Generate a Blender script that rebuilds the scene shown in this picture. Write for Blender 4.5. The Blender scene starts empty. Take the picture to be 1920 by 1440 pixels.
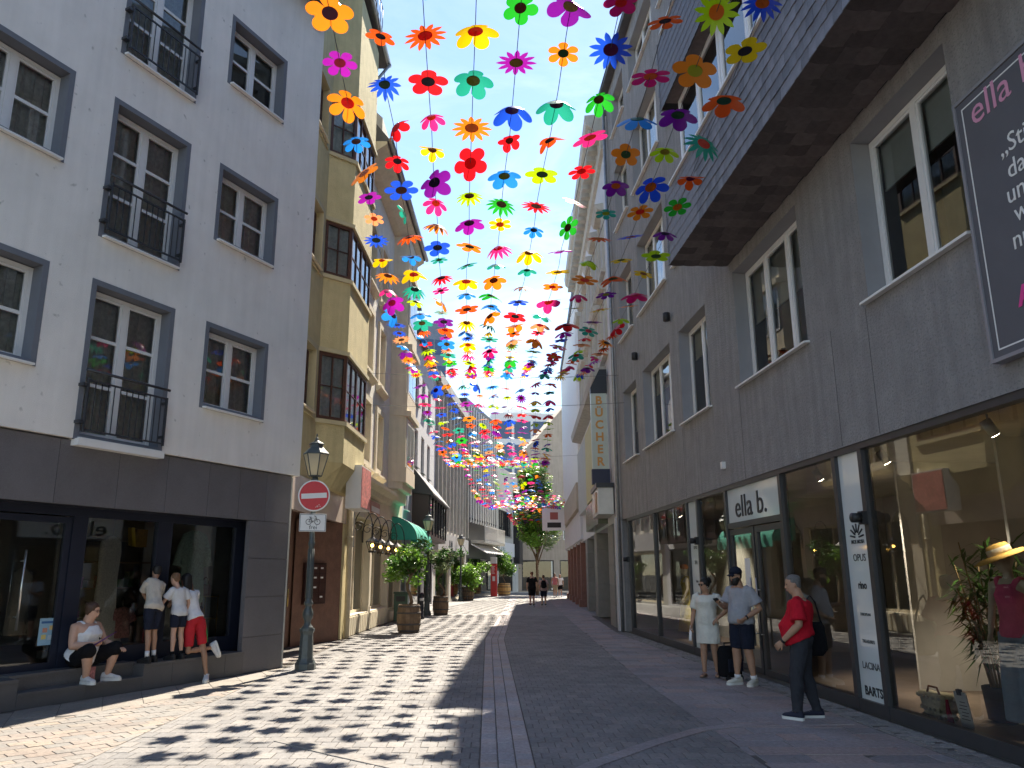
import bpy, bmesh, math, random
from mathutils import Vector, Matrix, noise
R = math.radians
random.seed(7)
sc = bpy.context.scene
COL = sc.collection

# ------------------------------------------------------------------ camera
cam_d = bpy.data.cameras.new('camera')
cam = bpy.data.objects.new('camera', cam_d); COL.objects.link(cam)
cam.location = (0, 0, 1.68)
cam.rotation_euler = (R(90 + 13.53), 0, 0)
cam_d.sensor_fit = 'HORIZONTAL'; cam_d.sensor_width = 36.0
cam_d.lens = 36.0 * 1480 / 1920
cam_d.shift_x = (960 - 915) / 1920
cam_d.clip_end = 2000
sc.camera = cam

# ------------------------------------------------------------------ sky, sun, exposure
SUN_AZ, SUN_EL = R(16.5), R(50)
world = bpy.data.worlds.new('World'); sc.world = world; world.use_nodes = True
wn = world.node_tree.nodes; wl = world.node_tree.links
bg = wn['Background']; bg.inputs['Strength'].default_value = 0.072
sky = wn.new('ShaderNodeTexSky'); sky.sky_type = 'NISHITA'; sky.sun_disc = False
sky.sun_elevation = SUN_EL; sky.sun_rotation = SUN_AZ
sky.air_density = 1.0; sky.dust_density = 0.05; sky.ozone_density = 3.5
# thin white cloud veil, denser towards the horizon
tc = wn.new('ShaderNodeTexCoord'); sep = wn.new('ShaderNodeSeparateXYZ')
wl.new(tc.outputs['Generated'], sep.inputs[0])
mpn = wn.new('ShaderNodeMapping'); mpn.inputs['Scale'].default_value = (1.2, 1.2, 4.0)
wl.new(tc.outputs['Generated'], mpn.inputs['Vector'])
cn = wn.new('ShaderNodeTexNoise'); cn.inputs['Scale'].default_value = 2.6; cn.inputs['Detail'].default_value = 7
cn.inputs['Roughness'].default_value = 0.62; cn.inputs['Distortion'].default_value = 0.6
wl.new(mpn.outputs[0], cn.inputs['Vector'])
cr = wn.new('ShaderNodeValToRGB'); cr.color_ramp.elements[0].position = 0.46; cr.color_ramp.elements[1].position = 0.85
wl.new(cn.outputs['Fac'], cr.inputs[0])
hz = wn.new('ShaderNodeMapRange'); hz.inputs['From Min'].default_value = 0.62; hz.inputs['From Max'].default_value = 0.12
hz.inputs['To Min'].default_value = 0.16; hz.inputs['To Max'].default_value = 0.85
wl.new(sep.outputs['Z'], hz.inputs['Value'])
mul = wn.new('ShaderNodeMath'); mul.operation = 'MULTIPLY'
wl.new(cr.outputs[0], mul.inputs[0]); wl.new(hz.outputs[0], mul.inputs[1])
cmx = wn.new('ShaderNodeMix'); cmx.data_type = 'RGBA'; cmx.inputs['B'].default_value = (6.5, 6.7, 7.0, 1)
wl.new(mul.outputs[0], cmx.inputs['Factor']); wl.new(sky.outputs[0], cmx.inputs['A'])
wl.new(cmx.outputs['Result'], bg.inputs['Color'])

sun_d = bpy.data.lights.new('sun', 'SUN'); sun_d.energy = 3.2; sun_d.angle = R(0.53); sun_d.color = (1.0, 0.95, 0.87)
sun = bpy.data.objects.new('sun', sun_d); COL.objects.link(sun)
sdir = Vector((math.sin(SUN_AZ) * math.cos(SUN_EL), math.cos(SUN_AZ) * math.cos(SUN_EL), math.sin(SUN_EL)))
sun.rotation_euler = sdir.to_track_quat('Z', 'Y').to_euler(); sun.location = (10, 30, 60)

sc.view_settings.view_transform = 'Standard'; sc.view_settings.look = 'None'
sc.view_settings.exposure = 2.1; sc.view_settings.gamma = 1.0; sc.view_settings.use_curve_mapping = False
sc.view_settings.use_white_balance = True; sc.view_settings.white_balance_temperature = 7150
sc.render.engine = 'CYCLES'
cy = sc.cycles
cy.max_bounces = 8; cy.diffuse_bounces = 6; cy.glossy_bounces = 4; cy.transmission_bounces = 6; cy.transparent_max_bounces = 16
cy.caustics_reflective = False; cy.caustics_refractive = False; cy.use_denoising = True
cy.sample_clamp_indirect = 8.0

# ------------------------------------------------------------------ materials
MATS = {}
def nodes_of(m):
    m.use_nodes = True
    return m.node_tree.nodes, m.node_tree.links, m.node_tree.nodes['Principled BSDF']
def mat(name, col, rough=0.7, var=0.0, scale=6.0, bump=0.0, bscale=60.0, metal=0.0, spec=0.4, speck=None, speck_amt=0.5, speck_scale=120.0, speck_lo=0.52, coord='Object', streak=0.0, obj_var=0.0, emit=None, hue=None):
    """plain procedural surface: base colour with noise variation, optional speckle, streaks and bump"""
    if name in MATS: return MATS[name]
    m = bpy.data.materials.new(name); n, l, b = nodes_of(m)
    b.inputs['Roughness'].default_value = rough; b.inputs['Metallic'].default_value = metal
    b.inputs['Specular IOR Level'].default_value = spec
    c4 = (col[0], col[1], col[2], 1)
    b.inputs['Base Color'].default_value = c4
    t = n.new('ShaderNodeTexCoord'); out = None
    def noise_node(s, d=4, rg=0.6):
        q = n.new('ShaderNodeTexNoise'); q.inputs['Scale'].default_value = s; q.inputs['Detail'].default_value = d; q.inputs['Roughness'].default_value = rg
        l.new(t.outputs[coord], q.inputs['Vector']); return q
    def mult(prev, facsock, lo, hi):
        mr = n.new('ShaderNodeMapRange'); mr.inputs['From Min'].default_value = 0.3; mr.inputs['From Max'].default_value = 0.7
        mr.inputs['To Min'].default_value = lo; mr.inputs['To Max'].default_value = hi
        l.new(facsock, mr.inputs['Value'])
        mx = n.new('ShaderNodeMix'); mx.data_type = 'RGBA'; mx.blend_type = 'MULTIPLY'; mx.inputs['Factor'].default_value = 1.0
        if prev is None: mx.inputs['A'].default_value = c4
        else: l.new(prev, mx.inputs['A'])
        cb = n.new('ShaderNodeCombineColor')
        for k in range(3): l.new(mr.outputs[0], cb.inputs[k])
        l.new(cb.outputs[0], mx.inputs['B']); return mx.outputs['Result']
    if var > 0: out = mult(out, noise_node(scale).outputs['Fac'], 1 - var, 1 + var)
    if obj_var > 0:
        oi = n.new('ShaderNodeObjectInfo'); mr0 = n.new('ShaderNodeMath'); mr0.operation = 'MULTIPLY_ADD'
        mr0.inputs[1].default_value = 0.4; mr0.inputs[2].default_value = 0.3
        l.new(oi.outputs['Random'], mr0.inputs[0]); out = mult(out, mr0.outputs[0], 1 - obj_var, 1 + obj_var)
    if hue is not None:
        oi = n.new('ShaderNodeObjectInfo'); mh = n.new('ShaderNodeMix'); mh.data_type = 'RGBA'
        wn2 = n.new('ShaderNodeTexWhiteNoise'); wn2.noise_dimensions = '1D'; l.new(oi.outputs['Random'], wn2.inputs['W'])
        l.new(wn2.outputs['Value'], mh.inputs['Factor'])
        if out is None: mh.inputs['A'].default_value = c4
        else: l.new(out, mh.inputs['A'])
        mh.inputs['B'].default_value = (*hue, 1); out = mh.outputs['Result']
    if streak > 0:
        mp = n.new('ShaderNodeMapping'); mp.inputs['Scale'].default_value = (3.0, 3.0, 0.22); l.new(t.outputs[coord], mp.inputs['Vector'])
        q = n.new('ShaderNodeTexNoise'); q.inputs['Scale'].default_value = 2.2; q.inputs['Detail'].default_value = 6; l.new(mp.outputs[0], q.inputs['Vector'])
        out = mult(out, q.outputs['Fac'], 1 - streak, 1 + streak * 0.5)
    if speck is not None:
        q = noise_node(speck_scale, 2, 0.5)
        rp = n.new('ShaderNodeValToRGB'); rp.color_ramp.elements[0].position = speck_lo; rp.color_ramp.elements[1].position = speck_lo + 0.1
        l.new(q.outputs['Fac'], rp.inputs[0])
        ml = n.new('ShaderNodeMath'); ml.operation = 'MULTIPLY'; ml.inputs[1].default_value = speck_amt; l.new(rp.outputs[0], ml.inputs[0])
        mx = n.new('ShaderNodeMix'); mx.data_type = 'RGBA'; l.new(ml.outputs[0], mx.inputs['Factor'])
        if out is None: mx.inputs['A'].default_value = c4
        else: l.new(out, mx.inputs['A'])
        mx.inputs['B'].default_value = (*speck, 1); out = mx.outputs['Result']
    if out is not None: l.new(out, b.inputs['Base Color'])
    if bump > 0:
        q = noise_node(bscale, 5, 0.65)
        bp = n.new('ShaderNodeBump'); bp.inputs['Strength'].default_value = bump; bp.inputs['Distance'].default_value = 0.02
        l.new(q.outputs['Fac'], bp.inputs['Height']); l.new(bp.outputs[0], b.inputs['Normal'])
    if emit:
        b.inputs['Emission Color'].default_value = (*emit[:3], 1); b.inputs['Emission Strength'].default_value = emit[3]
    MATS[name] = m; return m
def glass_mat(name, tint=(0.86, 0.92, 0.9), ior=1.55, rough=0.0, dirt=0.0):
    if name in MATS: return MATS[name]
    m = bpy.data.materials.new(name); m.use_nodes = True; n = m.node_tree.nodes; l = m.node_tree.links
    n.remove(n['Principled BSDF']); o = n['Material Output']
    tr = n.new('ShaderNodeBsdfTransparent'); tr.inputs[0].default_value = (*tint, 1)
    gl = n.new('ShaderNodeBsdfGlossy'); gl.inputs['Roughness'].default_value = rough; gl.inputs['Color'].default_value = (0.95, 0.97, 0.97, 1)
    # float glass is never perfectly flat: a slow waviness bends the reflections
    t = n.new('ShaderNodeTexCoord'); q = n.new('ShaderNodeTexNoise'); q.inputs['Scale'].default_value = 0.9; q.inputs['Detail'].default_value = 1
    l.new(t.outputs['Object'], q.inputs['Vector'])
    bp = n.new('ShaderNodeBump'); bp.inputs['Strength'].default_value = 0.012; bp.inputs['Distance'].default_value = 0.05
    l.new(q.outputs['Fac'], bp.inputs['Height']); l.new(bp.outputs[0], gl.inputs['Normal'])
    fr = n.new('ShaderNodeFresnel'); fr.inputs['IOR'].default_value = ior
    mx = n.new('ShaderNodeMixShader'); l.new(fr.outputs[0], mx.inputs[0]); l.new(tr.outputs[0], mx.inputs[1]); l.new(gl.outputs[0], mx.inputs[2])
    l.new(mx.outputs[0], o.inputs['Surface']); MATS[name] = m; return m
def petal_mat(name, col):
    if name in MATS: return MATS[name]
    m = bpy.data.materials.new(name); m.use_nodes = True; n = m.node_tree.nodes; l = m.node_tree.links
    b = n['Principled BSDF']; b.inputs['Base Color'].default_value = (*col, 1); b.inputs['Roughness'].default_value = 0.35; b.inputs['Specular IOR Level'].default_value = 0.5
    tr = n.new('ShaderNodeBsdfTranslucent'); tr.inputs[0].default_value = (*[min(1, c * 1.05) for c in col], 1)
    mx = n.new('ShaderNodeMixShader'); mx.inputs[0].default_value = 0.5
    l.new(b.outputs[0], mx.inputs[1]); l.new(tr.outputs[0], mx.inputs[2]); l.new(mx.outputs[0], n['Material Output'].inputs['Surface'])
    MATS[name] = m; return m

# ------------------------------------------------------------------ mesh helpers
class MB:
    """collects faces; build() links them as ONE mesh object"""
    def __init__(s, flip=1): s.v = []; s.f = []; s.o = flip; s.sm = []; s.M = None
    def add(s, vs, fs, smooth=False):
        k = len(s.v)
        for p in vs:
            p = Vector(p)
            if s.M is not None: p = s.M @ p
            s.v.append((p.x, s.o * p.y, p.z))
        for f in fs: s.f.append([k + i for i in f]); s.sm.append(smooth)
        return s
    def box(s, x0, x1, y0, y1, z0, z1):
        if x0 > x1: x0, x1 = x1, x0
        if y0 > y1: y0, y1 = y1, y0
        if z0 > z1: z0, z1 = z1, z0
        return s.add([(x0,y0,z0),(x1,y0,z0),(x1,y1,z0),(x0,y1,z0),(x0,y0,z1),(x1,y0,z1),(x1,y1,z1),(x0,y1,z1)],
              [(0,3,2,1),(4,5,6,7),(0,1,5,4),(1,2,6,5),(2,3,7,6),(3,0,4,7)])
    def quad(s, a, b, c, d): return s.add([a, b, c, d], [(0,1,2,3)])
    def prism(s, poly, axis, a, b):
        """extrude a 2-D polygon along an axis: axis 'x' poly=(y,z), 'y' poly=(x,z), 'z' poly=(x,y)"""
        def P(p, t): return {'x': (t, p[0], p[1]), 'y': (p[0], t, p[1]), 'z': (p[0], p[1], t)}[axis]
        n = len(poly); vs = [P(p, a) for p in poly] + [P(p, b) for p in poly]
        fs = [tuple(range(n)), tuple(range(2*n-1, n-1, -1))] + [(i, i+n, (i+1) % n + n, (i+1) % n) for i in range(n)]
        return s.add(vs, fs)
    def tube(s, pts, r, seg=8, caps=True, smooth=True):
        pts = [Vector(p) for p in pts]; rs = r if isinstance(r, (list, tuple)) else [r] * len(pts)
        vs = []; up = None
        for i, p in enumerate(pts):
            d = (pts[min(i+1, len(pts)-1)] - pts[max(i-1, 0)]).normalized()
            if up is None: up = Vector((0, 0, 1)) if abs(d.z) < 0.9 else Vector((1, 0, 0))
            a = d.cross(up)
            if a.length < 1e-4: a = d.cross(Vector((0, 1, 0.3)))
            a.normalize(); b = a.cross(d).normalized(); up = b
            for k in range(seg):
                t = 2 * math.pi * k / seg; vs.append(p + a * (math.cos(t) * rs[i]) + b * (math.sin(t) * rs[i]))
        fs = []
        for i in range(len(pts)-1):
            for k in range(seg): fs.append((i*seg+k, i*seg+(k+1) % seg, (i+1)*seg+(k+1) % seg, (i+1)*seg+k))
        if caps: fs.append(tuple(range(seg-1, -1, -1))); fs.append(tuple((len(pts)-1)*seg+k for k in range(seg)))
        return s.add(vs, fs, smooth)
    def lathe(s, prof, seg=16, c=(0,0,0), smooth=True, ang=0.0, sx=1.0, sy=1.0):
        vs = []; c = Vector(c)
        for (r, z) in prof:
            for k in range(seg):
                t = 2*math.pi*k/seg + ang; vs.append((c.x + r*math.cos(t)*sx, c.y + r*math.sin(t)*sy, c.z + z))
        fs = []
        for i in range(len(prof)-1):
            for k in range(seg): fs.append((i*seg+k, i*seg+(k+1) % seg, (i+1)*seg+(k+1) % seg, (i+1)*seg+k))
        fs.append(tuple(range(seg-1, -1, -1))); fs.append(tuple((len(prof)-1)*seg+k for k in range(seg)))
        return s.add(vs, fs, smooth)
    def ball(s, c, r, seg=12, rings=8, sx=1, sy=1, sz=1):
        prof = [(max(1e-4, math.sin(math.pi*i/rings))*r, -math.cos(math.pi*i/rings)*r*sz) for i in range(rings+1)]
        return s.lathe(prof, seg, c, True, 0, sx, sy)
    def loft(s, secs, lat=(1,0,0), seg=14, caps=True):
        """secs: (centre, half width along lat, half depth); rings are square to the path"""
        vs = []; n = len(secs); lat = Vector(lat)
        for i, q in enumerate(secs):
            p, a, b = Vector(q[0]), q[1], q[2]
            d = (Vector(secs[min(i+1, n-1)][0]) - Vector(secs[max(i-1, 0)][0])).normalized()
            u = lat - d * lat.dot(d)
            if u.length < 1e-3: u = d.orthogonal()
            u.normalize(); w = d.cross(u).normalized()
            for k in range(seg):
                t = 2*math.pi*k/seg; vs.append(p + u*(math.cos(t)*a) + w*(math.sin(t)*b))
        fs = []
        for i in range(n-1):
            for k in range(seg): fs.append((i*seg+k, i*seg+(k+1) % seg, (i+1)*seg+(k+1) % seg, (i+1)*seg+k))
        if caps: fs.append(tuple(range(seg-1, -1, -1))); fs.append(tuple((n-1)*seg+k for k in range(seg)))
        return s.add(vs, fs, True)
    def mesh(s, name, recalc=True):
        me = bpy.data.meshes.new(name); me.from_pydata([tuple(p) for p in s.v], [], s.f)
        me.polygons.foreach_set('use_smooth', s.sm)
        if recalc:
            bm = bmesh.new(); bm.from_mesh(me); bmesh.ops.recalc_face_normals(bm, faces=bm.faces); bm.to_mesh(me); bm.free()
        me.update(); return me
    def build(s, name, m, parent=None, recalc=True, remesh=0.0, smooth_it=0, bevel=0.0):
        me = s.mesh(name, recalc); me.materials.append(m)
        o = link(name, me, parent)
        if remesh > 0:
            md = o.modifiers.new('r', 'REMESH'); md.mode = 'VOXEL'; md.voxel_size = remesh; md.use_smooth_shade = True
            if smooth_it: ms = o.modifiers.new('s', 'SMOOTH'); ms.iterations = smooth_it; ms.factor = 0.5
            bake(o)
        if bevel > 0:
            mb_ = o.modifiers.new('b', 'BEVEL'); mb_.width = bevel; mb_.segments = 2; mb_.limit_method = 'ANGLE'
        return o
def wrinkle(o, amp=0.006, k=(13, 13, 5)):
    me = o.data; me.update(); off = Vector((sum(ord(c_) for c_ in o.parent.name) % 97, 3, 7)) if o.parent else Vector((0, 0, 0))
    nr = [v.normal.copy() for v in me.vertices]
    for v, n_ in zip(me.vertices, nr):
        p = Vector((v.co.x*k[0], v.co.y*k[1], v.co.z*k[2])) + off; v.co += n_ * amp * (noise.noise(p) + 0.5*noise.noise(p*2.1))
    me.update(); return o
def bake(o):
    dg = bpy.context.evaluated_depsgraph_get(); old = o.data
    me = bpy.data.meshes.new_from_object(o.evaluated_get(dg)); o.modifiers.clear()
    if not me.materials: me.materials.append(old.materials[0])
    o.data = me; me.name = old.name
def link(name, data, parent=None):
    o = bpy.data.objects.new(name, data); COL.objects.link(o)
    if parent is not None: o.parent = parent
    return o
def thing(name, label, cat, loc=(0,0,0), rz=0.0, group=None):
    o = link(name, None); o.location = loc; o.rotation_euler = (0, 0, rz); o.empty_display_size = 0.2
    return tag(o, label, cat, group)
def tag(o, label=None, cat=None, group=None, kind=None):
    if label: o['label'] = label
    if cat: o['category'] = cat
    if group: o['group'] = group
    if kind: o['kind'] = kind
    return o
def place(o, loc, rz=0.0): o.location = loc; o.rotation_euler = (0, 0, rz); return o
def text_mesh(name, body, size, m, parent, origin, xdir, zdir, depth=0.004, align='LEFT', space=1.0, shear=0.0, weight=0.0, squash=1.0):
    """lettering as a thin mesh: origin = baseline start, xdir = reading direction, zdir = up of the letters"""
    cu = bpy.data.curves.new(name, 'FONT'); cu.body = body; cu.size = size; cu.extrude = depth; cu.align_x = align
    cu.space_character = space; cu.shear = shear; cu.offset = weight; cu.resolution_u = 3
    t = bpy.data.objects.new('tmp', cu); COL.objects.link(t)
    dg = bpy.context.evaluated_depsgraph_get(); me = bpy.data.meshes.new_from_object(t.evaluated_get(dg))
    bpy.data.objects.remove(t); bpy.data.curves.remove(cu)
    x = Vector(xdir).normalized(); z = Vector(zdir).normalized(); y = z.cross(x) * -1
    nrm = x.cross(z)
    M = Matrix((( x.x*squash, z.x, nrm.x, origin[0]), (x.y*squash, z.y, nrm.y, origin[1]), (x.z*squash, z.z, nrm.z, origin[2]), (0,0,0,1)))
    me.transform(M); me.name = name; me.materials.clear(); me.materials.append(m)
    return link(name, me, parent)
def clone(o, parent=None, name=None):
    c = o.copy(); COL.objects.link(c); c.parent = parent
    for ch in o.children: clone(ch, c)
    return c

# ------------------------------------------------------------------ material library
white_render = mat('white_render', (0.89, 0.865, 0.82), 0.9, 0.06, 1.2, 0.5, 90, streak=0.055, speck=(0.36, 0.35, 0.32), speck_amt=0.6, speck_scale=7, speck_lo=0.67)
grey_surround = mat('grey_surround', (0.17, 0.185, 0.215), 0.8, 0.06, 3, 0.1, 120)
upvc = mat('white_plastic', (0.78, 0.78, 0.77), 0.35, 0.03, 4)
granite = mat('dark_granite', (0.13, 0.124, 0.132), 0.38, 0.12, 2.0, 0.05, 200, speck=(0.26, 0.255, 0.26), speck_amt=0.55, speck_scale=170, obj_var=0.10)
granite_step = mat('granite_step', (0.10, 0.098, 0.10), 0.5, 0.12, 2.0, 0.05, 200, speck=(0.2, 0.19, 0.19), speck_amt=0.5, speck_scale=170)
dark_metal = mat('dark_metal', (0.035, 0.038, 0.045), 0.45, 0.1, 8, metal=0.3)
rail_metal = mat('rail_metal', (0.06, 0.065, 0.075), 0.45, 0.1, 20, metal=0.4)
steel = mat('brushed_steel', (0.55, 0.54, 0.5), 0.28, 0.05, 30, metal=0.9)
grey_render = mat('grey_render', (0.312, 0.303, 0.3), 0.92, 0.1, 3.0, 1.4, 30, streak=0.18, speck=(0.17, 0.17, 0.178), speck_amt=0.55, speck_scale=34, speck_lo=0.55)
grey_smooth = mat('grey_smooth', (0.3, 0.303, 0.318), 0.9, 0.05, 3.0)
slate_m = mat('slate', (0.15, 0.15, 0.17), 0.6, 0.16, 9, 0.25, 40, obj_var=0.28)
slate_brown = mat('slate_brown', (0.11, 0.092, 0.092), 0.65, 0.2, 9, 0.25, 40, obj_var=0.35)
slate_back = mat('slate_shadow_gap', (0.02, 0.02, 0.022), 0.9)
yellow_render = mat('yellow_render', (0.58, 0.5, 0.28), 0.95, 0.1, 2.5, 1.0, 34, streak=0.10)
yellow_trim = mat('yellow_trim', (0.5, 0.44, 0.28), 0.9, 0.06, 5, 0.2, 60)
brown_wood = mat('brown_window_wood', (0.09, 0.042, 0.03), 0.45, 0.2, 12)
cream_render = mat('cream_render', (0.7, 0.63, 0.5), 0.9, 0.06, 2, 0.25, 60, streak=0.12)
cream_trim = mat('cream_trim', (0.66, 0.59, 0.45), 0.85, 0.06, 3, 0.15, 50, streak=0.10)
offwhite_render = mat('offwhite_rough', (0.7, 0.68, 0.62), 0.95, 0.08, 2, 0.8, 40, streak=0.08)
blue_render = mat('blue_grey_render', (0.34, 0.39, 0.46), 0.9, 0.06, 2, 0.3, 60)
pale_render = mat('pale_grey_render', (0.62, 0.62, 0.64), 0.9, 0.05, 2, 0.2, 60, streak=0.06)
stone_grey = mat('grey_stone', (0.42, 0.41, 0.38), 0.9, 0.12, 2, 0.3, 40, streak=0.15)
stone_light = mat('light_stone', (0.56, 0.54, 0.48), 0.9, 0.1, 2, 0.25, 40, streak=0.12)
beige_render = mat('beige_render', (0.46, 0.39, 0.31), 0.95, 0.1, 1.0, 0.3, 20, streak=0.12)
black_panel = mat('black_panel', (0.022, 0.024, 0.03), 0.35, 0.1, 3)
roof_dark = mat('roof_slate', (0.09, 0.09, 0.1), 0.7, 0.2, 3, 0.3, 20)
zinc = mat('zinc_pipe', (0.32, 0.33, 0.34), 0.42, 0.15, 8, metal=0.55)
cream_pipe = mat('painted_pipe', (0.52, 0.45, 0.32), 0.6, 0.08, 8)
brown_tile = mat('brown_mosaic', (0.2, 0.105, 0.075), 0.55, 0.2, 5, 0.2, 140, speck=(0.32, 0.19, 0.14), speck_amt=0.6, speck_scale=90)
white_paint = mat('white_paint', (0.8, 0.8, 0.78), 0.5, 0.03, 5)
red_paint = mat('sign_red', (0.62, 0.02, 0.03), 0.35, 0.06, 20)
black_paint = mat('black_paint', (0.02, 0.02, 0.022), 0.5)
awning_green = mat('awning_green', (0.035, 0.36, 0.27), 0.8, 0.08, 4, 0.1, 30)
pane_upper = glass_mat('window_glass', (0.93, 0.96, 0.95), 1.7)
pane_shop = glass_mat('shop_glass', (0.93, 0.96, 0.95), 1.95)
pane_dark = glass_mat('tinted_glass', (0.45, 0.5, 0.52), 1.7)
curtain_m = mat('net_curtain', (0.8, 0.81, 0.77), 0.95, 0.2, 14)
blind_m = mat('roller_blind', (0.48, 0.5, 0.44), 0.9, 0.05, 4)
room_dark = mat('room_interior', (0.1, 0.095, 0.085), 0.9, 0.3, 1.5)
room_mid = mat('shop_interior', (0.5, 0.48, 0.44), 0.9, 0.15, 1.2)
room_floor = mat('shop_floor', (0.16, 0.12, 0.09), 0.5, 0.15, 3)
bark = mat('bark', (0.16, 0.11, 0.07), 0.9, 0.3, 12, 0.6, 30)
leaf_a = petal_mat('leaf_light', (0.15, 0.3, 0.04)); leaf_b = petal_mat('leaf_dark', (0.055, 0.14, 0.03)); leaf_c = petal_mat('leaf_olive', (0.2, 0.26, 0.12))
barrel_wood = mat('barrel_wood', (0.2, 0.135, 0.085), 0.8, 0.25, 7, 0.4, 30, obj_var=0.18)
iron_band = mat('iron_band', (0.1, 0.09, 0.085), 0.6, 0.2, 20, metal=0.5)
lamp_iron = mat('cast_iron_grey', (0.085, 0.1, 0.1), 0.42, 0.12, 20, 0.1, 80, metal=0.2)
lamp_glass = petal_mat('lantern_glass', (0.72, 0.66, 0.5))
bulb_warm = mat('warm_bulb', (0.9, 0.6, 0.2), 0.5, emit=(1.0, 0.55, 0.12, 6.0))
# people
def skin(nm, c): return mat('skin_' + nm, c, 0.55, 0.05, 30)
skin_a = skin('fair', (0.56, 0.33, 0.235)); skin_b = skin('tan', (0.42, 0.235, 0.15)); skin_c = skin('brown', (0.36, 0.2, 0.125))
def cloth(nm, c, b=0.5, bs=18): return mat('cloth_' + nm, c, 0.95, 0.09, 9, b*1.6, bs, spec=0.1)
# ================================================================== GROUND
def paver_mat(name, cols, rough=0.75, bump=0.25, amt=0.22):
    """stone pieces: every piece its own tone (per object and per loose piece), fine grain, soft dirt"""
    m = bpy.data.materials.new(name); n, l, b = nodes_of(m)
    oi = n.new('ShaderNodeObjectInfo'); ge = n.new('ShaderNodeNewGeometry'); ad = n.new('ShaderNodeMath'); ad.operation = 'ADD'
    l.new(oi.outputs['Random'], ad.inputs[0]); l.new(ge.outputs['Random Per Island'], ad.inputs[1])
    fr = n.new('ShaderNodeMath'); fr.operation = 'FRACT'; l.new(ad.outputs[0], fr.inputs[0])
    rp = n.new('ShaderNodeValToRGB'); rp.color_ramp.interpolation = 'LINEAR'
    el = rp.color_ramp.elements
    while len(el) < len(cols): el.new(0.5)
    for i, c in enumerate(cols): el[i].position = i / max(1, len(cols) - 1); el[i].color = (*c, 1)
    l.new(fr.outputs[0], rp.inputs[0])
    tcn = n.new('ShaderNodeTexCoord')
    def nz(s, d): 
        q = n.new('ShaderNodeTexNoise'); q.inputs['Scale'].default_value = s; q.inputs['Detail'].default_value = d; q.inputs['Roughness'].default_value = 0.65
        l.new(ge.outputs['Position'], q.inputs['Vector']); return q
    prev = rp.outputs[0]
    for (s, d, a) in ((0.7, 5, amt), (22, 4, amt), (160, 2, amt * 0.8)):
        q = nz(s, d); mr = n.new('ShaderNodeMapRange'); mr.inputs['From Min'].default_value = 0.3; mr.inputs['From Max'].default_value = 0.7
        mr.inputs['To Min'].default_value = 1 - a; mr.inputs['To Max'].default_value = 1 + a; l.new(q.outputs['Fac'], mr.inputs['Value'])
        mx = n.new('ShaderNodeVectorMath'); mx.operation = 'SCALE'; l.new(prev, mx.inputs[0]); l.new(mr.outputs[0], mx.inputs['Scale']); prev = mx.outputs[0]
    l.new(prev, b.inputs['Base Color']); b.inputs['Roughness'].default_value = rough; b.inputs['Specular IOR Level'].default_value = 0.3
    q = nz(70, 5); bp = n.new('ShaderNodeBump'); bp.inputs['Strength'].default_value = bump; bp.inputs['Distance'].default_value = 0.01
    l.new(q.outputs['Fac'], bp.inputs['Height']); l.new(bp.outputs[0], b.inputs['Normal'])
    return m
road_stone = paver_mat('road_paver_stone', [(0.19, 0.183, 0.18), (0.22, 0.21, 0.203), (0.175, 0.171, 0.171), (0.245, 0.23, 0.217)])
pink_stone = paver_mat('pink_paver_stone', [(0.235, 0.2, 0.18), (0.2, 0.195, 0.188), (0.26, 0.212, 0.182), (0.21, 0.202, 0.192), (0.275, 0.228, 0.188)])
slab_stone = paver_mat('facade_slab_stone', [(0.24, 0.22, 0.19), (0.225, 0.2, 0.18), (0.255, 0.235, 0.205)])
red_slab = paver_mat('reddish_slab_stone', [(0.31, 0.26, 0.25), (0.27, 0.25, 0.255), (0.33, 0.26, 0.24), (0.29, 0.27, 0.275), (0.23, 0.21, 0.212)])
gutter_stone = paver_mat('gutter_stone', [(0.36, 0.335, 0.345), (0.4, 0.35, 0.34), (0.34, 0.335, 0.35), (0.4, 0.32, 0.28)])
sett_stone = paver_mat('sett_stone', [(0.2, 0.19, 0.18), (0.28, 0.26, 0.24), (0.24, 0.23, 0.22)])
joint_sand = mat('joint_sand', (0.11, 0.1, 0.09), 0.95, 0.2, 8, 0.3, 60)
far_paving = bpy.data.materials.new('far_paving')
def _fp():
    n, l, b = nodes_of(far_paving)
    ge = n.new('ShaderNodeNewGeometry'); mp = n.new('ShaderNodeMapping'); l.new(ge.outputs['Position'], mp.inputs['Vector'])
    br = n.new('ShaderNodeTexBrick'); br.inputs['Scale'].default_value = 1.0; br.inputs['Brick Width'].default_value = 0.34; br.inputs['Row Height'].default_value = 0.25
    br.inputs['Mortar Size'].default_value = 0.008; br.inputs['Color1'].default_value = (0.21, 0.205, 0.2, 1); br.inputs['Color2'].default_value = (0.25, 0.24, 0.23, 1); br.inputs['Mortar'].default_value = (0.15, 0.14, 0.13, 1)
    l.new(mp.outputs[0], br.inputs['Vector']); l.new(br.outputs[0], b.inputs['Base Color']); b.inputs['Roughness'].default_value = 0.8
_fp()
def sheet(name, poly, z, m):
    return tag(MB().add([(x, y, z) for x, y in poly], [tuple(range(len(poly)))]).build(name, m), kind='structure')
sheet('ground', [(-600, -300), (600, -300), (600, 900), (-600, 900)], -0.06, joint_sand)

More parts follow.
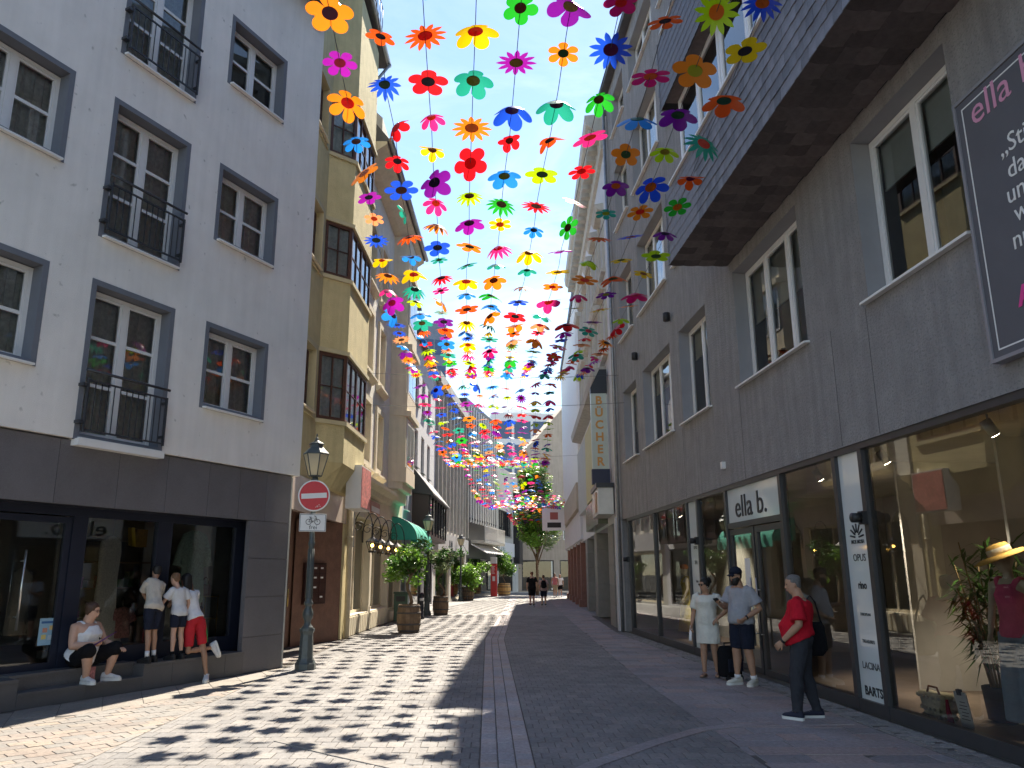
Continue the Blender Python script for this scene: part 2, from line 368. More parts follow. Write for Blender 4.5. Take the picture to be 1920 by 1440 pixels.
def clip(poly, clipper):
    def inside(p, a, b): return (b[0]-a[0])*(p[1]-a[1]) - (b[1]-a[1])*(p[0]-a[0]) >= -1e-9
    def inter(p, q, a, b):
        d1 = (q[0]-p[0], q[1]-p[1]); d2 = (b[0]-a[0], b[1]-a[1]); den = d1[0]*d2[1]-d1[1]*d2[0]
        t = ((a[0]-p[0])*d2[1]-(a[1]-p[1])*d2[0]) / den
        return (p[0]+t*d1[0], p[1]+t*d1[1])
    out = poly
    for i in range(len(clipper)):
        a, b = clipper[i], clipper[(i+1) % len(clipper)]; inp = out; out = []
        for k in range(len(inp)):
            p, q = inp[k-1], inp[k]
            if inside(q, a, b):
                if not inside(p, a, b): out.append(inter(p, q, a, b))
                out.append(q)
            elif inside(p, a, b): out.append(inter(p, q, a, b))
        if len(out) < 3: return []
    return out
def area(p): return 0.5 * sum(p[i-1][0]*p[i][1]-p[i][0]*p[i-1][1] for i in range(len(p)))
def stone(mb, poly, top, joint=0.004, bev=0.003, low=-0.03):
    """one stone: shrunken polygon with chamfered top edge"""
    if area(poly) < 0: poly = poly[::-1]
    n = len(poly)
    def sh(k):
        r = []
        for i in range(n):
            p0, p1, p2 = poly[i-1], poly[i], poly[(i+1) % n]
            e1 = (p1[0]-p0[0], p1[1]-p0[1]); e2 = (p2[0]-p1[0], p2[1]-p1[1]); l1 = math.hypot(*e1) or 1e-6; l2 = math.hypot(*e2) or 1e-6
            n1 = (-e1[1]/l1, e1[0]/l1); n2 = (-e2[1]/l2, e2[0]/l2); m_ = (n1[0]+n2[0], n1[1]+n2[1]); q_ = max(0.35, 1 + n1[0]*n2[0] + n1[1]*n2[1])
            r.append((p1[0] + m_[0]*k/q_, p1[1] + m_[1]*k/q_))
        return r
    a, b = sh(joint), sh(joint + bev)
    vs = [(x, y, low) for x, y in a] + [(x, y, top - bev*0.7) for x, y in a] + [(x, y, top) for x, y in b]
    fs = [(i, (i+1) % n, n+(i+1) % n, n+i) for i in range(n)] + [(n+i, n+(i+1) % n, 2*n+(i+1) % n, 2*n+i) for i in range(n)] + [tuple(range(2*n, 3*n))]
    mb.add(vs, fs)
def pave(parent, piece, poly, m, w, l, ang=0.0, org=(0, 0), maxn=300, z=0.0, stagger=0.5, jit=0.0025, rest='paving_field', lvar=0.0, wfun=None, seed=1, cut=True):
    rnd = random.Random(seed)
    if area(poly) < 0: poly = poly[::-1]
    ca, sa = math.cos(ang), math.sin(ang)
    loc = [((x-org[0])*ca + (y-org[1])*sa, -(x-org[0])*sa + (y-org[1])*ca) for x, y in poly]
    x0, x1 = min(p[0] for p in loc), max(p[0] for p in loc); y0, y1 = min(p[1] for p in loc), max(p[1] for p in loc)
    out = []; j = math.floor(y0 / l); 
    while j * l < y1:
        off = (stagger * w * (j % 2)) if stagger else 0
        x = math.floor(x0 / w) * w - w + off + (rnd.uniform(-0.3, 0.3) * w * lvar)
        while x < x1:
            ww = w * (1 + rnd.uniform(-lvar, lvar))
            q = [(x, j*l), (x+ww, j*l), (x+ww, j*l+l), (x, j*l+l)]; x += ww
            q = [(a*ca - b*sa + org[0], a*sa + b*ca + org[1]) for a, b in q]
            c = clip(q, poly)
            if len(c) >= 3 and area(c) > 0.12 * w * l: out.append(c)
        j += 1
    out.sort(key=lambda c: sum(p[0]**2 + p[1]**2 for p in c) / len(c))
    # nearest pieces the picture shows (in front of the camera) are objects of their own
    vis = [c for c in out if all(p[1] > 6.2 for p in c)]
    near = set(id(c) for c in vis[:maxn])
    field = MB()
    for c in out:
        top = z + rnd.uniform(-jit, jit)
        if id(c) in near:
            mb = MB(); cx = sum(p[0] for p in c)/len(c); cyy = sum(p[1] for p in c)/len(c)
            stone(mb, [(p[0]-cx, p[1]-cyy) for p in c], 0.0); o = mb.build(piece, m, parent, recalc=False); o.location = (cx, cyy, top); o.rotation_euler = (rnd.gauss(0, 0.004), rnd.gauss(0, 0.004), 0)
        else: stone(field, c, top)
    if field.f: tag(field.build(rest, m, parent, recalc=False), kind='stuff')

def bend(y): return 0.0 if y < 22 else 0.045 * (y - 22)
road = sheet('road', [(-4.3, 3), (2.6, 3), (3.4, 42), (7.0, 80), (-6.0, 80), (-4.3, 30)], -0.0055, joint_sand)
far = sheet('far_road', [(-4.2, 34), (5.2, 34), (8.4, 120), (-6.0, 120)], -0.0030, far_paving)
YB = 34.2
for (ya, yb, k) in ((3.4, 14, 300), (14, 22, 0), (22, YB, 0)):
    xl = lambda y: -3.72 if y < 20 else -3.72 + 0.03 * (y - 20)
    xr = lambda y: 2.5 + 0.033 * max(0, y - 14)
    pave(road, 'paver', [(xl(ya), ya), (-0.08 + bend(ya), ya), (-0.08 + bend(yb), yb), (xl(yb), yb)], road_stone, 0.17, 0.25, maxn=k, seed=2 + int(ya))
    pave(road, 'paver', [(0.43 + bend(ya), ya), (xr(ya), ya), (xr(yb), yb), (0.43 + bend(yb), yb)], road_stone, 0.17, 0.25, maxn=k, seed=3 + int(ya))
gut = sheet('gutter', [(-0.08, 3), (0.43, 3), (0.43, 22), (0.43 + bend(80), 80), (-0.08 + bend(80), 80), (-0.08, 22)], -0.016, joint_sand)
for k in range(3):
    rnd = random.Random(40 + k); y = 3.5; field = MB(); nn = 0
    xa, xb = -0.075 + 0.167*k, -0.075 + 0.167*(k+1)
    while y < 60:
        L = rnd.uniform(0.17, 0.34)
        c = [(xa + bend(y), y), (xb + bend(y), y), (xb + bend(y+L), y+L), (xa + bend(y+L), y+L)]
        z = (-0.001 if k == 1 else 0.002) + rnd.uniform(-0.002, 0.002)
        if y > 6.2 and nn < 95:
            mb = MB(); cx, cyy = (xa+xb)/2 + bend(y), y+L/2
            stone(mb, [(p[0]-cx, p[1]-cyy) for p in c], 0.0, 0.005, 0.008); o = mb.build('gutter_stone', gutter_stone, gut, recalc=False); o.location = (cx, cyy, z); nn += 1
        else: stone(field, c, z, 0.005, 0.008)
        y += L
    tag(field.build('gutter_row', gutter_stone, gut, recalc=False), kind='stuff')
# pale bands of slabs laid diagonally across the road
band = sheet('paving_band', [(0.35, 6.6), (0.5, 6.4), (2.9, 9.62), (2.7, 9.74)], -0.006, joint_sand)
def band_path(pts, w, nmax, m, parent, z):
    for (a, b) in zip(pts, pts[1:]):
        a = Vector(a); b = Vector(b); d = (b-a); L = d.length; d.normalize(); nrm = Vector((-d.y, d.x)); k = max(1, round(L / 0.36))
        for i in range(k):
            p, q = a + d*(L*i/k), a + d*(L*(i+1)/k)
            c = [p - nrm*w/2, q - nrm*w/2, q + nrm*w/2, p + nrm*w/2]; cen = (p+q)/2
            mb = MB(); stone(mb, [((v-cen).x, (v-cen).y) for v in c], 0.0, 0.003, 0.004, -0.012); o = mb.build('band_slab', m, parent, recalc=False); o.location = (cen.x, cen.y, z)
band_path([(0.45, 6.9), (0.95, 7.75), (1.7, 8.7), (2.35, 9.4), (2.75, 9.62), (3.3, 9.72), (4.2, 9.78)], 0.17, 99, red_slab, band, 0.0085)
band_path([(-2.15, 8.85), (-1.5, 8.25), (-0.9, 7.75), (-0.3, 7.2)], 0.2, 99, pink_stone, band, 0.0085)
# right pavement: big reddish slabs, and setts along the shopfront
pav = sheet('right_pavement', [(2.4, 3), (5.0, 3), (4.15, 25), (5.6, 60), (3.9, 60), (2.6, 14)], -0.0050, joint_sand)
for (ya, yb, k) in ((3.4, 14, 300), (14, 24.4, 0), (24.4, YB, 0)):
    fx = lambda y: 4.52 - 0.0345 * (y - 3.4) if y < 24.5 else 3.8 + 0.05 * (y - 24.4)
    pave(pav, 'slab', [(xr(ya), ya), (fx(ya), ya), (fx(yb), yb), (xr(yb), yb)], red_slab, 0.52, 0.34, maxn=k, lvar=0.3, seed=5 + int(ya), jit=0.004)
sett = sheet('sett_strip', [(4.5, 3), (5.1, 3), (4.2, 25), (3.8, 25)], -0.0090, joint_sand)
pave(sett, 'sett', [(4.54, 3.4), (4.92, 3.4), (4.16, 24.4), (3.8, 24.4)], sett_stone, 0.1, 0.1, ang=R(2.1), maxn=280, lvar=0.2, seed=6, jit=0.006)
pave(pav, 'slab', [(3.17, YB), (4.4, YB), (5.4, 54), (4.0, 54)], red_slab, 0.5, 0.34, maxn=0, lvar=0.3, seed=7, rest='far_slabs')
# left pavement: slabs laid on the diagonal by the shop steps, then pinkish pavers
LE = Vector((2.24, 4.71)).normalized(); LN = Vector((LE.y, -LE.x)); LA = Vector((-6.02, 10.57))
def LP(s, d): v = LA + LE*s + LN*d; return (v.x, v.y)
lpv = sheet('left_pavement', [LP(-9, -0.6), LP(-9, 4.4), (-3.7, 4), (-3.7, 15), (-3.72, 30), (-5.2, 30), (-5.2, 17.5), LP(5.3, -0.6)], -0.0045, joint_sand)
pave(lpv, 'slab', [LP(-7, 0.0), LP(-7, 1.0), (-3.73, 13.06), (-3.73, 15.38)], slab_stone, 0.5, 0.5, ang=R(64.6 - 40), maxn=90, stagger=0, seed=8)
pave(lpv, 'paver', [LP(-7, 1.0), LP(-7, 2.6), (-3.73, 4.6), (-3.73, 13.06)], pink_stone, 0.25, 0.17, ang=R(64.6 - 22), maxn=300, seed=9, jit=0.003)
pave(lpv, 'paver', [(-5.1, 16.5), (-3.73, 15.5), (-3.73, 21), (-3.4, 30), (-3.6, 30), (-4.0, 21)], pink_stone, 0.25, 0.17, maxn=0, seed=10, rest='far_pavers')
# ================================================================== BUILDING KIT (local frame: x along the front, d out to the street, z up)
class Front:
    def __init__(s, name, label, a, b, out_left, cat='building', group=None):
        a = Vector((a[0], a[1])); b = Vector((b[0], b[1])); e = (b-a); s.L = e.length; e.normalize()
        s.o = 1 if out_left else -1; s.e = e; s.n = Vector((-e.y, e.x)) * s.o; s.a = a
        s.t = thing(name, label, cat, (a.x, a.y, 0), math.atan2(e.y, e.x), group)
    def mb(s): return MB(s.o)
    def w(s, x, d, z=0): v = s.a + s.e*x + s.n*d; return Vector((v.x, v.y, z))
def wall_faces(mb, s0, s1, z0, z1, ops, d=0.0, reveal=0.0):
    xs = sorted(set([s0, s1] + [v for o in ops for v in o[:2] if s0 < v < s1])); zs = sorted(set([z0, z1] + [v for o in ops for v in o[2:4] if z0 < v < z1]))
    for i in range(len(xs)-1):
        run = None
        for j in range(len(zs)-1):
            cx, cz = (xs[i]+xs[i+1])/2, (zs[j]+zs[j+1])/2
            if any(o[0] < cx < o[1] and o[2] < cz < o[3] for o in ops):
                if run is not None: mb.quad((xs[i], d, run), (xs[i+1], d, run), (xs[i+1], d, zs[j]), (xs[i], d, zs[j])); run = None
            elif run is None: run = zs[j]
        if run is not None: mb.quad((xs[i], d, run), (xs[i+1], d, run), (xs[i+1], d, z1), (xs[i], d, z1))
    if reveal:
        for (a, b, c, e) in [o[:4] for o in ops]:
            mb.quad((a, d, c), (a, d-reveal, c), (a, d-reveal, e), (a, d, e)); mb.quad((b, d, c), (b, d, e), (b, d-reveal, e), (b, d-reveal, c))
            mb.quad((a, d, e), (a, d-reveal, e), (b, d-reveal, e), (b, d, e)); mb.quad((a, d, c), (b, d, c), (b, d-reveal, c), (a, d-reveal, c))
def hull(mb, s0, s1, z0, z1, depth, d=0.0):
    """sides, back and top behind a front so that the block throws a solid shadow"""
    mb.quad((s0, d, z0), (s0, d, z1), (s0, d-depth, z1), (s0, d-depth, z0)); mb.quad((s1, d, z0), (s1, d-depth, z0), (s1, d-depth, z1), (s1, d, z1))
    mb.quad((s0, d-depth, z0), (s0, d-depth, z1), (s1, d-depth, z1), (s1, d-depth, z0)); mb.quad((s0, d, z1), (s1, d, z1), (s1, d-depth, z1), (s0, d-depth, z1))
def ring(mb, s0, s1, z0, z1, w, d0, d1):
    mb.box(s0, s1, d0, d1, z0, z0+w); mb.box(s0, s1, d0, d1, z1-w, z1); mb.box(s0, s0+w, d0, d1, z0+w, z1-w); mb.box(s1-w, s1, d0, d1, z0+w, z1-w)
def glass(f, parent, s0, s1, z0, z1, d, m=None, name='pane'):
    q = [(s0, d, z0), (s0, d, z1), (s1, d, z1), (s1, d, z0)]
    if f.o < 0: q = q[::-1]
    mb = f.mb(); mb.add(q, [(0,1,2,3)]); return mb.build(name, m or pane_upper, parent, recalc=False)
def window(f, s0, s1, z0, z1, d, cols=2, rows=(0.5,), fm=None, gm=None, fw=0.055, mull=0.09, sill=True, sillw=None, curtain='net', room=0.8, part='window', bars=0.05, sill_m=None, roomm=None, parent=None):
    """frame with its panes; the frame's outer face lies at d"""
    fm = fm or upvc; rnd = random.Random(int(s0*977 + z0*131))
    fr = f.mb(); ring(fr, s0, s1, z0, z1, fw, d-0.07, d)
    inner = (s1 - s0 - 2*fw - mull*(cols-1)) / cols
    for c in range(1, cols): x = s0 + fw + inner*c + mull*(c-1); fr.box(x, x+mull, d-0.065, d+0.006, z0+fw, z1-fw)
    zz = [z0+fw] + [z0 + (z1-z0)*r for r in rows] + [z1-fw]
    cells = []
    for c in range(cols):
        a = s0 + fw + (inner+mull)*c; b = a + inner
        # casement rim
        ring(fr, a+0.004, b-0.004, z0+fw+0.004, z1-fw-0.004, 0.035, d-0.055, d-0.006)
        for r in range(len(zz)-1):
            lo = zz[r] + (bars/2 if r else 0.035); hi = zz[r+1] - (bars/2 if r < len(zz)-2 else 0.035)
            if r: fr.box(a+0.035, b-0.035, d-0.05, d-0.008, zz[r]-bars/2, zz[r]+bars/2)
            cells.append((a+0.035, b-0.035, lo, hi))
    o = fr.build(part, fm, parent or f.t)
    for (a, b, lo, hi) in cells: glass(f, o, a, b, lo, hi, d-0.03, gm)
    if sill:
        sm = f.mb(); w0, w1 = sillw or (s0, s1)
        rch = max(0.24, 0.09 - d); sm.prism([(d-0.02, z0+0.0), (d+rch, z0-0.035), (d+rch, z0-0.065), (d-0.02, z0-0.04)], 'x', w0, w1); sm.build('sill', sill_m or white_paint, o)
    if room:
        rm = f.mb(); e = d-0.09; k = e-room
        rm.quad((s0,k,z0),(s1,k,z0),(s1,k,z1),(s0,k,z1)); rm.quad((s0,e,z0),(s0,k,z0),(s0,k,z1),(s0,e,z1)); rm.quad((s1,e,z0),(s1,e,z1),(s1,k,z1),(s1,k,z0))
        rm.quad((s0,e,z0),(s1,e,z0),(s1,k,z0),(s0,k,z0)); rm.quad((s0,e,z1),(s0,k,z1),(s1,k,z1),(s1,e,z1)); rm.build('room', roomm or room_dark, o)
    if curtain == 'net':
        mid = s0 + (s1-s0)*rnd.uniform(0.4, 0.6); gap = rnd.choice((0.0, 0.03, 0.12))
        for (a, b) in ((s0+0.03, mid-gap), (mid+gap, s1-0.03)):
            cu = f.mb(); n = 14; dd = d-0.13
            for i in range(n):
                xa, xb = a+(b-a)*i/n, a+(b-a)*(i+1)/n; ya, yb = dd+0.03*math.sin(i*1.9), dd+0.03*math.sin((i+1)*1.9)
                cu.quad((xa, ya, z0+0.03), (xb, yb, z0+0.03), (xb, yb, z1-0.03), (xa, ya, z1-0.03))
            cu.build('curtain', curtain_m, o)
    elif curtain == 'blind':
        bl = f.mb(); h = (z1-z0)*rnd.uniform(0.3, 0.62); bl.box(s0+0.06, s1-0.06, d-0.12, d-0.115, z1-h, z1-0.02); bl.box(s0+0.06, s1-0.06, d-0.13, d-0.105, z1-h-0.03, z1-h); bl.build('blind', blind_m, o)
    return o
def surround(f, parent, s0, s1, z0, z1, w, d, depth, m, lip=0.008):
    mb = f.mb(); ring(mb, s0, s1, z0, z1, w, d-0.02, d+lip)
    a, b, c, e = s0+w, s1-w, z0+w, z1-w; k = d-depth; g = d-0.02
    mb.quad((a,g,c),(a,k,c),(a,k,e),(a,g,e)); mb.quad((b,g,c),(b,g,e),(b,k,e),(b,k,c)); mb.quad((a,g,e),(a,k,e),(b,k,e),(b,g,e)); mb.quad((a,g,c),(b,g,c),(b,k,c),(a,k,c))
    return mb.build('surround', m, parent)

# ================================================================== WHITE CORNER BUILDING, left foreground
F = Front('white_building', 'white rendered corner building with grey window surrounds over a dark granite shop', LP(0, 0), LP(5, 0), False)
SE = 5.42                       # far corner
cols_ = [(-1.85, -0.26, 0), (0.43, 2.0, 1), (2.69, 4.28, 0)]
tops = [(5.93, 4.41, 3.53), (8.945, 7.45, 6.6), (12.07, 10.6, 9.74)]
ops = []
for (a, b, fr_) in cols_:
    for (t, zb, zf) in tops: ops.append((a, b, zf if fr_ else zb, t))
ops += [(-5.2, -3.6, zb, t) for (t, zb, zf) in tops]
w = F.mb(); wall_faces(w, -9, SE, 3.54, 14.0, [(o[0]+0.02, o[1]-0.02, o[2]+0.02, o[3]-0.02) for o in ops])
w.quad((SE, 0, 3.54), (SE, -7, 3.54), (SE, -7, 14.0), (SE, 0, 14.0)); w.quad((-9, 0, 3.54), (-9, 0, 14), (-9, -7, 14), (-9, -7, 3.54)); w.quad((-9, -7, 0), (SE, -7, 0), (SE, -7, 14), (-9, -7, 14))
w.quad((-9, 0, 3.54), (SE, 0, 3.54), (SE, -7, 3.54), (-9, -7, 3.54)); w.quad((-9, 0, 14), (SE, 0, 14), (SE, -7, 14), (-9, -7, 14))
w.build('wall', white_render, F.t, recalc=False)
rf = F.mb(); rf.prism([(0.35, 14.0), (0.35, 14.12), (-3.5, 17.4), (-7.3, 14.1), (-7.3, 14.0)], 'x', -9, SE+0.15); rfo = rf.build('roof', roof_dark, F.t)
gt = F.mb(); gt.tube([F_ for F_ in [(-9, 0.42, 14.02), (SE+0.12, 0.42, 14.02)]], 0.075, 10); gt.build('gutter', zinc, rfo)
dp = F.mb(); dp.tube([(5.12, 0.36, 13.98), (5.1, 0.3, 13.72), (5.02, 0.12, 13.5), (5.02, -0.03, 13.45)], 0.06, 10); dp.build('gutter_spout', white_paint, rfo)
def french_rail(f, parent, s0, s1, z0, d):
    mb = f.mb(); zt = z0 + 0.98
    mb.tube([(s0-0.06, d, zt), (s1+0.05, d, zt)], 0.022, 8)
    mb.box(s0-0.02, s1+0.01, d-0.012, d+0.012, zt-0.16, zt-0.135); mb.box(s0-0.02, s1+0.01, d-0.012, d+0.012, z0+0.1, z0+0.125)
    mb.box(s0-0.03, s0-0.005, d-0.02, d+0.02, z0+0.08, zt-0.13); mb.box(s1-0.01, s1+0.015, d-0.02, d+0.02, z0+0.08, zt-0.13)
    n = 13
    for i in range(1, n): x = s0 + (s1-s0)*i/n; mb.box(x-0.006, x+0.006, d-0.006, d+0.006, z0+0.125, zt-0.16)
    for z in (z0+0.22, zt-0.22):
        mb.box(s0-0.1, s0-0.01, 0.0, d+0.01, z-0.022, z+0.022); mb.box(s1-0.01, s1+0.02, 0.0, d+0.01, z-0.022, z+0.022)
    return mb.build('balcony_railing', rail_metal, parent)
for (a, b, isf) in cols_ + [(-5.2, -3.6, 0)]:
    for k, (t, zb, zf) in enumerate(tops):
        z0 = zf if isf else zb; i0, i1, j0, j1 = a+0.085, b-0.085, z0+0.06, t-0.1
        o = window(F, i0, i1, j0, j1, -0.2, 2, (0.36, 0.68) if isf else (0.5,), fw=0.06, mull=0.1, sill=True, sillw=(i0-0.02, i1+0.02), curtain='net' if (isf or k != 2) else 'blind')
        surround(F, o, a, b, z0, t, 0.085, 0.0, 0.28, grey_surround)
        if isf: french_rail(F, o, i0, i1, z0+0.02, 0.1)
        if isf and k == 0: F.mb().box(i0-0.06, i1+0.06, -0.1, 0.1, z0-0.09, z0+0.01).build('door_sill', white_paint, o)
# granite shop front: each panel a piece of its own
GD = -0.06
grp = F.mb(); grp.box(-9, 5.26, GD-0.09, GD-0.03, 2.62, 3.52); grp.box(4.19, 5.26, GD-0.09, GD-0.03, 0, 2.62); 
grp.quad((5.26, GD-0.03, 0), (5.26, -7, 0), (5.26, -7, 3.54), (5.26, GD-0.03, 3.54)); cladding = grp.build('granite_cladding', granite, F.t)
def panel(s0, s1, z0, z1, d0=GD-0.03, d1=GD, m=granite, j=0.004, par=None):
    mb = F.mb(); mb.box(s0+j, s1-j, d0, d1, z0+j, z1-j); return mb.build('granite_panel', m, par or cladding)
for i, x in enumerate([-8.7, -7.7, -6.7, -5.7, -4.7, -3.7, -2.7, -1.7, -0.7, 0.3, 1.3, 2.22, 3.12, 3.86, 4.56]):
    x1 = [-7.7, -6.7, -5.7, -4.7, -3.7, -2.7, -1.7, -0.7, 0.3, 1.3, 2.22, 3.12, 3.86, 4.56, 5.26][i]; panel(x, x1, 2.62, 3.52)
for (z0, z1) in ((0, 0.6), (0.6, 1.28), (1.28, 1.95), (1.95, 2.62)): panel(4.19, 5.26, z0, z1)
# far flank of the corner, seen as a thin pale edge
F.mb().box(5.265, 5.3, -6, GD+0.005, 0, 3.53).build('corner_trim', stone_light, F.t)
# ledge and steps
stp = F.mb(); stp.box(2.06, 4.19, -0.62, -0.03, 0, 0.34); stp.box(-9, 0.1, -0.62, -0.03, 0, 0.34); stp.box(0.1, 2.06, -0.62, -0.22, 0, 0.36); steps = stp.build('step_core', granite_step, F.t)
for (x, x1) in ((2.06, 2.62), (2.62, 3.25), (3.25, 3.75), (3.75, 4.19)):
    panel(x, x1, 0, 0.335, -0.03, 0.0, granite_step, 0.003, steps); 
for (x, x1) in ((2.06, 3.1), (3.1, 4.19), (-4, -2), (-2, 0.1)):
    mb = F.mb(); mb.box(x+0.002, x1-0.002, -0.62, 0.012, 0.335, 0.375); mb.build('ledge_slab', granite_step, steps)
for (x, x1) in ((-4, -2.6), (-2.6, -1.2), (-1.2, 0.1)): panel(x, x1, 0, 0.335, -0.03, 0.0, granite_step, 0.003, steps)
for (x, x1) in ((0.1, 1.1), (1.1, 2.06)):
    F.mb().box(x+0.002, x1-0.002, -0.22, 0.0, 0.0, 0.165).build('step_block', granite_step, steps); F.mb().box(x+0.002, x1-0.002, -0.24, 0.015, 0.165, 0.2).build('step_tread', granite_step, steps)
    F.mb().box(x+0.002, x1-0.002, -0.62, -0.2, 0.36, 0.4).build('ledge_slab', granite_step, steps)
# shop window recess: dark blue-black frames, door at the left, two display windows
navy = mat('navy_frame', (0.018, 0.022, 0.038), 0.4, 0.1, 5)
RD = -0.45
fr = F.mb()
for (a, b) in ((-3.2, -3.0), (0.95, 1.19), (2.5, 2.8), (4.28, 4.5)): fr.box(a, b, RD-0.1, RD, 0.37, 2.62)
fr.box(-3.2, 4.5, RD-0.1, RD+0.004, 2.5, 2.64); fr.box(1.19, 2.5, RD-0.1, RD-0.002, 0.37, 0.62); fr.box(2.8, 4.28, RD-0.1, RD-0.002, 0.37, 0.62); fr.box(-3.0, -0.5, RD-0.1, RD-0.002, 0.37, 0.55); fr.box(-0.6, -0.5, RD-0.1, RD, 0.55, 2.5)
shopf = fr.build('shop_front', navy, F.t)
glass(F, shopf, 1.19, 2.5, 0.62, 2.5, RD-0.05, pane_shop); glass(F, shopf, 2.8, 4.28, 0.62, 2.5, RD-0.05, pane_shop); glass(F, shopf, -3.0, -0.6, 0.55, 2.5, RD-0.05, pane_shop)
dr = F.mb(); ring(dr, -0.48, 0.94, 0.4, 2.48, 0.09, RD-0.09, RD-0.02); door = dr.build('shop_door', navy, F.t)
glass(F, door, -0.39, 0.85, 0.49, 2.39, RD-0.05, pane_shop)
hd = F.mb(); hd.tube([(0.24, RD+0.06, 0.95), (0.24, RD+0.06, 2.0)], 0.016, 8); hd.tube([(0.24, RD+0.06, 1.12), (0.24, RD-0.03, 1.12)], 0.012, 6); hd.tube([(0.24, RD+0.06, 1.85), (0.24, RD-0.03, 1.85)], 0.012, 6); hd.build('door_handle', steel, door)
cheek = F.mb(); cheek.quad((4.5, RD, 0.37), (4.19, GD-0.03, 0.37), (4.19, GD-0.03, 2.62), (4.5, RD, 2.62)); cheek.quad((-9, RD, 2.62), (5, RD, 2.62), (5, GD-0.03, 2.62), (-9, GD-0.03, 2.62)); cheek.build('recess_lining', navy, F.t)
# shop room
rm = F.mb(); k = -3.4
rm.quad((-4, k, 0.3), (5.2, k, 0.3), (5.2, k, 2.9), (-4, k, 2.9)); rm.quad((-4, k, 0.3), (-4, RD-0.1, 0.3), (-4, RD-0.1, 2.9), (-4, k, 2.9)); rm.quad((5.2, k, 0.3), (5.2, k, 2.9), (5.2, RD-0.1, 2.9), (5.2, RD-0.1, 0.3))
rm.quad((-4, k, 2.9), (5.2, k, 2.9), (5.2, RD-0.1, 2.9), (-4, RD-0.1, 2.9)); room1 = rm.build('shop_room', room_mid, F.t)
F.mb().box(-4, 5.2, k, RD-0.1, 0.3, 0.5).build('shop_floor', room_floor, room1)
pgrey = mat('partition_grey', (0.6, 0.6, 0.55), 0.9, 0.1, 4)
F.mb().box(2.8, 4.4, -1.12, -1.08, 0.5, 2.55).build('display_partition', pgrey, room1); F.mb().box(1.2, 1.55, -1.12, -1.08, 0.5, 2.55).build('display_partition', pgrey, room1)
F.mb().box(4.3, 4.34, -1.08, RD-0.1, 0.5, 2.6).build('display_side_panel', pgrey, room1)
F.mb().box(1.1, 4.4, -1.1, RD-0.1, 0.5, 0.6).build('display_plinth', pgrey, room1)
# ================================================================== LEFT ROW beyond the corner
# ---- yellow building with oriel windows
def row_x(y): return -3.9 + 0.04 * (y - 22)
Y_ = Front('yellow_building', 'narrow ochre yellow roughcast building with brown-framed oriel windows beside white corner building', (row_x(15.6), 15.6), (row_x(22.45), 22.45), False)
q = lambda y: y - 15.6
ent = (q(16.2), q(21.6), 0.0, 3.75)
flat = [(q(16.7), q(17.9), z, z+1.5) for z in (5.3, 8.8, 12.2)]
w = Y_.mb(); wall_faces(w, 0, Y_.L, 0, 17.6, [ent] + flat, reveal=0.0); hull(w, 0, Y_.L, 0, 17.6, 8); w.build('wall', yellow_render, Y_.t, recalc=False)
for (a, b, c, e) in flat:
    o = window(Y_, a+0.05, b-0.05, c+0.04, e-0.04, -0.14, 2, (0.5,), fm=brown_wood, sill=True, sill_m=cream_trim, curtain=None)
    surround(Y_, o, a-0.12, b+0.12, c-0.1, e+0.14, 0.13, 0.0, 0.2, yellow_trim, 0.035)
# oriel: chamfered, three storeys
o0, o1, pj, ch = q(18.25), q(21.9), 0.56, 0.56
def oriel_ring(z, grow=0.0): return [(o0-grow, 0.0, z), (o0+ch-grow*0.4, pj+grow, z), (o1-ch+grow*0.4, pj+grow, z), (o1+grow, 0.0, z)]
def oriel_band(mb, z0, z1, g0=0.0, g1=None):
    a, b = oriel_ring(z0, g0), oriel_ring(z1, g0 if g1 is None else g1)
    mb.add(a + b, [(0,1,5,4), (1,2,6,5), (2,3,7,6), (3,2,1,0), (4,5,6,7)])
ob = Y_.mb(); bands = [(4.25, 5.25), (6.95, 8.88), (10.35, 12.2), (13.85, 17.3)]
for (z0, z1) in bands: oriel_band(ob, z0, z1)
a_, b_ = oriel_ring(4.25), [(o0+0.5, 0, 3.7), (o0+0.9, 0.2, 3.7), (o1-0.9, 0.2, 3.7), (o1-0.5, 0, 3.7)]
ob.add(b_ + a_, [(0,1,5,4), (1,2,6,5), (2,3,7,6), (3,2,1,0)])
oriel = ob.build('oriel', yellow_render, Y_.t)
tr = Y_.mb()
for z in (5.2, 6.95, 8.83, 10.35, 12.15, 13.85): oriel_band(tr, z-0.05, z+0.05, 0.06)
tr.build('oriel_sill_band', yellow_trim, oriel)
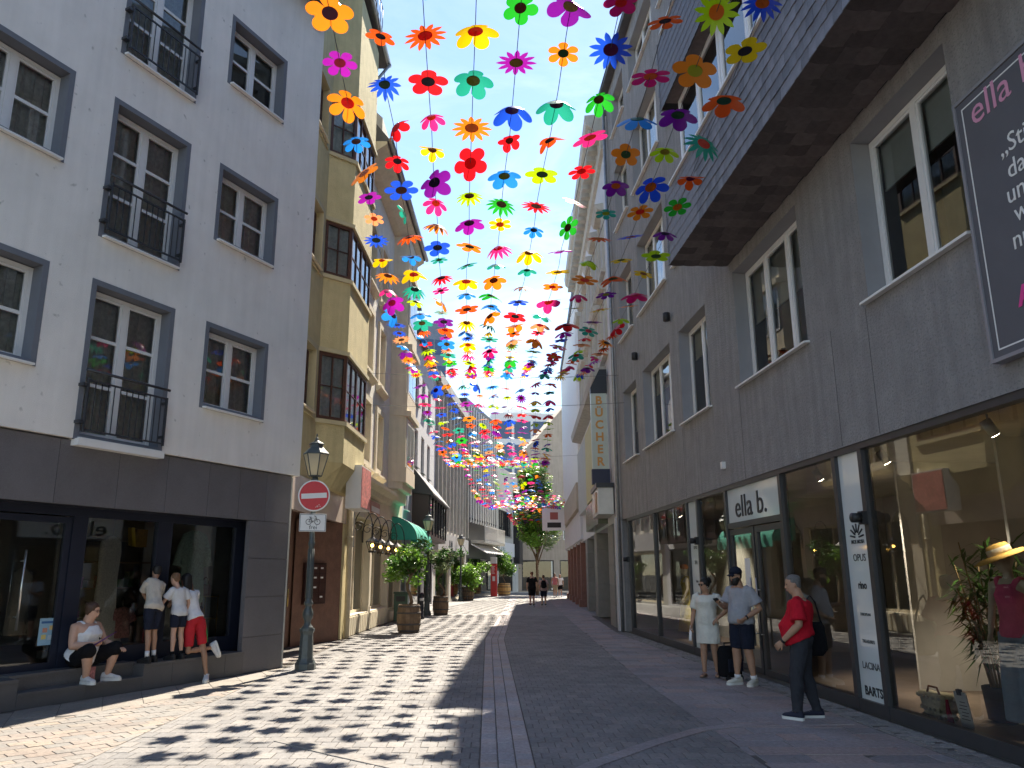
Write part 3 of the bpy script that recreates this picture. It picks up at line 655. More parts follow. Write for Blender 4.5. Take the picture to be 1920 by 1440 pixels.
for (z0, z1) in ((5.25, 6.9), (8.88, 10.3), (12.2, 13.8)):
    P3 = oriel_ring(0); fm = Y_.mb()
    for (A, B, nb) in ((P3[0], P3[1], 2), (P3[1], P3[2], 4), (P3[2], P3[3], 2)):
        A = Vector((A[0], A[1], 0)); B = Vector((B[0], B[1], 0)); e = (B-A).normalized(); nn = Vector((-e.y, e.x, 0)); L = (B-A).length
        fm.M = Matrix(((e.x, nn.x, 0, A.x), (e.y, nn.y, 0, A.y), (0, 0, 1, 0), (0, 0, 0, 1)))
        ring(fm, 0.0, L, z0, z1, 0.085, -0.07, -0.002)
        for i in range(1, nb): x = L*i/nb; ww = 0.05 if i % 2 == 0 else 0.012; fm.box(x-ww, x+ww, -0.06, -0.005, z0+0.08, z1-0.08)
        fm.box(0.08, L-0.08, -0.05, -0.015, z0+(z1-z0)*0.5-0.012, z0+(z1-z0)*0.5+0.012)
    fm.M = None; wo = fm.build('oriel_window', brown_wood, oriel)
    for (A, B) in ((P3[0], P3[1]), (P3[1], P3[2]), (P3[2], P3[3])):
        A = Vector(A); B = Vector(B); e = (B-A).normalized(); nn = Vector((-e.y, e.x, 0)) * 0.035
        qv = [(A-nn*-1*-1).xy[:] for _ in ()]
        p = [(A.x-nn.x, A.y-nn.y, z0), (A.x-nn.x, A.y-nn.y, z1), (B.x-nn.x, B.y-nn.y, z1), (B.x-nn.x, B.y-nn.y, z0)]
        g = Y_.mb(); g.add(p[::-1], [(0,1,2,3)]); g.build('pane', pane_upper, oriel, recalc=False)
    cu = Y_.mb(); ins = [(o0+0.16, 0.0), (o0+ch+0.02, pj-0.14), (o1-ch-0.02, pj-0.14), (o1-0.16, 0.0)]
    for (A, B) in zip(ins, ins[1:]):
        A = Vector(A); B = Vector(B); e = (B-A); nn = Vector((-e.y, e.x)).normalized(); n_ = max(8, int(e.length/0.09))
        for i in range(n_):
            a1, b1 = A + e*(i/n_) + nn*0.02*math.sin(i*1.8), A + e*((i+1)/n_) + nn*0.02*math.sin((i+1)*1.8); cu.quad((a1.x, a1.y, z0+0.06), (b1.x, b1.y, z0+0.06), (b1.x, b1.y, z1-0.06), (a1.x, a1.y, z1-0.06))
    cu.build('curtain', curtain_m, oriel)
rf = Y_.mb(); rf.prism([(0.64, 17.6), (0.64, 17.72), (-4, 20.5), (-8, 17.6)], 'x', -0.1, Y_.L+0.05); rfo = rf.build('roof', roof_dark, Y_.t)
Y_.mb().tube([(0, 0.69, 17.66), (Y_.L, 0.69, 17.66)], 0.08, 10).build('gutter', zinc, rfo)
rl = Y_.mb()
for i in range(9): rl.tube([(q(18.6)+i*0.3, 0.7, 17.75), (q(18.6)+i*0.3, 0.7, 18.6)], 0.012, 5)
rl.tube([(q(18.6), 0.7, 18.6), (q(18.6)+2.4, 0.7, 18.6)], 0.016, 6); rl.build('roof_railing', rail_metal, rfo)
# entrance niche clad in brown mosaic, door at the near side, letter boxes on the back
en = Y_.mb(); a, b, c, e = ent; k = -0.75
en.quad((a, 0, c), (a, k, c), (a, k, e), (a, 0, e)); en.quad((b, 0, c), (b, 0, e), (b, k, e), (b, k, c)); en.quad((a, k, c), (b, k, c), (b, k, e), (a, k, e)); niche = en.build('entrance_niche', brown_tile, Y_.t, recalc=False)
pier = Y_.mb(); pier.add([(q(19.6), -0.7, 0), (q(21.6), -0.02, 0), (q(21.6), -0.02, 3.0), (q(19.6), -0.7, 3.0)], [(0,1,2,3)]); pier.build('mosaic_wall', brown_tile, Y_.t, recalc=False)
fas = Y_.mb(); fas.box(q(16.2), q(21.9), -0.1, 0.03, 3.0, 3.76); fas.build('fascia', mat('shop_fascia', (0.55, 0.46, 0.4), 0.14, 0.06, 3, spec=0.8), Y_.t)
mbx = Y_.mb(); M0 = Vector((q(19.95), -0.575, 0)); eX = Vector((2.0, 0.68, 0)).normalized(); nX = Vector((-eX.y, eX.x, 0))
mbx.M = Matrix(((eX.x, nX.x, 0, M0.x), (eX.y, nX.y, 0, M0.y), (0, 0, 1, 0), (0, 0, 0, 1))); mbx.box(0, 0.95, 0, 0.07, 0.95, 1.95); lb = mbx.build('letter_boxes', mat('letter_box_brown', (0.045, 0.02, 0.018), 0.4), Y_.t)
for r in range(4):
    for cidx in range(3):
        fl = Y_.mb(); fl.M = mbx.M; fl.box(0.04+cidx*0.3, 0.31+cidx*0.3, 0.07, 0.078, 1.0+r*0.235, 1.215+r*0.235); fo = fl.build('letter_flap', mat('letter_flap_brown', (0.07, 0.032, 0.026), 0.35), lb)
        if (r*3+cidx) % 4 != 1:
            pl = Y_.mb(); pl.M = mbx.M; pl.box(0.08+cidx*0.3, 0.2+cidx*0.3, 0.078, 0.081, 1.1+r*0.235, 1.14+r*0.235); pl.build('name_plate', white_paint, lb)
dd = Y_.mb(); ring(dd, q(17.6), q(19.0), 0.02, 2.75, 0.1, -0.72, -0.66); dd.box(q(17.6), q(19.0), -0.72, -0.66, 2.1, 2.2); dro = dd.build('entrance_door', brown_wood, Y_.t); glass(Y_, dro, q(17.7), q(18.9), 0.12, 2.1, -0.69, pane_dark); glass(Y_, dro, q(17.7), q(18.9), 2.2, 2.65, -0.69, pane_dark)
Y_.mb().tube([(q(18.85), -0.6, 0.95), (q(18.85), -0.6, 1.35)], 0.018, 8).build('door_handle', mat('brass', (0.6, 0.45, 0.15), 0.3, metal=0.9), dro)
dpp = Y_.mb(); dpp.tube([(q(22.0), 0.12, 0.0), (q(22.0), 0.12, 4.6)], 0.075, 10); dpp.tube([(q(22.0), 0.12, 2.6), (q(22.0), 0.12, 2.68)], 0.09, 10); dpp.build('painted_downpipe', cream_pipe, Y_.t)
zp = Y_.mb(); zp.tube([(q(22.3), 0.75, 17.6), (q(22.3), 0.3, 17.0), (q(22.3), 0.14, 16.6), (q(22.3), 0.14, 2.4)], 0.05, 8); zp.build('zinc_downpipe', zinc, Y_.t)
# projecting light box sign
sg = Y_.mb(); sg.box(q(20.2), q(21.5), 0.35, 0.74, 3.3, 4.4); sgo = sg.build('light_box_sign', mat('sign_white', (0.66, 0.66, 0.64), 0.4, 0.03, 4), Y_.t)
fr2 = Y_.mb(); fr2.box(q(20.24), q(21.46), 0.74, 0.752, 3.34, 4.36); fr2.build('sign_front', mat('sign_print', (0.62, 0.22, 0.2), 0.4, 0.55, 14), sgo)

# ---- cream building with moulded windows and a shallow oriel
C_ = Front('cream_building', 'cream stucco building with moulded window frames, small oriel and lantern-hung shop', (row_x(22.45), 22.45), (row_x(32.3), 32.3), False)
q = lambda y: y - 22.45
wn_ = []
for z0 in (5.0, 7.95, 10.9):
    for yy in (23.6, 25.9): wn_.append((q(yy), q(yy)+1.15, z0, z0+1.95))
shop = [(q(22.9), q(25.6), 0.55, 3.35), (q(25.9), q(29.1), 0.55, 3.35)]
w = C_.mb(); wall_faces(w, 0, C_.L, 4.4, 14.9, wn_, 0, 0.0); hull(w, 0, C_.L, 0, 14.9, 8); wo = w.build('wall', offwhite_render, C_.t, recalc=False)
w = C_.mb(); wall_faces(w, 0, C_.L, 0, 4.4, shop + [(q(29.4), q(31.9), 0.35, 3.3)], 0.02, 0.3); w.build('shop_wall', cream_render, C_.t, recalc=False)
for (a, b, c, e) in wn_:
    o = window(C_, a+0.08, b-0.08, c+0.05, e-0.05, -0.22, 2, (0.68,), fm=upvc, sill=False, curtain='net')
    surround(C_, o, a-0.14, b+0.14, c-0.12, e+0.2, 0.2, 0.0, 0.3, cream_trim, 0.07)
    s_ = C_.mb(); s_.prism([(0, c-0.12), (0.2, c-0.14), (0.2, c-0.2), (0.05, c-0.32), (0, c-0.32)], 'x', a-0.24, b+0.24); s_.build('sill', cream_trim, o)
# oriel at the far end with stacked mouldings
oc = C_.mb(); s0, s1 = q(28.6), q(31.7)
def oc_band(mb, z0, z1, p): mb.prism([(s0-0.0, 0), (s0+0.35, p), (s1-0.35, p), (s1, 0)], 'z', z0, z1)
for (z0, z1, p) in ((4.3, 4.7, 0.3), (4.7, 4.95, 0.5), (4.95, 5.5, 0.62), (5.5, 7.4, 0.58), (7.4, 7.6, 0.75), (7.6, 8.3, 0.6), (8.3, 10.0, 0.56), (10.0, 10.2, 0.74), (10.2, 11.0, 0.58), (11.0, 12.9, 0.55), (12.9, 13.1, 0.72), (13.1, 14.6, 0.55)): oc_band(oc, z0, z1, p)
oco = oc.build('oriel', cream_trim, C_.t)
for z0, z1 in ((5.55, 7.35), (8.35, 9.95), (11.05, 12.85)):
    fo = C_.mb(); fo.box(s0+0.55, s1-0.55, 0.56, 0.6, z0, z1); ow = fo.build('oriel_window', upvc, oco)
    glass(C_, ow, s0+0.65, (s0+s1)/2-0.04, z0+0.1, z1-0.1, 0.606); glass(C_, ow, (s0+s1)/2+0.04, s1-0.65, z0+0.1, z1-0.1, 0.606)
cn_ = C_.mb(); cn_.prism([(0.02, 4.05), (0.16, 4.1), (0.2, 4.25), (0.4, 4.36), (0.42, 4.46), (0.02, 4.52)], 'x', 0, q(28.7)); cn_.build('cornice', cream_trim, C_.t)
ev = C_.mb(); ev.prism([(0, 14.5), (0.25, 14.55), (0.7, 14.86), (0.7, 14.95), (0, 15.0)], 'x', 0, C_.L); ev.build('eaves_cornice', cream_trim, C_.t)
rf = C_.mb(); rf.prism([(0.75, 14.96), (0.75, 15.05), (-2.0, 18.6), (-8, 18.6), (-8, 15)], 'x', 0, C_.L); rfo = rf.build('roof', roof_dark, C_.t)
C_.mb().tube([(0, 0.82, 15.0), (C_.L, 0.82, 15.0)], 0.085, 10).build('gutter', zinc, rfo)
for yy in (24.2, 28.6): C_.mb().prism([(0.2, 15.2), (0.2, 16.9), (-0.2, 17.3), (-2.5, 17.3), (-2.5, 15.2)], 'x', q(yy), q(yy)+1.6).build('dormer', cream_trim, rfo)
# shop windows
for (a, b, c, e) in shop + [(q(29.4), q(31.9), 0.35, 3.3)]:
    fr = C_.mb(); ring(fr, a, b, c, e, 0.09, -0.28, -0.2); fr.box((a+b)/2-0.05, (a+b)/2+0.05, -0.28, -0.2, c+0.09, e-0.09); so = fr.build('shop_window', cream_trim, C_.t)
    glass(C_, so, a+0.09, (a+b)/2-0.05, c+0.09, e-0.09, -0.24, pane_shop); glass(C_, so, (a+b)/2+0.05, b-0.09, c+0.09, e-0.09, -0.24, pane_shop)
    rr = C_.mb(); rr.quad((a, -1.6, c), (b, -1.6, c), (b, -1.6, e), (a, -1.6, e)); rr.quad((a, -0.3, c), (a, -1.6, c), (a, -1.6, e), (a, -0.3, e)); rr.quad((b, -0.3, c), (b, -0.3, e), (b, -1.6, e), (b, -1.6, c)); rr.quad((a, -0.3, c), (b, -0.3, c), (b, -1.6, c), (a, -1.6, c)); rr.quad((a, -0.3, e), (a, -1.6, e), (b, -1.6, e), (b, -0.3, e)); rr.build('room', room_mid, so)
base = C_.mb()
for i in range(22): base.box(q(22.7)+i*0.27, q(22.7)+i*0.27+0.2, 0.02, 0.05, 0.02, 0.5)
base.build('plinth_ribs', cream_trim, C_.t)
ps = C_.mb(); ps.box(q(25.0), q(26.7), 0.04, 0.1, 3.55, 3.95); pso = ps.build('shop_sign', mat('sign_wood', (0.45, 0.2, 0.16), 0.5, 0.2, 6), C_.t, bevel=0.03)
C_.mb().box(q(25.15), q(26.55), 0.1, 0.112, 3.61, 3.78).build('sign_panel', white_paint, pso)
# bracket lanterns on the shop
def wall_lantern(f, s, z, label, reach=0.55):
    p = f.w(s, 0.02, z); t = thing('wall_lantern', label, 'lantern', p, math.atan2(f.n.y, f.n.x), 'bracket lanterns of the cream shop')
    sc_ = MB(); pts = [(0.0, 0, 0.0)] + [(reach*0.5 - reach*0.5*math.cos(a), 0, 0.1 + 0.62*math.sin(a)) for a in [math.pi*i/14 for i in range(1, 15)]]
    sc_.tube(pts, 0.016, 6); sc_.tube([(reach*0.25 + 0.16*math.cos(a)*(1-i/26), 0, 0.25 + 0.16*math.sin(a)*(1-i/26)) for i, a in [(i, i*0.45) for i in range(20)]], 0.011, 5); sc_.tube([(reach, 0, 0.1), (reach, 0, 0.0)], 0.012, 6); sc_.box(-0.02, 0.015, -0.05, 0.05, -0.15, 0.2); sc_.build('bracket', black_paint, t)
    lan = MB(); lan.M = Matrix.Translation((reach, 0, -0.42))
    lan.lathe([(0.02, 0.42), (0.06, 0.36), (0.2, 0.25), (0.19, 0.23)], 6, smooth=False); lan.lathe([(0.1, -0.06), (0.12, -0.02), (0.1, 0.0)], 6, smooth=False)
    for i in range(6): a = math.pi*i/3; lan.tube([(0.1*math.cos(a), 0.1*math.sin(a), 0), (0.18*math.cos(a), 0.18*math.sin(a), 0.24)], 0.011, 4)
    lan.tube([(0, 0, -0.06), (0, 0, -0.14)], [0.02, 0.004], 6); lo = lan.build('lantern_body', black_paint, t)
    b = MB(); b.ball((reach, 0, -0.28), 0.045, 10, 8); b.build('bulb', bulb_warm, t)
lab = ['nearest wall lantern by the downpipe of the cream shop', 'second lantern from the downpipe on the cream shop wall', 'middle wall lantern between the cream shop windows', 'fourth wall lantern from the downpipe near green awning', 'farthest wall lantern beside the green awning']
for i, yy in enumerate((22.95, 24.3, 25.75, 27.4, 29.25)): wall_lantern(C_, q(yy), 2.75, lab[i])

# ---- blue-grey strip with green awning, then pale building with dark bay
B_ = Front('blue_building', 'narrow blue grey house front with green awning between cream and pale buildings', (row_x(32.3), 32.3), (row_x(35.0), 35.0), False)
w = B_.mb(); wl_ = [(0.5, 1.6, z, z+1.7) for z in (4.3, 7.4, 10.4)]; wall_faces(w, 0, B_.L, 0, 13.6, wl_ + [(0.3, 2.4, 0.1, 2.9)], 0.0, 0.15); hull(w, 0, B_.L, 0, 13.6, 8); w.build('wall', blue_render, B_.t, recalc=False)
for (a, b, c, e) in wl_: window(B_, a, b, c, e, -0.12, 1, (0.6,), fm=dark_metal, curtain=None, gm=pane_dark)
fr = B_.mb(); ring(fr, 0.3, 2.4, 0.1, 2.9, 0.08, -0.14, -0.06); so = fr.build('shop_window', white_paint, B_.t); glass(B_, so, 0.38, 2.32, 0.18, 2.82, -0.1, pane_shop)
rr = B_.mb(); rr.quad((0.3, -1.5, 0.1), (2.4, -1.5, 0.1), (2.4, -1.5, 2.9), (0.3, -1.5, 2.9)); rr.build('room', room_mid, so)
def awning(f, s0, s1, z, p, h, label):
    t = thing('awning', label, 'awning', f.w(s0, 0.02, z - h), math.atan2(f.e.y, f.e.x)); mb = MB(f.o); n = 10; L = s1 - s0
    prof = [(p*math.sin(math.pi/2*i/n), h*math.cos(math.pi/2*i/n)) for i in range(n+1)]
    for (a, b) in zip(prof, prof[1:]): mb.quad((0, a[0], a[1]), (L, a[0], a[1]), (L, b[0], b[1]), (0, b[0], b[1]))
    for x in (0, L): mb.add([(x, 0.0, 0.0)] + [(x, a, b) for a, b in prof], [tuple([0, i, i+1]) for i in range(1, n+1)])
    mb.build('canvas', awning_green, t, recalc=True)
    v = MB(f.o)
    v.quad((0, p, 0), (L, p, 0), (L, p+0.01, -0.22), (0, p+0.01, -0.22)); v.build('valance', awning_green, t); r_ = MB(f.o)
    for i in range(5): x = L*i/4; r_.tube([(x, a, b) for a, b in prof], 0.012, 5)
    r_.build('hoop', dark_metal, t)
awning(B_, -2.6, 2.6, 3.75, 0.95, 0.85, 'green dutch hood awning over shop window on blue grey house')
rf = B_.mb(); rf.prism([(0.3, 13.6), (0.3, 13.7), (-3.0, 17.0), (-8, 13.6)], 'x', 0, B_.L); rf.build('roof', roof_dark, B_.t)

P_ = Front('pale_building', 'pale grey rendered building with dark glazed bay under striped metal roof', (row_x(35.0), 35.0), (row_x(44.6), 44.6), False)
q = lambda y: y - 35.0
wl_ = [(q(yy), q(yy)+1.25, z, z+1.75) for z in (6.5, 9.4) for yy in (35.6, 38.1, 40.6)]
w = P_.mb(); wall_faces(w, 0, P_.L, 0, 12.6, wl_ + [(0.4, 4.3, 0.1, 3.0), (5.2, 9.0, 0.1, 3.0)], 0, 0.18); hull(w, 0, P_.L, 0, 12.6, 8); w.build('wall', pale_render, P_.t, recalc=False)
for (a, b, c, e) in wl_: window(P_, a, b, c, e, -0.12, 1, (0.72,), fm=mat('anthracite_frame', (0.06, 0.06, 0.065), 0.5), curtain='blind', gm=pane_dark, sill_m=zinc)
for (a, b) in ((0.4, 4.3), (5.2, 9.0)):
    fr = P_.mb(); ring(fr, a, b, 0.1, 3.0, 0.1, -0.16, -0.06); so = fr.build('shop_window', dark_metal, P_.t); glass(P_, so, a+0.1, b-0.1, 0.2, 2.9, -0.1, pane_dark)
    rr = P_.mb(); rr.quad((a, -1.5, 0.1), (b, -1.5, 0.1), (b, -1.5, 3.0), (a, -1.5, 3.0)); rr.build('room', room_dark, so)
by = P_.mb(); by.box(0.3, 8.4, 0.0, 0.75, 3.25, 5.2); byo = by.build('glazed_bay', mat('bay_brown', (0.05, 0.03, 0.03), 0.5), P_.t)
for i in range(6): glass(P_, byo, 0.55+i*1.3, 0.55+i*1.3+1.15, 3.55, 5.05, 0.756, pane_upper)
lo = P_.mb()
for i in range(7): lo.box(0.45+i*1.3, 0.52+i*1.3, 0.75, 0.8, 3.4, 5.1)
lo.build('mullions', dark_metal, byo)
sr = P_.mb(); sr.prism([(0.0, 6.35), (0.95, 5.15), (0.95, 5.08), (0, 5.2)], 'x', 0.2, 8.5); sro = sr.build('bay_roof', dark_metal, byo)
for i in range(14):
    st = P_.mb(); x = 0.25 + i*0.6; st.prism([(0.0, 6.37), (0.97, 5.17), (0.97, 5.15), (0, 6.35)], 'x', x, x+0.3); st.build('roof_stripe', white_paint, byo)
rf = P_.mb(); rf.prism([(0.3, 12.6), (0.3, 12.72), (-3.0, 15.5), (-8, 12.6)], 'x', 0, P_.L); rf.build('roof', roof_dark, P_.t)

# ---- grey stone building with pilasters
S_ = Front('stone_building', 'grey stone building with tall narrow pilasters and recessed windows', (row_x(44.6), 44.6), (-1.6, 58.0), False)
w = S_.mb(); bays = [0.5 + i*1.5 for i in range(9)]
wl_ = [(a, a+0.95, z, z+h) for a in bays for (z, h) in ((4.6, 2.4), (7.6, 1.9), (10.3, 1.8))]
wall_faces(w, 0, S_.L, 0, 13.2, wl_ + [(0.6, 5.6, 0.1, 2.9), (6.4, 12.6, 0.1, 2.9)], 0, 0.25); hull(w, 0, S_.L, 0, 13.2, 8); w.build('wall', stone_light, S_.t, recalc=False)
for (a, b, c, e) in wl_: window(S_, a, b, c, e, -0.2, 1, (0.7,), fm=upvc, curtain=None, sill=False, gm=pane_dark, room=0.5)
for a in bays + [bays[-1]+1.5]:
    S_.mb().box(a-0.35, a-0.2, 0.0, 0.16, 4.2, 12.6).build('pilaster', stone_grey, S_.t)
S_.mb().box(0, S_.L, 0, 0.25, 12.6, 13.2).build('cornice', stone_light, S_.t)
fb = S_.mb(); fb.box(0.2, S_.L-0.2, 0.0, 0.22, 3.0, 4.0); fbo = fb.build('shop_fascia', mat('fascia_grey', (0.5, 0.5, 0.5), 0.6, 0.06, 3), S_.t)
for (a, b) in ((0.6, 5.6), (6.4, 12.6)):
    fr = S_.mb(); ring(fr, a, b, 0.1, 2.9, 0.1, -0.16, -0.06); so = fr.build('shop_window', cream_trim, S_.t); glass(S_, so, a+0.1, b-0.1, 0.2, 2.8, -0.1, pane_dark); rr = S_.mb(); rr.quad((a, -1.2, 0.1), (b, -1.2, 0.1), (b, -1.2, 2.9), (a, -1.2, 2.9)); rr.build('room', room_mid, so)
# ---- black building with white fins and balcony
K_ = Front('black_building', 'black panelled building with thin white vertical fins and balcony', (-1.6, 58.0), (0.8, 69.0), False)
w = K_.mb(); wall_faces(w, 0, K_.L, 0, 14.6, [(0.5, K_.L-0.5, 0.1, 2.9)], 0, 0.2); hull(w, 0, K_.L, 0, 14.6, 9); w.build('wall', black_panel, K_.t, recalc=False)
for i in range(13):
    K_.mb().box(0.35+i*0.85, 0.47+i*0.85, 0.0, 0.1, 5.4, 14.2).build('fin', white_paint, K_.t)
for i in range(4): K_.mb().box(0.2, K_.L-0.2, 0.01, 0.05, 5.6+i*2.5, 5.75+i*2.5).build('spandrel', dark_metal, K_.t)
bc = K_.mb(); bc.box(1.5, 9.0, 0, 1.1, 3.9, 4.1); bco = bc.build('balcony', stone_light, K_.t)
bb = K_.mb()
for i in range(31): bb.box(1.5+i*0.25, 1.53+i*0.25, 1.07, 1.1, 4.1, 5.1)
bb.box(1.5, 9.03, 1.05, 1.12, 5.1, 5.16); bb.build('balcony_railing', white_paint, bco)
for i in range(10):
    K_.mb().prism([(0.1, 3.85), (1.3, 3.2), (1.3, 3.14), (0.1, 3.79)], 'x', 1.2+i*0.85, 1.65+i*0.85).build('canopy_slat', white_paint, K_.t)
fr = K_.mb(); ring(fr, 0.5, K_.L-0.5, 0.1, 2.9, 0.1, -0.16, -0.06); so = fr.build('shop_window', dark_metal, K_.t); glass(K_, so, 0.6, K_.L-0.6, 0.2, 2.8, -0.1, pane_dark); K_.mb().quad((0.5, -1.2, 0.1), (K_.L-0.5, -1.2, 0.1), (K_.L-0.5, -1.2, 2.9), (0.5, -1.2, 2.9)).build('room', room_dark, so)
# ---- last building of the left row
T_ = Front('beige_corner_building', 'low beige building with long window band and white shop sign at the bend', (0.8, 69.0), (2.9, 78.0), False)
w = T_.mb(); wall_faces(w, 0, T_.L, 0, 11.0, [(0.5, 6.2, 5.0, 7.2), (0.5, 6.6, 0.1, 3.0)], 0, 0.2); hull(w, 0, T_.L, 0, 11.0, 9); w.build('wall', stone_light, T_.t, recalc=False)
window(T_, 0.5, 6.2, 5.0, 7.2, -0.12, 6, (), fm=dark_metal, curtain=None, gm=pane_upper, sill_m=zinc)
T_.mb().box(0.3, 6.8, 0, 0.15, 3.2, 4.4).build('sign_band', white_paint, T_.t)
fr = T_.mb(); ring(fr, 0.5, 6.6, 0.1, 3.0, 0.1, -0.16, -0.06); so = fr.build('shop_window', dark_metal, T_.t); glass(T_, so, 0.6, 6.5, 0.2, 2.9, -0.1, pane_dark); T_.mb().quad((0.5, -1.2, 0.1), (6.6, -1.2, 0.1), (6.6, -1.2, 3.0), (0.5, -1.2, 3.0)).build('room', room_dark, so)
T_.mb().box(7.0, 8.6, 0.0, 0.6, 2.6, 9.5).build('dark_sign_pylon', black_panel, T_.t)
# ---- end of the street and beyond
E_ = Front('gable_building', 'plain beige building with blank sloping gable closing the street', (2.9, 79.0), (13.5, 80.5), False)
w = E_.mb(); wl_ = [(1.6+i*1.5, 2.6+i*1.5, 5.0, 6.4) for i in range(6)]
w.add([(0, 0, 0), (0, -9, 0), (0, -9, 9.5), (0, 0, 9.5)], [(0,1,2,3)])
wall_faces(w, 0, E_.L, 3.4, 8.6, wl_, 0, 0.15); wall_faces(w, 0, E_.L, 0, 3.4, [(0.4, 3.6, 0.1, 3.0), (4.2, 9.5, 0.1, 3.0)], 0, 0.2)
w.add([(0, 0, 8.6), (E_.L, 0, 8.6), (E_.L, 0, 19), (5.6, 0, 19.2), (1.9, 0, 14.9), (1.9, 0, 9.6), (0, 0, 9.5)], [(0,1,2,3,4,5,6)])
w.quad((1.9, 0, 9.6), (1.9, -9, 9.6), (1.9, -9, 14.9), (1.9, 0, 14.9)); w.quad((1.9, 0, 14.9), (1.9, -9, 14.9), (5.6, -9, 19.2), (5.6, 0, 19.2)); w.build('wall', beige_render, E_.t, recalc=False)
for (a, b, c, e) in wl_: window(E_, a, b, c, e, -0.1, 2, (), fm=upvc, curtain=None, gm=pane_dark, room=0.5)
for (a, b) in ((0.4, 3.6), (4.2, 9.5)):
    fr = E_.mb(); ring(fr, a, b, 0.1, 3.0, 0.1, -0.16, -0.06); so = fr.build('shop_window', dark_metal, E_.t); glass(E_, so, a+0.1, b-0.1, 0.2, 2.9, -0.1, pane_dark); E_.mb().quad((a, -1.2, 0.1), (b, -1.2, 0.1), (b, -1.2, 3.0), (a, -1.2, 3.0)).build('room', room_dark, so)
G_ = Front('office_block', 'far white office block with blue glazed window bands above the rooftops', (0.5, 118.0), (13.0, 119.0), False)
w = G_.mb(); w.box(0, G_.L, -10, 0, 0, 25.6); w.box(2, 8, -8, -2, 25.6, 26.6); w.build('wall', white_paint, G_.t)
blue_glass = mat('blue_glazing', (0.03, 0.06, 0.14), 0.15, 0.2, 0.8, spec=0.8)
for r in range(4):
    for c in range(4): G_.mb().box(0.6+c*2.9, 3.1+c*2.9, 0.0, 0.04, 21.6-r*3.6, 24.3-r*3.6).build('window', blue_glass, G_.t)
D_ = Front('grey_tower', 'blue grey tower block with dark window bands behind the left row', (-9.5, 78.0), (-4.4, 80.0), False)
w = D_.mb(); w.box(0, D_.L, -8, 0, 0, 27.4); w.build('wall', mat('tower_cladding', (0.16, 0.2, 0.26), 0.6, 0.08, 0.7), D_.t)
for r in range(6):
    for c in range(4): D_.mb().box(0.3+c*1.32, 1.4+c*1.32, 0.0, 0.05, 24.0-r*2.8, 25.6-r*2.8).build('window', blue_glass, D_.t)
# ================================================================== GREY BUILDING, right foreground
G = Front('grey_building', 'grey roughcast building with white windows, slate-clad bay and glazed fashion shop', (5.05, 0.0), (4.1275, 25.0), True)
GX = G.e; XD = Vector((-1, 0, 0))           # reading direction in the local frame (towards the camera)
ZS, ZT = 4.97, 7.12
win1 = [(7.25, 9.26, 2), (11.0, 13.8, 3), (15.5, 17.5, 2), (18.3, 21.15, 3), (22.0, 23.8, 2), (3.2, 5.4, 2), (-2, 1.4, 2)]
ops = [(a, b, ZS, ZT) for a, b, c in win1]
up = [(a, b, z, z+2.1, c) for (a, b, c) in ((15.5, 17.5, 2), (18.3, 21.15, 3), (22.0, 23.8, 2)) for z in (8.75, 12.5)] + [(a, b, 15.9, 17.3, c) for (a, b, c) in ((15.5, 17.5, 2), (18.3, 21.15, 3), (22.0, 23.8, 2))]
w = G.mb(); wall_faces(w, -4, 24.7, 3.3, 18.0, ops + [u[:4] for u in up] + [(-4, 14.0, 8.0, 17.4)], 0, 0.0); hull(w, -4, 24.7, 0, 18.0, 9); w.build('wall', grey_render, G.t, recalc=False)
for (a, b, c, e) in ops + [u[:4] for u in up]:
    rv = G.mb()
    for qd in (((a,0,c),(a,-0.3,c),(a,-0.3,e),(a,0,e)), ((b,0,c),(b,0,e),(b,-0.3,e),(b,-0.3,c)), ((a,0,e),(a,-0.3,e),(b,-0.3,e),(b,0,e)), ((a,0,c),(b,0,c),(b,-0.3,c),(a,-0.3,c))): rv.quad(*qd)
    rv.build('window_reveal', grey_smooth, G.t, recalc=False)
for (a, b, c) in win1: window(G, a+0.01, b-0.01, ZS+0.02, ZT-0.01, -0.24, c, (), fw=0.07, mull=0.1, sill=True, sillw=(a-0.06, b+0.06), curtain='blind')
for (a, b, z, e, c) in up: window(G, a+0.01, b-0.01, z+0.02, e-0.01, -0.24, c, (), fw=0.07, mull=0.1, sill=True, sillw=(a-0.06, b+0.06), curtain='net')
# expansion joints in the render
for x in (6.7, 9.35, 10.3, 13.9, 17.6, 21.3): G.mb().box(x, x+0.008, -0.002, 0.0035, 3.32, 4.9).build('render_joint', mat('joint_dark', (0.1, 0.1, 0.105), 0.9), G.t)
rf = G.mb(); rf.prism([(0.25, 17.9), (0.25, 18.15), (-0.1, 18.2), (-5, 19.0), (-9, 18.0)], 'x', -4, 24.75); rf.build('roof', roof_dark, G.t)
for (x, z) in ((18.0, 7.55), (21.5, 7.55)): G.mb().lathe([(0.07, 0), (0.085, 0.01), (0.085, 0.2), (0.07, 0.21)], 14, (x, 0.12, z)).build('wall_spotlight', black_paint, G.t)
G.mb().box(14.9, 15.0, 0, 0.07, 3.62, 3.75).build('sensor_box', white_paint, G.t)
zp = G.mb(); zp.tube([(24.62, 0.12, 0.0), (24.62, 0.12, 17.9)], 0.055, 10); zp.build('downpipe', zinc, G.t)
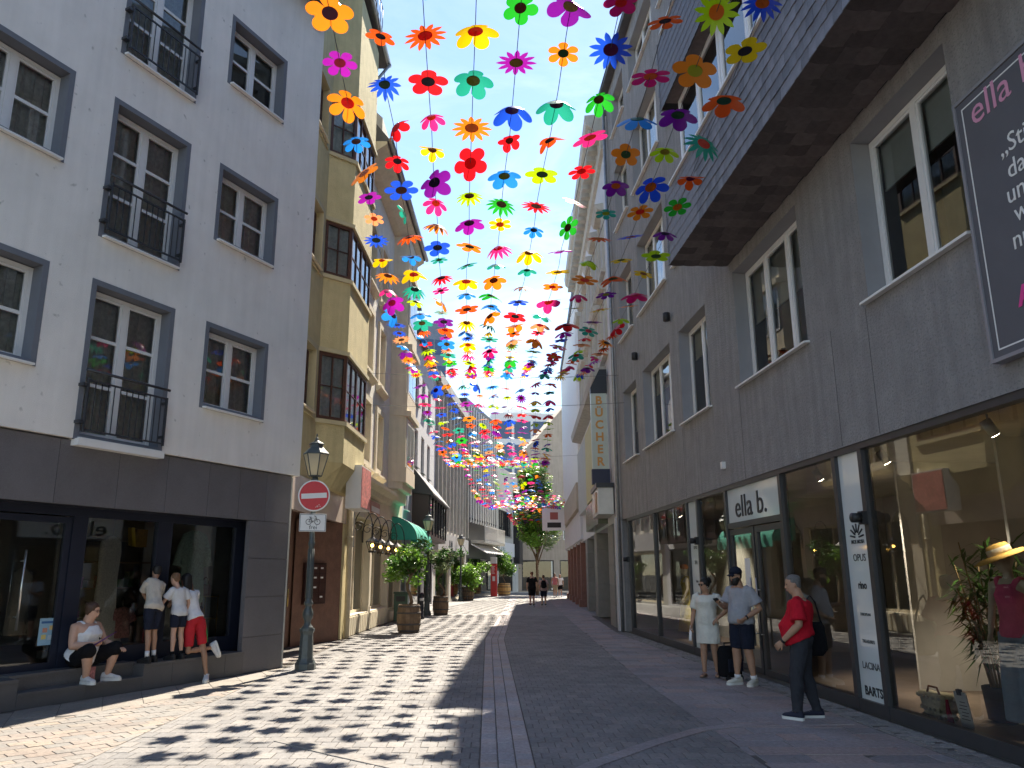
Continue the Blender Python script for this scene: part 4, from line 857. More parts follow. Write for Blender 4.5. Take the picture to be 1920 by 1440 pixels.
# slate-clad bay: bands of shingles with ribbon windows between
BD = 1.12; B0, B1 = -4.0, 14.0
bays_ = [(7.35, 8.8), (10.6, 12.1), (14.0, 15.4)]
core = G.mb()
for (z0, z1) in bays_: core.box(B0, B1-0.02, 0.0, BD-0.02, z0+0.02, z1)
core.box(B0, B1-0.3, 0.0, BD-0.34, 8.8, 10.6); core.box(B0, B1-0.3, 0.0, BD-0.34, 12.1, 14.0); core.box(B0, B1-0.02, 0, BD-0.02, 15.4, 17.9)
bay = core.build('slate_bay', slate_back, G.t)
def slate_piece(wd, ht, curve=False):
    mb = MB(); n = 5
    pts = [(-wd/2, ht/2), (wd/2, ht/2)] + [(wd/2 - wd*i/n, -ht/2 - (0.03*math.sin(math.pi*i/n) if curve else 0.012*(i/n))) for i in range(n+1)]
    mb.add([(x, 0.004, z) for x, z in pts] + [(x, 0.012 if z < 0 else 0.006, z) for x, z in pts], [tuple(range(len(pts), 2*len(pts)))] + [(i, (i+1) % len(pts), len(pts)+(i+1) % len(pts), len(pts)+i) for i in range(len(pts))])
    return mb
def slates(z0, z1, d, x0, x1, lim, m):
    wd, ht = 0.2, 0.185; me = None; rest = G.mb(); items = []
    rows = int(round((z1-z0)/ht))
    for r in range(rows):
        x = x0 + (wd/2 if r % 2 else 0)
        while x < x1: items.append((x, z0 + (r+0.5)*ht)); x += wd
    items.sort(key=lambda p: abs(p[0]-8.5))
    for i, (x, z) in enumerate(items):
        if i < lim and 5 < x:
            if me is None: me = slate_piece(wd-0.006, ht+0.02).mesh('slate'); me.materials.append(m)
            o = link('slate', me, bay); o.location = (x, (d + random.uniform(0, 0.003))*G.o, z); o.rotation_euler = (random.gauss(0.02, 0.012), random.gauss(0, 0.01), 0)
        else:
            rest.M = Matrix.Translation((x, d, z)); pm = slate_piece(wd-0.006, ht+0.02); rest.add(pm.v, pm.f)
    rest.M = None
    if rest.f: tag(rest.build('slate_field', m, bay, recalc=False), kind='stuff')
slates(7.37, 8.82, BD-0.02, B0, B1, 290, slate_m)
slates(10.6, 12.1, BD-0.02, B0, B1, 0, slate_m); slates(14.0, 17.9, BD-0.02, B0, B1, 0, slate_m)
# end cheek of the bay
ck = G.mb(); 
for (z0, z1) in bays_ + [(15.4, 17.9)]: ck.box(B1-0.02, B1+0.012, 0.0, BD, z0, z1)
ck.build('bay_end_cladding', slate_m, bay)
# soffit slates, laid in curved courses
sw, sl = 0.3, 0.29; nx = int((B1-3.0)/sl); me = None
for i in range(nx):
    for j in range(4):
        x = B1 - 0.14 - i*sl; d = 0.13 + j*0.285 + (0.05 if i % 2 else 0.0)
        if d > BD: continue
        if me is None:
            mb = MB(); n = 5; pts = [(-0.145, -0.15), (-0.145, 0.15)] + [(0.15 + 0.035*math.sin(math.pi*k/n), 0.15 - 0.3*k/n) for k in range(n+1)]
            mb.add([(x_, y_, -0.006 - (0.012 if x_ > 0.1 else 0)) for x_, y_ in pts] + [(x_, y_, 0.004) for x_, y_ in pts], [tuple(range(len(pts)))[::-1]] + [(k, (k+1) % len(pts), len(pts)+(k+1) % len(pts), len(pts)+k) for k in range(len(pts))])
            me = mb.mesh('soffit_slate'); me.materials.append(slate_brown)
        o = link('soffit_slate', me, bay); o.location = (x, min(d, BD-0.16)*G.o, 7.362 + random.uniform(-0.002, 0.002)); o.rotation_euler = (random.gauss(0, 0.01), random.gauss(0, 0.012), random.gauss(0, 0.02))
so2 = G.mb(); so2.box(B0, B1-0.32, BD-0.36, BD-0.03, 10.57, 10.6); so2.build('upper_soffit', slate_brown, bay)
for (z0, z1) in ((8.8, 10.58), (12.1, 13.98)):
    for k in range(6): window(G, B1-0.35-(k+1)*2.35, B1-0.35-k*2.35-0.03, z0+0.02, z1, BD-0.25, 2, (), fw=0.07, mull=0.11, sill=False, curtain=None, room=0, parent=bay, part='bay_window')
    G.mb().box(B0, B1-0.32, BD-0.28, BD+0.03, z0-0.01, z0+0.03).build('bay_sill', white_paint, bay)
endw = G.mb(); endw.box(B1-0.33, B1-0.3, 0.0, BD-0.3, 8.82, 10.58); endw.build('bay_end_window', upvc, bay)
# ---- shop front
alu = mat('anthracite_alu', (0.06, 0.06, 0.064), 0.4, 0.06, 6, metal=0.3)
sf = G.mb(); Z0, Z1 = 0.16, 3.22
mul_s = [(23.9, 24.0), (20.78, 20.88), (17.74, 17.84), (16.96, 17.06), (15.12, 15.22), (12.5, 12.6), (10.62, 10.72), (9.9, 10.0), (5.5, 5.6), (1.0, 1.1), (-3, -2.9)]
for (a, b) in mul_s: sf.box(a, b, -0.14, -0.02, 0.02, Z1)
sf.box(-4, 24.05, -0.15, -0.015, Z1, 3.3); sf.box(-4, 12.5, -0.15, -0.025, 0.02, Z0); sf.box(15.22, 24.0, -0.15, -0.025, 0.02, Z0); sf.box(12.6, 15.12, -0.14, -0.03, 2.5, 2.6)
sfo = sf.build('shop_front', alu, G.t)
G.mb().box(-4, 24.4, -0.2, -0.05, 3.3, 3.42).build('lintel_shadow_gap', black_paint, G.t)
pl = G.mb(); pl.box(-4, 24.4, -0.3, -0.06, -0.05, 0.04); pl.build('plinth', granite_step, G.t)
for (a, b) in ((20.88, 23.9), (17.84, 20.78), (15.22, 16.96), (10.72, 12.5), (5.6, 9.9), (1.1, 5.5), (-2.9, 1.0)): glass(G, sfo, a, b, Z0, Z1, -0.07, pane_shop)
foil = mat('white_window_foil', (0.66, 0.72, 0.72), 0.06, 0.03, 3, spec=0.7)
for (a, b) in ((17.06, 17.74), (10.0, 10.62)):
    G.mb().box(a, b, -0.095, -0.07, Z0, Z1).build('foil_panel', foil, sfo)
ink = mat('print_black', (0.03, 0.035, 0.04), 0.5)
def ltext(body, s, z, size, m, parent, d, name='lettering', **k): return text_mesh(name, body, size, m, parent, (s, d*G.o, z), XD, (0, 0, 1), **k)
for (body, z, size) in (('OPUS', 1.84, 0.13), ('rino', 1.5, 0.13), ('EUROPEAN', 1.17, 0.05), ('TREASURES', 0.84, 0.06), ('LACINA', 0.53, 0.12), ('BARTS', 0.22, 0.15)):
    ltext(body, 10.31, z, size, ink, sfo, -0.066, align='CENTER', depth=0.0015, weight=0.004 if body in ('BARTS', 'rino') else 0.0)
for i in range(7):
    a = math.pi*i/6; G.mb().tube([(10.31+0.05*math.cos(a), -0.066, 2.14+0.06*math.sin(a)), (10.31+0.17*math.cos(a), -0.066, 2.16+0.15*math.sin(a))], 0.012, 5).build('emblem_ray', ink, sfo)
ltext('MOS MOSH', 10.31, 2.06, 0.065, ink, sfo, -0.066, align='CENTER', depth=0.0015, weight=0.002)
for (body, z, size) in (('OPUS', 2.2, 0.1), ('041', 1.88, 0.13), ('rino', 1.5, 0.1), ('LACINA', 0.5, 0.09)): ltext(body, 17.4, z, size, ink, sfo, -0.066, align='CENTER', depth=0.0015)
# door with name above
tr_ = G.mb(); tr_.box(12.6, 15.12, -0.1, -0.07, 2.6, Z1); tr_.build('foil_panel', foil, sfo)
ltext('ella b.', 14.75, 2.69, 0.56, ink, sfo, -0.062, depth=0.006, squash=1.18)
for (a, b) in ((12.6, 13.83), (13.87, 15.12)):
    dr = G.mb(); ring(dr, a+0.01, b-0.01, 0.05, 2.48, 0.1, -0.12, -0.05); do = dr.build('shop_door', alu, G.t); glass(G, do, a+0.11, b-0.11, 0.15, 2.38, -0.08, pane_shop)
    hx = 13.74 if a < 13 else 13.98; hb = G.mb(); hb.tube([(hx, 0.02, 0.5), (hx, 0.02, 1.62)], 0.016, 8); hb.tube([(hx, 0.02, 0.7), (hx, -0.06, 0.7)], 0.01, 6); hb.tube([(hx, 0.02, 1.42), (hx, -0.06, 1.42)], 0.01, 6); hb.build('door_handle', steel, do)
G.mb().box(14.2, 14.45, -0.07, -0.064, 1.35, 1.95).build('opening_hours_sheet', white_paint, sfo)
for (x, z) in ((23.95, 2.1), (17.0, 2.36), (9.95, 2.36)):
    G.mb().box(x-0.05, x+0.06, -0.02, 0.05, z-0.08, z+0.08).build('door_stop_bracket', black_paint, sfo); G.mb().tube([(x, 0.05, z), (x, 0.16, z)], 0.06, 12).build('door_stop_knob', black_paint, sfo)
# shop room
rm = G.mb(); k = -4.2; x0, x1 = -3.5, 24.2
rm.quad((x0, k, 0), (x1, k, 0), (x1, k, 3.3), (x0, k, 3.3)); rm.quad((x0, -0.2, 0), (x0, k, 0), (x0, k, 3.3), (x0, -0.2, 3.3)); rm.quad((x1, -0.2, 0), (x1, -0.2, 3.3), (x1, k, 3.3), (x1, k, 0)); rm.quad((x0, -0.15, 3.3), (x0, k, 3.3), (x1, k, 3.3), (x1, -0.15, 3.3))
room2 = rm.build('shop_room', room_mid, G.t, recalc=False)
G.mb().box(x0, x1, k, -0.16, -0.02, 0.1).build('shop_floor', room_floor, room2)
for (a, b) in ((9.35, 9.4), (6.2, 6.25), (17.2, 17.25), (11.6, 11.65)): G.mb().box(a, b, k, -1.4, 0.1, 3.29).build('room_divider', room_mid, room2)
G.mb().box(18.0, 23.8, -1.9, -1.85, 0.1, 2.6).build('display_back', mat('display_grey', (0.34, 0.34, 0.3), 0.9, 0.1, 3), room2)
# hanging sign board
sb = G.mb(); sb.box(4.3, 7.05, 0.02, 0.12, 3.6, 6.25); sign = link('sign_board', None); place(sign, G.w(7.05, 0, 3.6), G.t.rotation_euler.z); tag(sign, 'large grey sign board with pink shop name on the grey wall', 'sign')
sbm = MB(G.o); sbm.box(-2.8, 0, 0.02, 0.11, 0, 2.62); sbm.build('board', mat('board_grey', (0.115, 0.115, 0.13), 0.7, 0.06, 2), sign)
rg = MB(G.o); ring(rg, -2.83, 0.03, -0.03, 2.65, 0.035, 0.015, 0.125); rg.build('board_frame', mat('board_frame_grey', (0.3, 0.3, 0.33), 0.5, metal=0.3), sign)
ln = MB(G.o); ring(ln, -2.72, -0.08, 0.07, 2.54, 0.014, 0.11, 0.113); ln.build('border_line', white_paint, sign)
pinkp = mat('sign_pink_letter', (0.72, 0.32, 0.47), 0.5)
def stext(body, s, z, size, m, **k): return text_mesh('lettering', body, size, m, sign, (s-7.05, 0.114*G.o, z-3.6), XD, (0, 0, 1), depth=0.002, **k)
stext('ella b.', 6.85, 5.88, 0.4, pinkp, squash=1.05)
for (body, s, z) in (('„Stil', 6.55, 5.36), ('das', 6.5, 5.12), ('uns', 6.56, 4.9), ('wi', 6.5, 4.7), ('nur', 6.58, 4.47)): stext(body, s, z+0.02, 0.25, white_paint)
stext('A', 6.62, 3.98, 0.24, mat('sign_magenta_letter', (0.75, 0.05, 0.3), 0.5), weight=0.01)

# ================================================================== RIGHT ROW beyond
O_ = Front('bookshop_building', 'pale ornate building with vertical book shop sign and concrete pillars', (4.06, 24.9), (4.86, 41.0), True)
q = lambda y: y - 24.9
wl_ = [(q(yy), q(yy)+1.2, z, z+2.0) for z in (9.2, 12.2) for yy in (26.2, 28.6, 31.0, 33.4, 35.8, 38.2)]
w = O_.mb(); wall_faces(w, 0, O_.L, 3.3, 17.4, wl_, 0, 0.2); hull(w, 0, O_.L, 3.3, 17.4, 9); w.quad((0, -1.2, 0), (O_.L, -1.2, 0), (O_.L, -1.2, 3.4), (0, -1.2, 3.4)); w.quad((0, 0, 3.3), (O_.L, 0, 3.3), (O_.L, -1.3, 3.3), (0, -1.3, 3.3)); w.build('wall', pale_render, O_.t, recalc=False)
for (a, b, c, e) in wl_:
    o = window(O_, a, b, c, e, -0.15, 2, (0.66,), fm=upvc, curtain=None, gm=pane_dark, sill=False, room=0.5)
    hd_ = O_.mb(); hd_.prism([(0, e+0.1), (0.22, e+0.16), (0.3, e+0.34), (0, e+0.4)], 'x', a-0.25, b+0.25); hd_.box(a-0.2, a-0.06, 0, 0.08, c-0.1, e+0.1); hd_.box(b+0.06, b+0.2, 0, 0.08, c-0.1, e+0.1); hd_.box(a-0.25, b+0.25, 0, 0.16, c-0.22, c-0.08); hd_.build('moulding', stone_light, o)
cn_ = O_.mb(); cn_.prism([(0, 16.1), (0.12, 16.15), (0.16, 16.7), (0.6, 17.1), (0.65, 17.45), (0, 17.5)], 'x', 0, O_.L); co = cn_.build('cornice', stone_light, O_.t)
for i in range(22): O_.mb().box(0.15+i*0.72, 0.5+i*0.72, 0.12, 0.5, 16.55, 17.0).build('cornice_bracket', stone_light, co)
bl = O_.mb(); bl.prism([(0, 8.3), (0.45, 8.4), (0.5, 8.7), (0, 8.8)], 'x', 2.0, O_.L); blo = bl.build('string_course', stone_grey, O_.t)
rf = O_.mb(); rf.prism([(0.3, 17.45), (0.1, 17.6), (-3.5, 19.0), (-9, 19.0), (-9, 17.4)], 'x', 0, O_.L); rf.build('roof', roof_dark, O_.t)
# yellow fluted panels and book shop sign
fy = mat('yellow_fluted_panel', (0.55, 0.48, 0.27), 0.6, 0.08, 3); 
for i in range(14): O_.mb().box(3.2+i*0.42, 3.56+i*0.42, 0.05, 0.3, 4.55, 7.5).build('yellow_panel', fy, O_.t)
for i in range(12): O_.mb().box(9.3+i*0.5, 9.7+i*0.5, 0.05, 0.25, 4.5, 7.6).build('grey_panel', mat('grey_fluted_panel', (0.46, 0.47, 0.47), 0.6, 0.08, 3), O_.t)
vs = thing('vertical_sign', 'tall pale glass sign with orange letters BÜCHER between grey and yellow facades', 'sign', O_.w(1.6, 0, 4.6), O_.t.rotation_euler.z)
v = MB(O_.o); v.box(-0.12, 0.12, 0.08, 0.62, 0.5, 3.1); v.build('sign_panel', mat('sign_pale_green', (0.5, 0.56, 0.5), 0.3, 0.08, 2), vs)
v = MB(O_.o); v.prism([(0.05, 3.1), (0.62, 3.1), (0.62, 3.3), (0.3, 3.95), (0.05, 3.95)], 'x', -0.13, 0.13); v.build('sign_head', black_panel, vs)
v = MB(O_.o); v.box(-0.14, 0.14, 0.05, 0.65, 0.0, 0.5); v.build('sign_foot', mat('sign_navy', (0.02, 0.025, 0.06), 0.4), vs)
orange = mat('sign_orange', (0.6, 0.3, 0.08), 0.45)
for i, chh in enumerate('BÜCHER'):
    text_mesh('letter', chh, 0.4, orange, vs, (-0.125, 0.35*O_.o, 2.72-i*0.42), Vector((0, -1*O_.o, 0)), (0, 0, 1), depth=0.012, align='CENTER', weight=0.012)
bx = O_.mb(); bx.box(0.7, 2.9, 0.05, 0.55, 3.55, 4.4); bxo = bx.build('light_box', mat('light_box_white', (0.6, 0.6, 0.56), 0.25, 0.1, 2), O_.t)
O_.mb().box(0.65, 2.95, 0.02, 0.6, 4.4, 4.55).build('light_box_frame', black_panel, bxo); O_.mb().box(1.1, 1.7, 0.55, 0.57, 3.65, 4.28).build('light_box_picture', mat('picture_brown', (0.3, 0.15, 0.06), 0.4, 0.3, 6), bxo)
O_.mb().box(3.2, 9.0, 0.0, 0.35, 3.4, 4.4).build('shop_sign_band', mat('sign_green_glass', (0.12, 0.15, 0.1), 0.2, 0.3, 2, spec=0.7), O_.t)
# arcade pillars of stacked concrete blocks
conc = mat('concrete_block', (0.27, 0.265, 0.25), 0.85, 0.1, 4, 0.3, 50, obj_var=0.08)
for (p0, p1, nm) in ((1.6, 3.2, 0), (7.9, 9.2, 1), (13.2, 14.4, 2)):
    pr = link('pillar', None, O_.t); pr.location = (p0, 0, 0)
    for i in range(5): MB(O_.o).box(0, p1-p0, -0.8, 0.02, 0.004+i*0.66, 0.654+i*0.66).build('concrete_block', conc, pr)
O_.mb().box(0.0, 0.35, -0.3, 0.1, 0, 3.4).build('corner_post', pale_render, O_.t)
sw_ = O_.mb(); ring(sw_, 0.4, O_.L, 0.1, 3.2, 0.12, -1.2, -1.1); swo = sw_.build('shop_window', alu, O_.t); glass(O_, swo, 0.52, O_.L-0.12, 0.22, 3.08, -1.12, pane_dark)
# white fluted metal building
M_ = Front('fluted_building', 'white fluted metal-clad building with red stone columns at street level', (4.86, 41.0), (5.85, 60.0), True)
w = M_.mb(); wall_faces(w, 0, M_.L, 3.3, 17.0, [], 0); hull(w, 0, M_.L, 3.3, 17.0, 9); w.quad((0, -1.2, 0), (M_.L, -1.2, 0), (M_.L, -1.2, 3.4), (0, -1.2, 3.4)); w.quad((0, 0, 3.3), (M_.L, 0, 3.3), (M_.L, -1.3, 3.3), (0, -1.3, 3.3)); w.build('wall', pale_render, M_.t, recalc=False)
for i in range(38): M_.mb().prism([(0.1+i*0.5, 0.0), (0.2+i*0.5, 0.14), (0.4+i*0.5, 0.14), (0.5+i*0.5, 0.0)], 'z', 6.4, 16.7).build('metal_flute', white_paint, M_.t)
M_.mb().box(0, M_.L, 0, 0.2, 16.7, 17.3).build('parapet', roof_dark, M_.t)
M_.mb().box(0, M_.L, 0, 0.12, 3.4, 4.9).build('sign_band', pale_render, M_.t); M_.mb().box(0, M_.L, 0, 0.3, 4.95, 6.3).build('stone_band', beige_render, M_.t)
redst = mat('red_column_stone', (0.27, 0.13, 0.1), 0.6, 0.12, 5)
for i in range(5):
    c = M_.mb(); c.box(2.0+i*3.6, 2.55+i*3.6, -0.55, 0.02, 0.35, 3.35); co = c.build('column', redst, M_.t); M_.mb().box(1.85+i*3.6, 2.7+i*3.6, -0.7, 0.15, 0, 0.35).build('column_base', redst, co)
sw_ = M_.mb(); ring(sw_, 0.2, M_.L, 0.1, 3.2, 0.12, -1.2, -1.1); swo = sw_.build('shop_window', alu, M_.t); glass(M_, swo, 0.32, M_.L-0.12, 0.22, 3.08, -1.12, pane_dark)
hs = thing('hanging_sign', 'small white square sign hanging out beside the tree', 'sign', M_.w(14.5, 0, 4.6), M_.t.rotation_euler.z)
h_ = MB(M_.o); h_.box(-0.05, 0.05, 0.25, 1.85, 0, 1.6); h_.build('sign_plate', white_paint, hs); h_ = MB(M_.o); h_.box(-0.056, -0.05, 0.75, 1.3, 0.75, 1.25); h_.build('emblem', mat('emblem_red', (0.4, 0.12, 0.1), 0.5), hs); h_ = MB(M_.o); h_.box(-0.056, -0.05, 0.55, 1.5, 0.2, 0.55); h_.build('caption_bar', black_paint, hs); h_ = MB(M_.o); h_.tube([(0, 0, 1.5), (0, 0.3, 1.5)], 0.03, 6); h_.build('arm', rail_metal, hs)
# ================================================================== FLOWER CANOPY
NEAR = {
  0: [(-1.33, 5.73, 0.39, 5, 'orange', 'purple'), (-1.36, 6.36, 0.3, 6, 'violet', 'pink'), (-1.39, 6.96, 0.38, 6, 'orange', 'red'), (-1.42, 7.65, 0.29, 6, 'azure', 'brown'), (-1.44, 8.33, 0.39, 5, 'orange', 'ochre'), (-1.47, 8.93, 0.29, 5, 'violet', 'navy'), (-1.49, 9.54, 0.25, 6, 'salmon', 'orange'), (-1.56, 10.24, 0.34, 12, 'blue', 'green'), (-1.57, 10.99, 0.3, 5, 'yellow', 'red'), (-1.57, 11.67, 0.39, 12, 'orange', 'brown'), (-1.66, 12.39, 0.32, 6, 'pink', 'orange'), (-1.69, 13.14, 0.39, 5, 'violet', 'pink'), (-1.75, 13.96, 0.4, 5, 'azure', 'brown')],
  1: [(-0.94, 6.01, 0.26, 5, 'vermilion', 'navy'), (-0.99, 6.67, 0.31, 12, 'blue', 'green'), (-0.97, 7.37, 0.29, 5, 'red', 'brown'), (-1.02, 8.06, 0.28, 6, 'red', 'navy'), (-1.05, 8.75, 0.39, 6, 'blue', 'brown'), (-1.07, 9.38, 0.27, 6, 'teal', 'green'), (-1.09, 10.11, 0.39, 12, 'vermilion', 'navy'), (-1.14, 10.86, 0.3, 6, 'azure', 'brown'), (-1.16, 11.62, 0.4, 5, 'yellow', 'red'), (-1.21, 12.34, 0.39, 12, 'teal', 'navy'), (-1.26, 13.07, 0.29, 6, 'lime', 'brown'), (-1.25, 13.88, 0.39, 5, 'azure', 'ochre')],
  2: [(-0.55, 6.0, 0.37, 12, 'vermilion', 'red'), (-0.57, 6.63, 0.37, 5, 'red', 'navy'), (-0.58, 7.2, 0.26, 6, 'pink', 'orange'), (-0.61, 7.82, 0.28, 6, 'yellow', 'brown'), (-0.64, 8.55, 0.39, 5, 'purple', 'navy'), (-0.65, 9.08, 0.29, 6, 'pink', 'orange'), (-0.67, 9.72, 0.37, 12, 'orange', 'brown'), (-0.72, 10.51, 0.37, 5, 'blue', 'navy'), (-0.73, 10.99, 0.25, 6, 'teal', 'green'), (-0.74, 11.77, 0.37, 12, 'red', 'navy'), (-0.79, 12.45, 0.28, 6, 'pink', 'brown'), (-0.8, 13.17, 0.35, 5, 'orange', 'navy'), (-0.85, 13.81, 0.27, 6, 'green', 'brown'), (-0.85, 14.49, 0.39, 5, 'purple', 'navy')],
  3: [(-0.11, 5.94, 0.38, 5, 'yellow', 'red'), (-0.14, 6.61, 0.37, 5, 'teal', 'olive'), (-0.17, 7.4, 0.41, 12, 'orange', 'ochre'), (-0.2, 8.11, 0.39, 5, 'red', 'red'), (-0.23, 8.88, 0.34, 12, 'lime', 'brown'), (-0.25, 9.66, 0.39, 5, 'violet', 'purple'), (-0.26, 10.47, 0.37, 5, 'orange', 'navy'), (-0.32, 11.21, 0.31, 6, 'teal', 'navy'), (-0.35, 11.95, 0.41, 5, 'yellow', 'red'), (-0.37, 12.63, 0.32, 6, 'azure', 'navy'), (-0.38, 13.59, 0.43, 5, 'vermilion', 'brown'), (-0.41, 14.53, 0.39, 12, 'yellow', 'brown')],
  4: [(0.27, 5.67, 0.29, 5, 'green', 'brown'), (0.26, 6.36, 0.36, 12, 'violet', 'olive'), (0.24, 7.07, 0.39, 5, 'blue', 'purple'), (0.23, 7.64, 0.24, 5, 'red', 'brown'), (0.19, 8.39, 0.38, 5, 'azure', 'olive'), (0.17, 9.11, 0.37, 12, 'green', 'brown'), (0.16, 9.72, 0.3, 6, 'yellow', 'orange'), (0.14, 10.51, 0.38, 12, 'pink', 'red'), (0.11, 11.19, 0.31, 6, 'teal', 'navy'), (0.09, 11.9, 0.38, 5, 'orange', 'brown'), (0.06, 12.72, 0.4, 5, 'green', 'navy'), (0.05, 13.37, 0.36, 5, 'azure', 'brown'), (0.03, 14.04, 0.38, 5, 'orange', 'brown')],
  5: [(0.69, 5.65, 0.36, 5, 'purple', 'olive'), (0.68, 6.23, 0.28, 6, 'orange', 'green'), (0.68, 6.97, 0.39, 5, 'teal', 'purple'), (0.66, 7.63, 0.3, 5, 'vermilion', 'navy'), (0.63, 8.36, 0.38, 5, 'lime', 'green'), (0.61, 9.17, 0.38, 12, 'red', 'brown'), (0.62, 9.89, 0.27, 6, 'azure', 'navy'), (0.6, 10.67, 0.39, 6, 'yellow', 'brown'), (0.6, 11.42, 0.29, 5, 'teal', 'green'), (0.57, 12.25, 0.41, 12, 'orange', 'navy'), (0.53, 13.1, 0.35, 6, 'blue', 'brown'), (0.51, 14.08, 0.42, 5, 'red', 'navy')],
  6: [(1.1, 5.61, 0.28, 5, 'crimson', 'red'), (1.1, 6.18, 0.38, 12, 'blue', 'purple'), (1.09, 6.9, 0.29, 6, 'green', 'brown'), (1.09, 7.58, 0.38, 5, 'pink', 'orange'), (1.08, 8.29, 0.3, 6, 'red', 'red'), (1.09, 9.05, 0.31, 5, 'pink', 'orange'), (1.07, 9.82, 0.32, 6, 'green', 'brown'), (1.05, 10.63, 0.36, 5, 'violet', 'navy'), (1.09, 11.52, 0.38, 5, 'yellow', 'brown'), (1.06, 12.25, 0.33, 5, 'orange', 'red'), (1.06, 13.1, 0.43, 5, 'pink', 'orange'), (1.01, 14.0, 0.4, 5, 'teal', 'navy')],
  7: [(1.51, 5.82, 0.29, 6, 'vermilion', 'navy'), (1.53, 6.55, 0.37, 6, 'crimson', 'orange'), (1.53, 7.23, 0.4, 6, 'azure', 'green'), (1.53, 7.92, 0.31, 5, 'orange', 'green'), (1.53, 8.63, 0.31, 5, 'purple', 'orange'), (1.52, 9.38, 0.27, 6, 'teal', 'lime'), (1.54, 10.18, 0.36, 12, 'vermilion', 'ochre'), (1.53, 11.05, 0.3, 5, 'lime', 'brown'), (1.55, 11.9, 0.41, 6, 'orange', 'red'), (1.53, 12.69, 0.32, 6, 'crimson', 'navy'), (1.56, 13.51, 0.4, 5, 'yellow', 'green'), (1.53, 14.7, 0.48, 5, 'red', 'navy')],
  8: [(1.92, 5.72, 0.36, 12, 'lime', 'orange'), (1.93, 6.47, 0.4, 5, 'orange', 'lime'), (1.93, 7.16, 0.38, 5, 'purple', 'green'), (1.95, 7.86, 0.3, 6, 'lime', 'olive'), (1.95, 8.66, 0.4, 6, 'blue', 'orange'), (1.95, 9.33, 0.32, 6, 'orange', 'red'), (1.97, 10.13, 0.39, 12, 'blue', 'orange'), (1.98, 10.99, 0.32, 6, 'yellow', 'green'), (1.99, 11.82, 0.43, 5, 'vermilion', 'green'), (2.0, 12.66, 0.34, 6, 'purple', 'lime'), (2.02, 13.59, 0.41, 12, 'yellow', 'red'), (2.02, 14.53, 0.35, 6, 'purple', 'navy')],
  9: [(2.27, 5.61, 0.32, 12, 'blue', 'orange'), (2.31, 6.2, 0.36, 5, 'yellow', 'navy'), (2.33, 6.92, 0.4, 5, 'vermilion', 'teal'), (2.34, 7.69, 0.42, 12, 'teal', 'red'), (2.38, 8.45, 0.3, 6, 'vermilion', 'purple'), (2.4, 9.2, 0.33, 6, 'green', 'orange'), (2.42, 10.0, 0.31, 6, 'purple', 'navy'), (2.47, 10.84, 0.41, 5, 'lime', 'green'), (2.43, 11.59, 0.3, 6, 'yellow', 'brown'), (2.49, 12.66, 0.46, 5, 'crimson', 'pink'), (2.49, 13.34, 0.34, 6, 'orange', 'navy'), (2.53, 14.28, 0.34, 6, 'lime', 'red')],
}
PAL = {'orange': (1.0, 0.26, 0.015), 'vermilion': (0.95, 0.11, 0.012), 'red': (0.85, 0.012, 0.02), 'crimson': (0.75, 0.01, 0.14), 'pink': (0.93, 0.03, 0.24), 'salmon': (1.0, 0.34, 0.13),
       'yellow': (1.0, 0.6, 0.01), 'lime': (0.52, 0.78, 0.01), 'green': (0.01, 0.47, 0.03), 'teal': (0.01, 0.4, 0.27), 'azure': (0.01, 0.27, 0.85), 'blue': (0.01, 0.09, 0.72), 'violet': (0.42, 0.01, 0.4), 'purple': (0.22, 0.008, 0.3)}
CEN = {'purple': (0.12, 0.01, 0.09), 'pink': (0.75, 0.04, 0.15), 'red': (0.75, 0.02, 0.02), 'brown': (0.22, 0.05, 0.02), 'ochre': (0.6, 0.27, 0.03), 'navy': (0.02, 0.018, 0.06), 'orange': (0.8, 0.18, 0.015), 'green': (0.015, 0.1, 0.035), 'olive': (0.3, 0.24, 0.02), 'lime': (0.4, 0.5, 0.02), 'teal': (0.01, 0.12, 0.09)}
PM = {k: petal_mat('petal_' + k, tuple(c*0.74 for c in v)) for k, v in PAL.items()}; CM = {k: petal_mat('centre_' + k, v) for k, v in CEN.items()}
def outline(kind, th):
    if kind == 12:
        p = 2*math.pi/12; f = abs((th + p/2) % p - p/2) / (p/2); return 0.52 + 0.48*(1-f)**0.75
    n = kind; p = 2*math.pi/n; f = abs((th + p/2) % p - p/2); c, a = (0.63, 0.37) if n == 5 else (0.69, 0.31)
    q_ = a*a - (c*math.sin(f))**2
    return c*math.cos(f) + math.sqrt(q_) if q_ > 0 else 0.36
def flower_mesh(kind, bendv, na=72, rings=(0.33, 0.66, 1.0)):
    vs = [(0, 0, 0)]; fs = []
    def h(x, y): return -bendv[0]*(x*x+y*y) - bendv[1]*x*x + bendv[1]*0.2*y
    for rr in rings:
        for k in range(na):
            th = 2*math.pi*k/na; r = outline(kind, th)*rr*0.5; x, y = r*math.cos(th), r*math.sin(th); vs.append((x, y, h(x, y)))
    for k in range(na): fs.append((0, 1+k, 1+(k+1) % na))
    for j in range(len(rings)-1):
        for k in range(na): fs.append((1+j*na+k, 1+(j+1)*na+k, 1+(j+1)*na+(k+1) % na, 1+j*na+(k+1) % na))
    return vs, fs
BENDS = [(0.25, 0.0), (0.7, 0.0), (0.15, 0.9), (0.05, 0.0), (1.1, 0.2)]
FM = {}; CMESH = {}
for kd in (5, 6, 12):
    for bi, bv in enumerate(BENDS):
        vs, fs = flower_mesh(kd, bv); me = bpy.data.meshes.new('petals'); me.from_pydata(vs, [], fs); me.polygons.foreach_set('use_smooth', [True]*len(fs)); me.materials.append(None); FM[kd, bi] = me
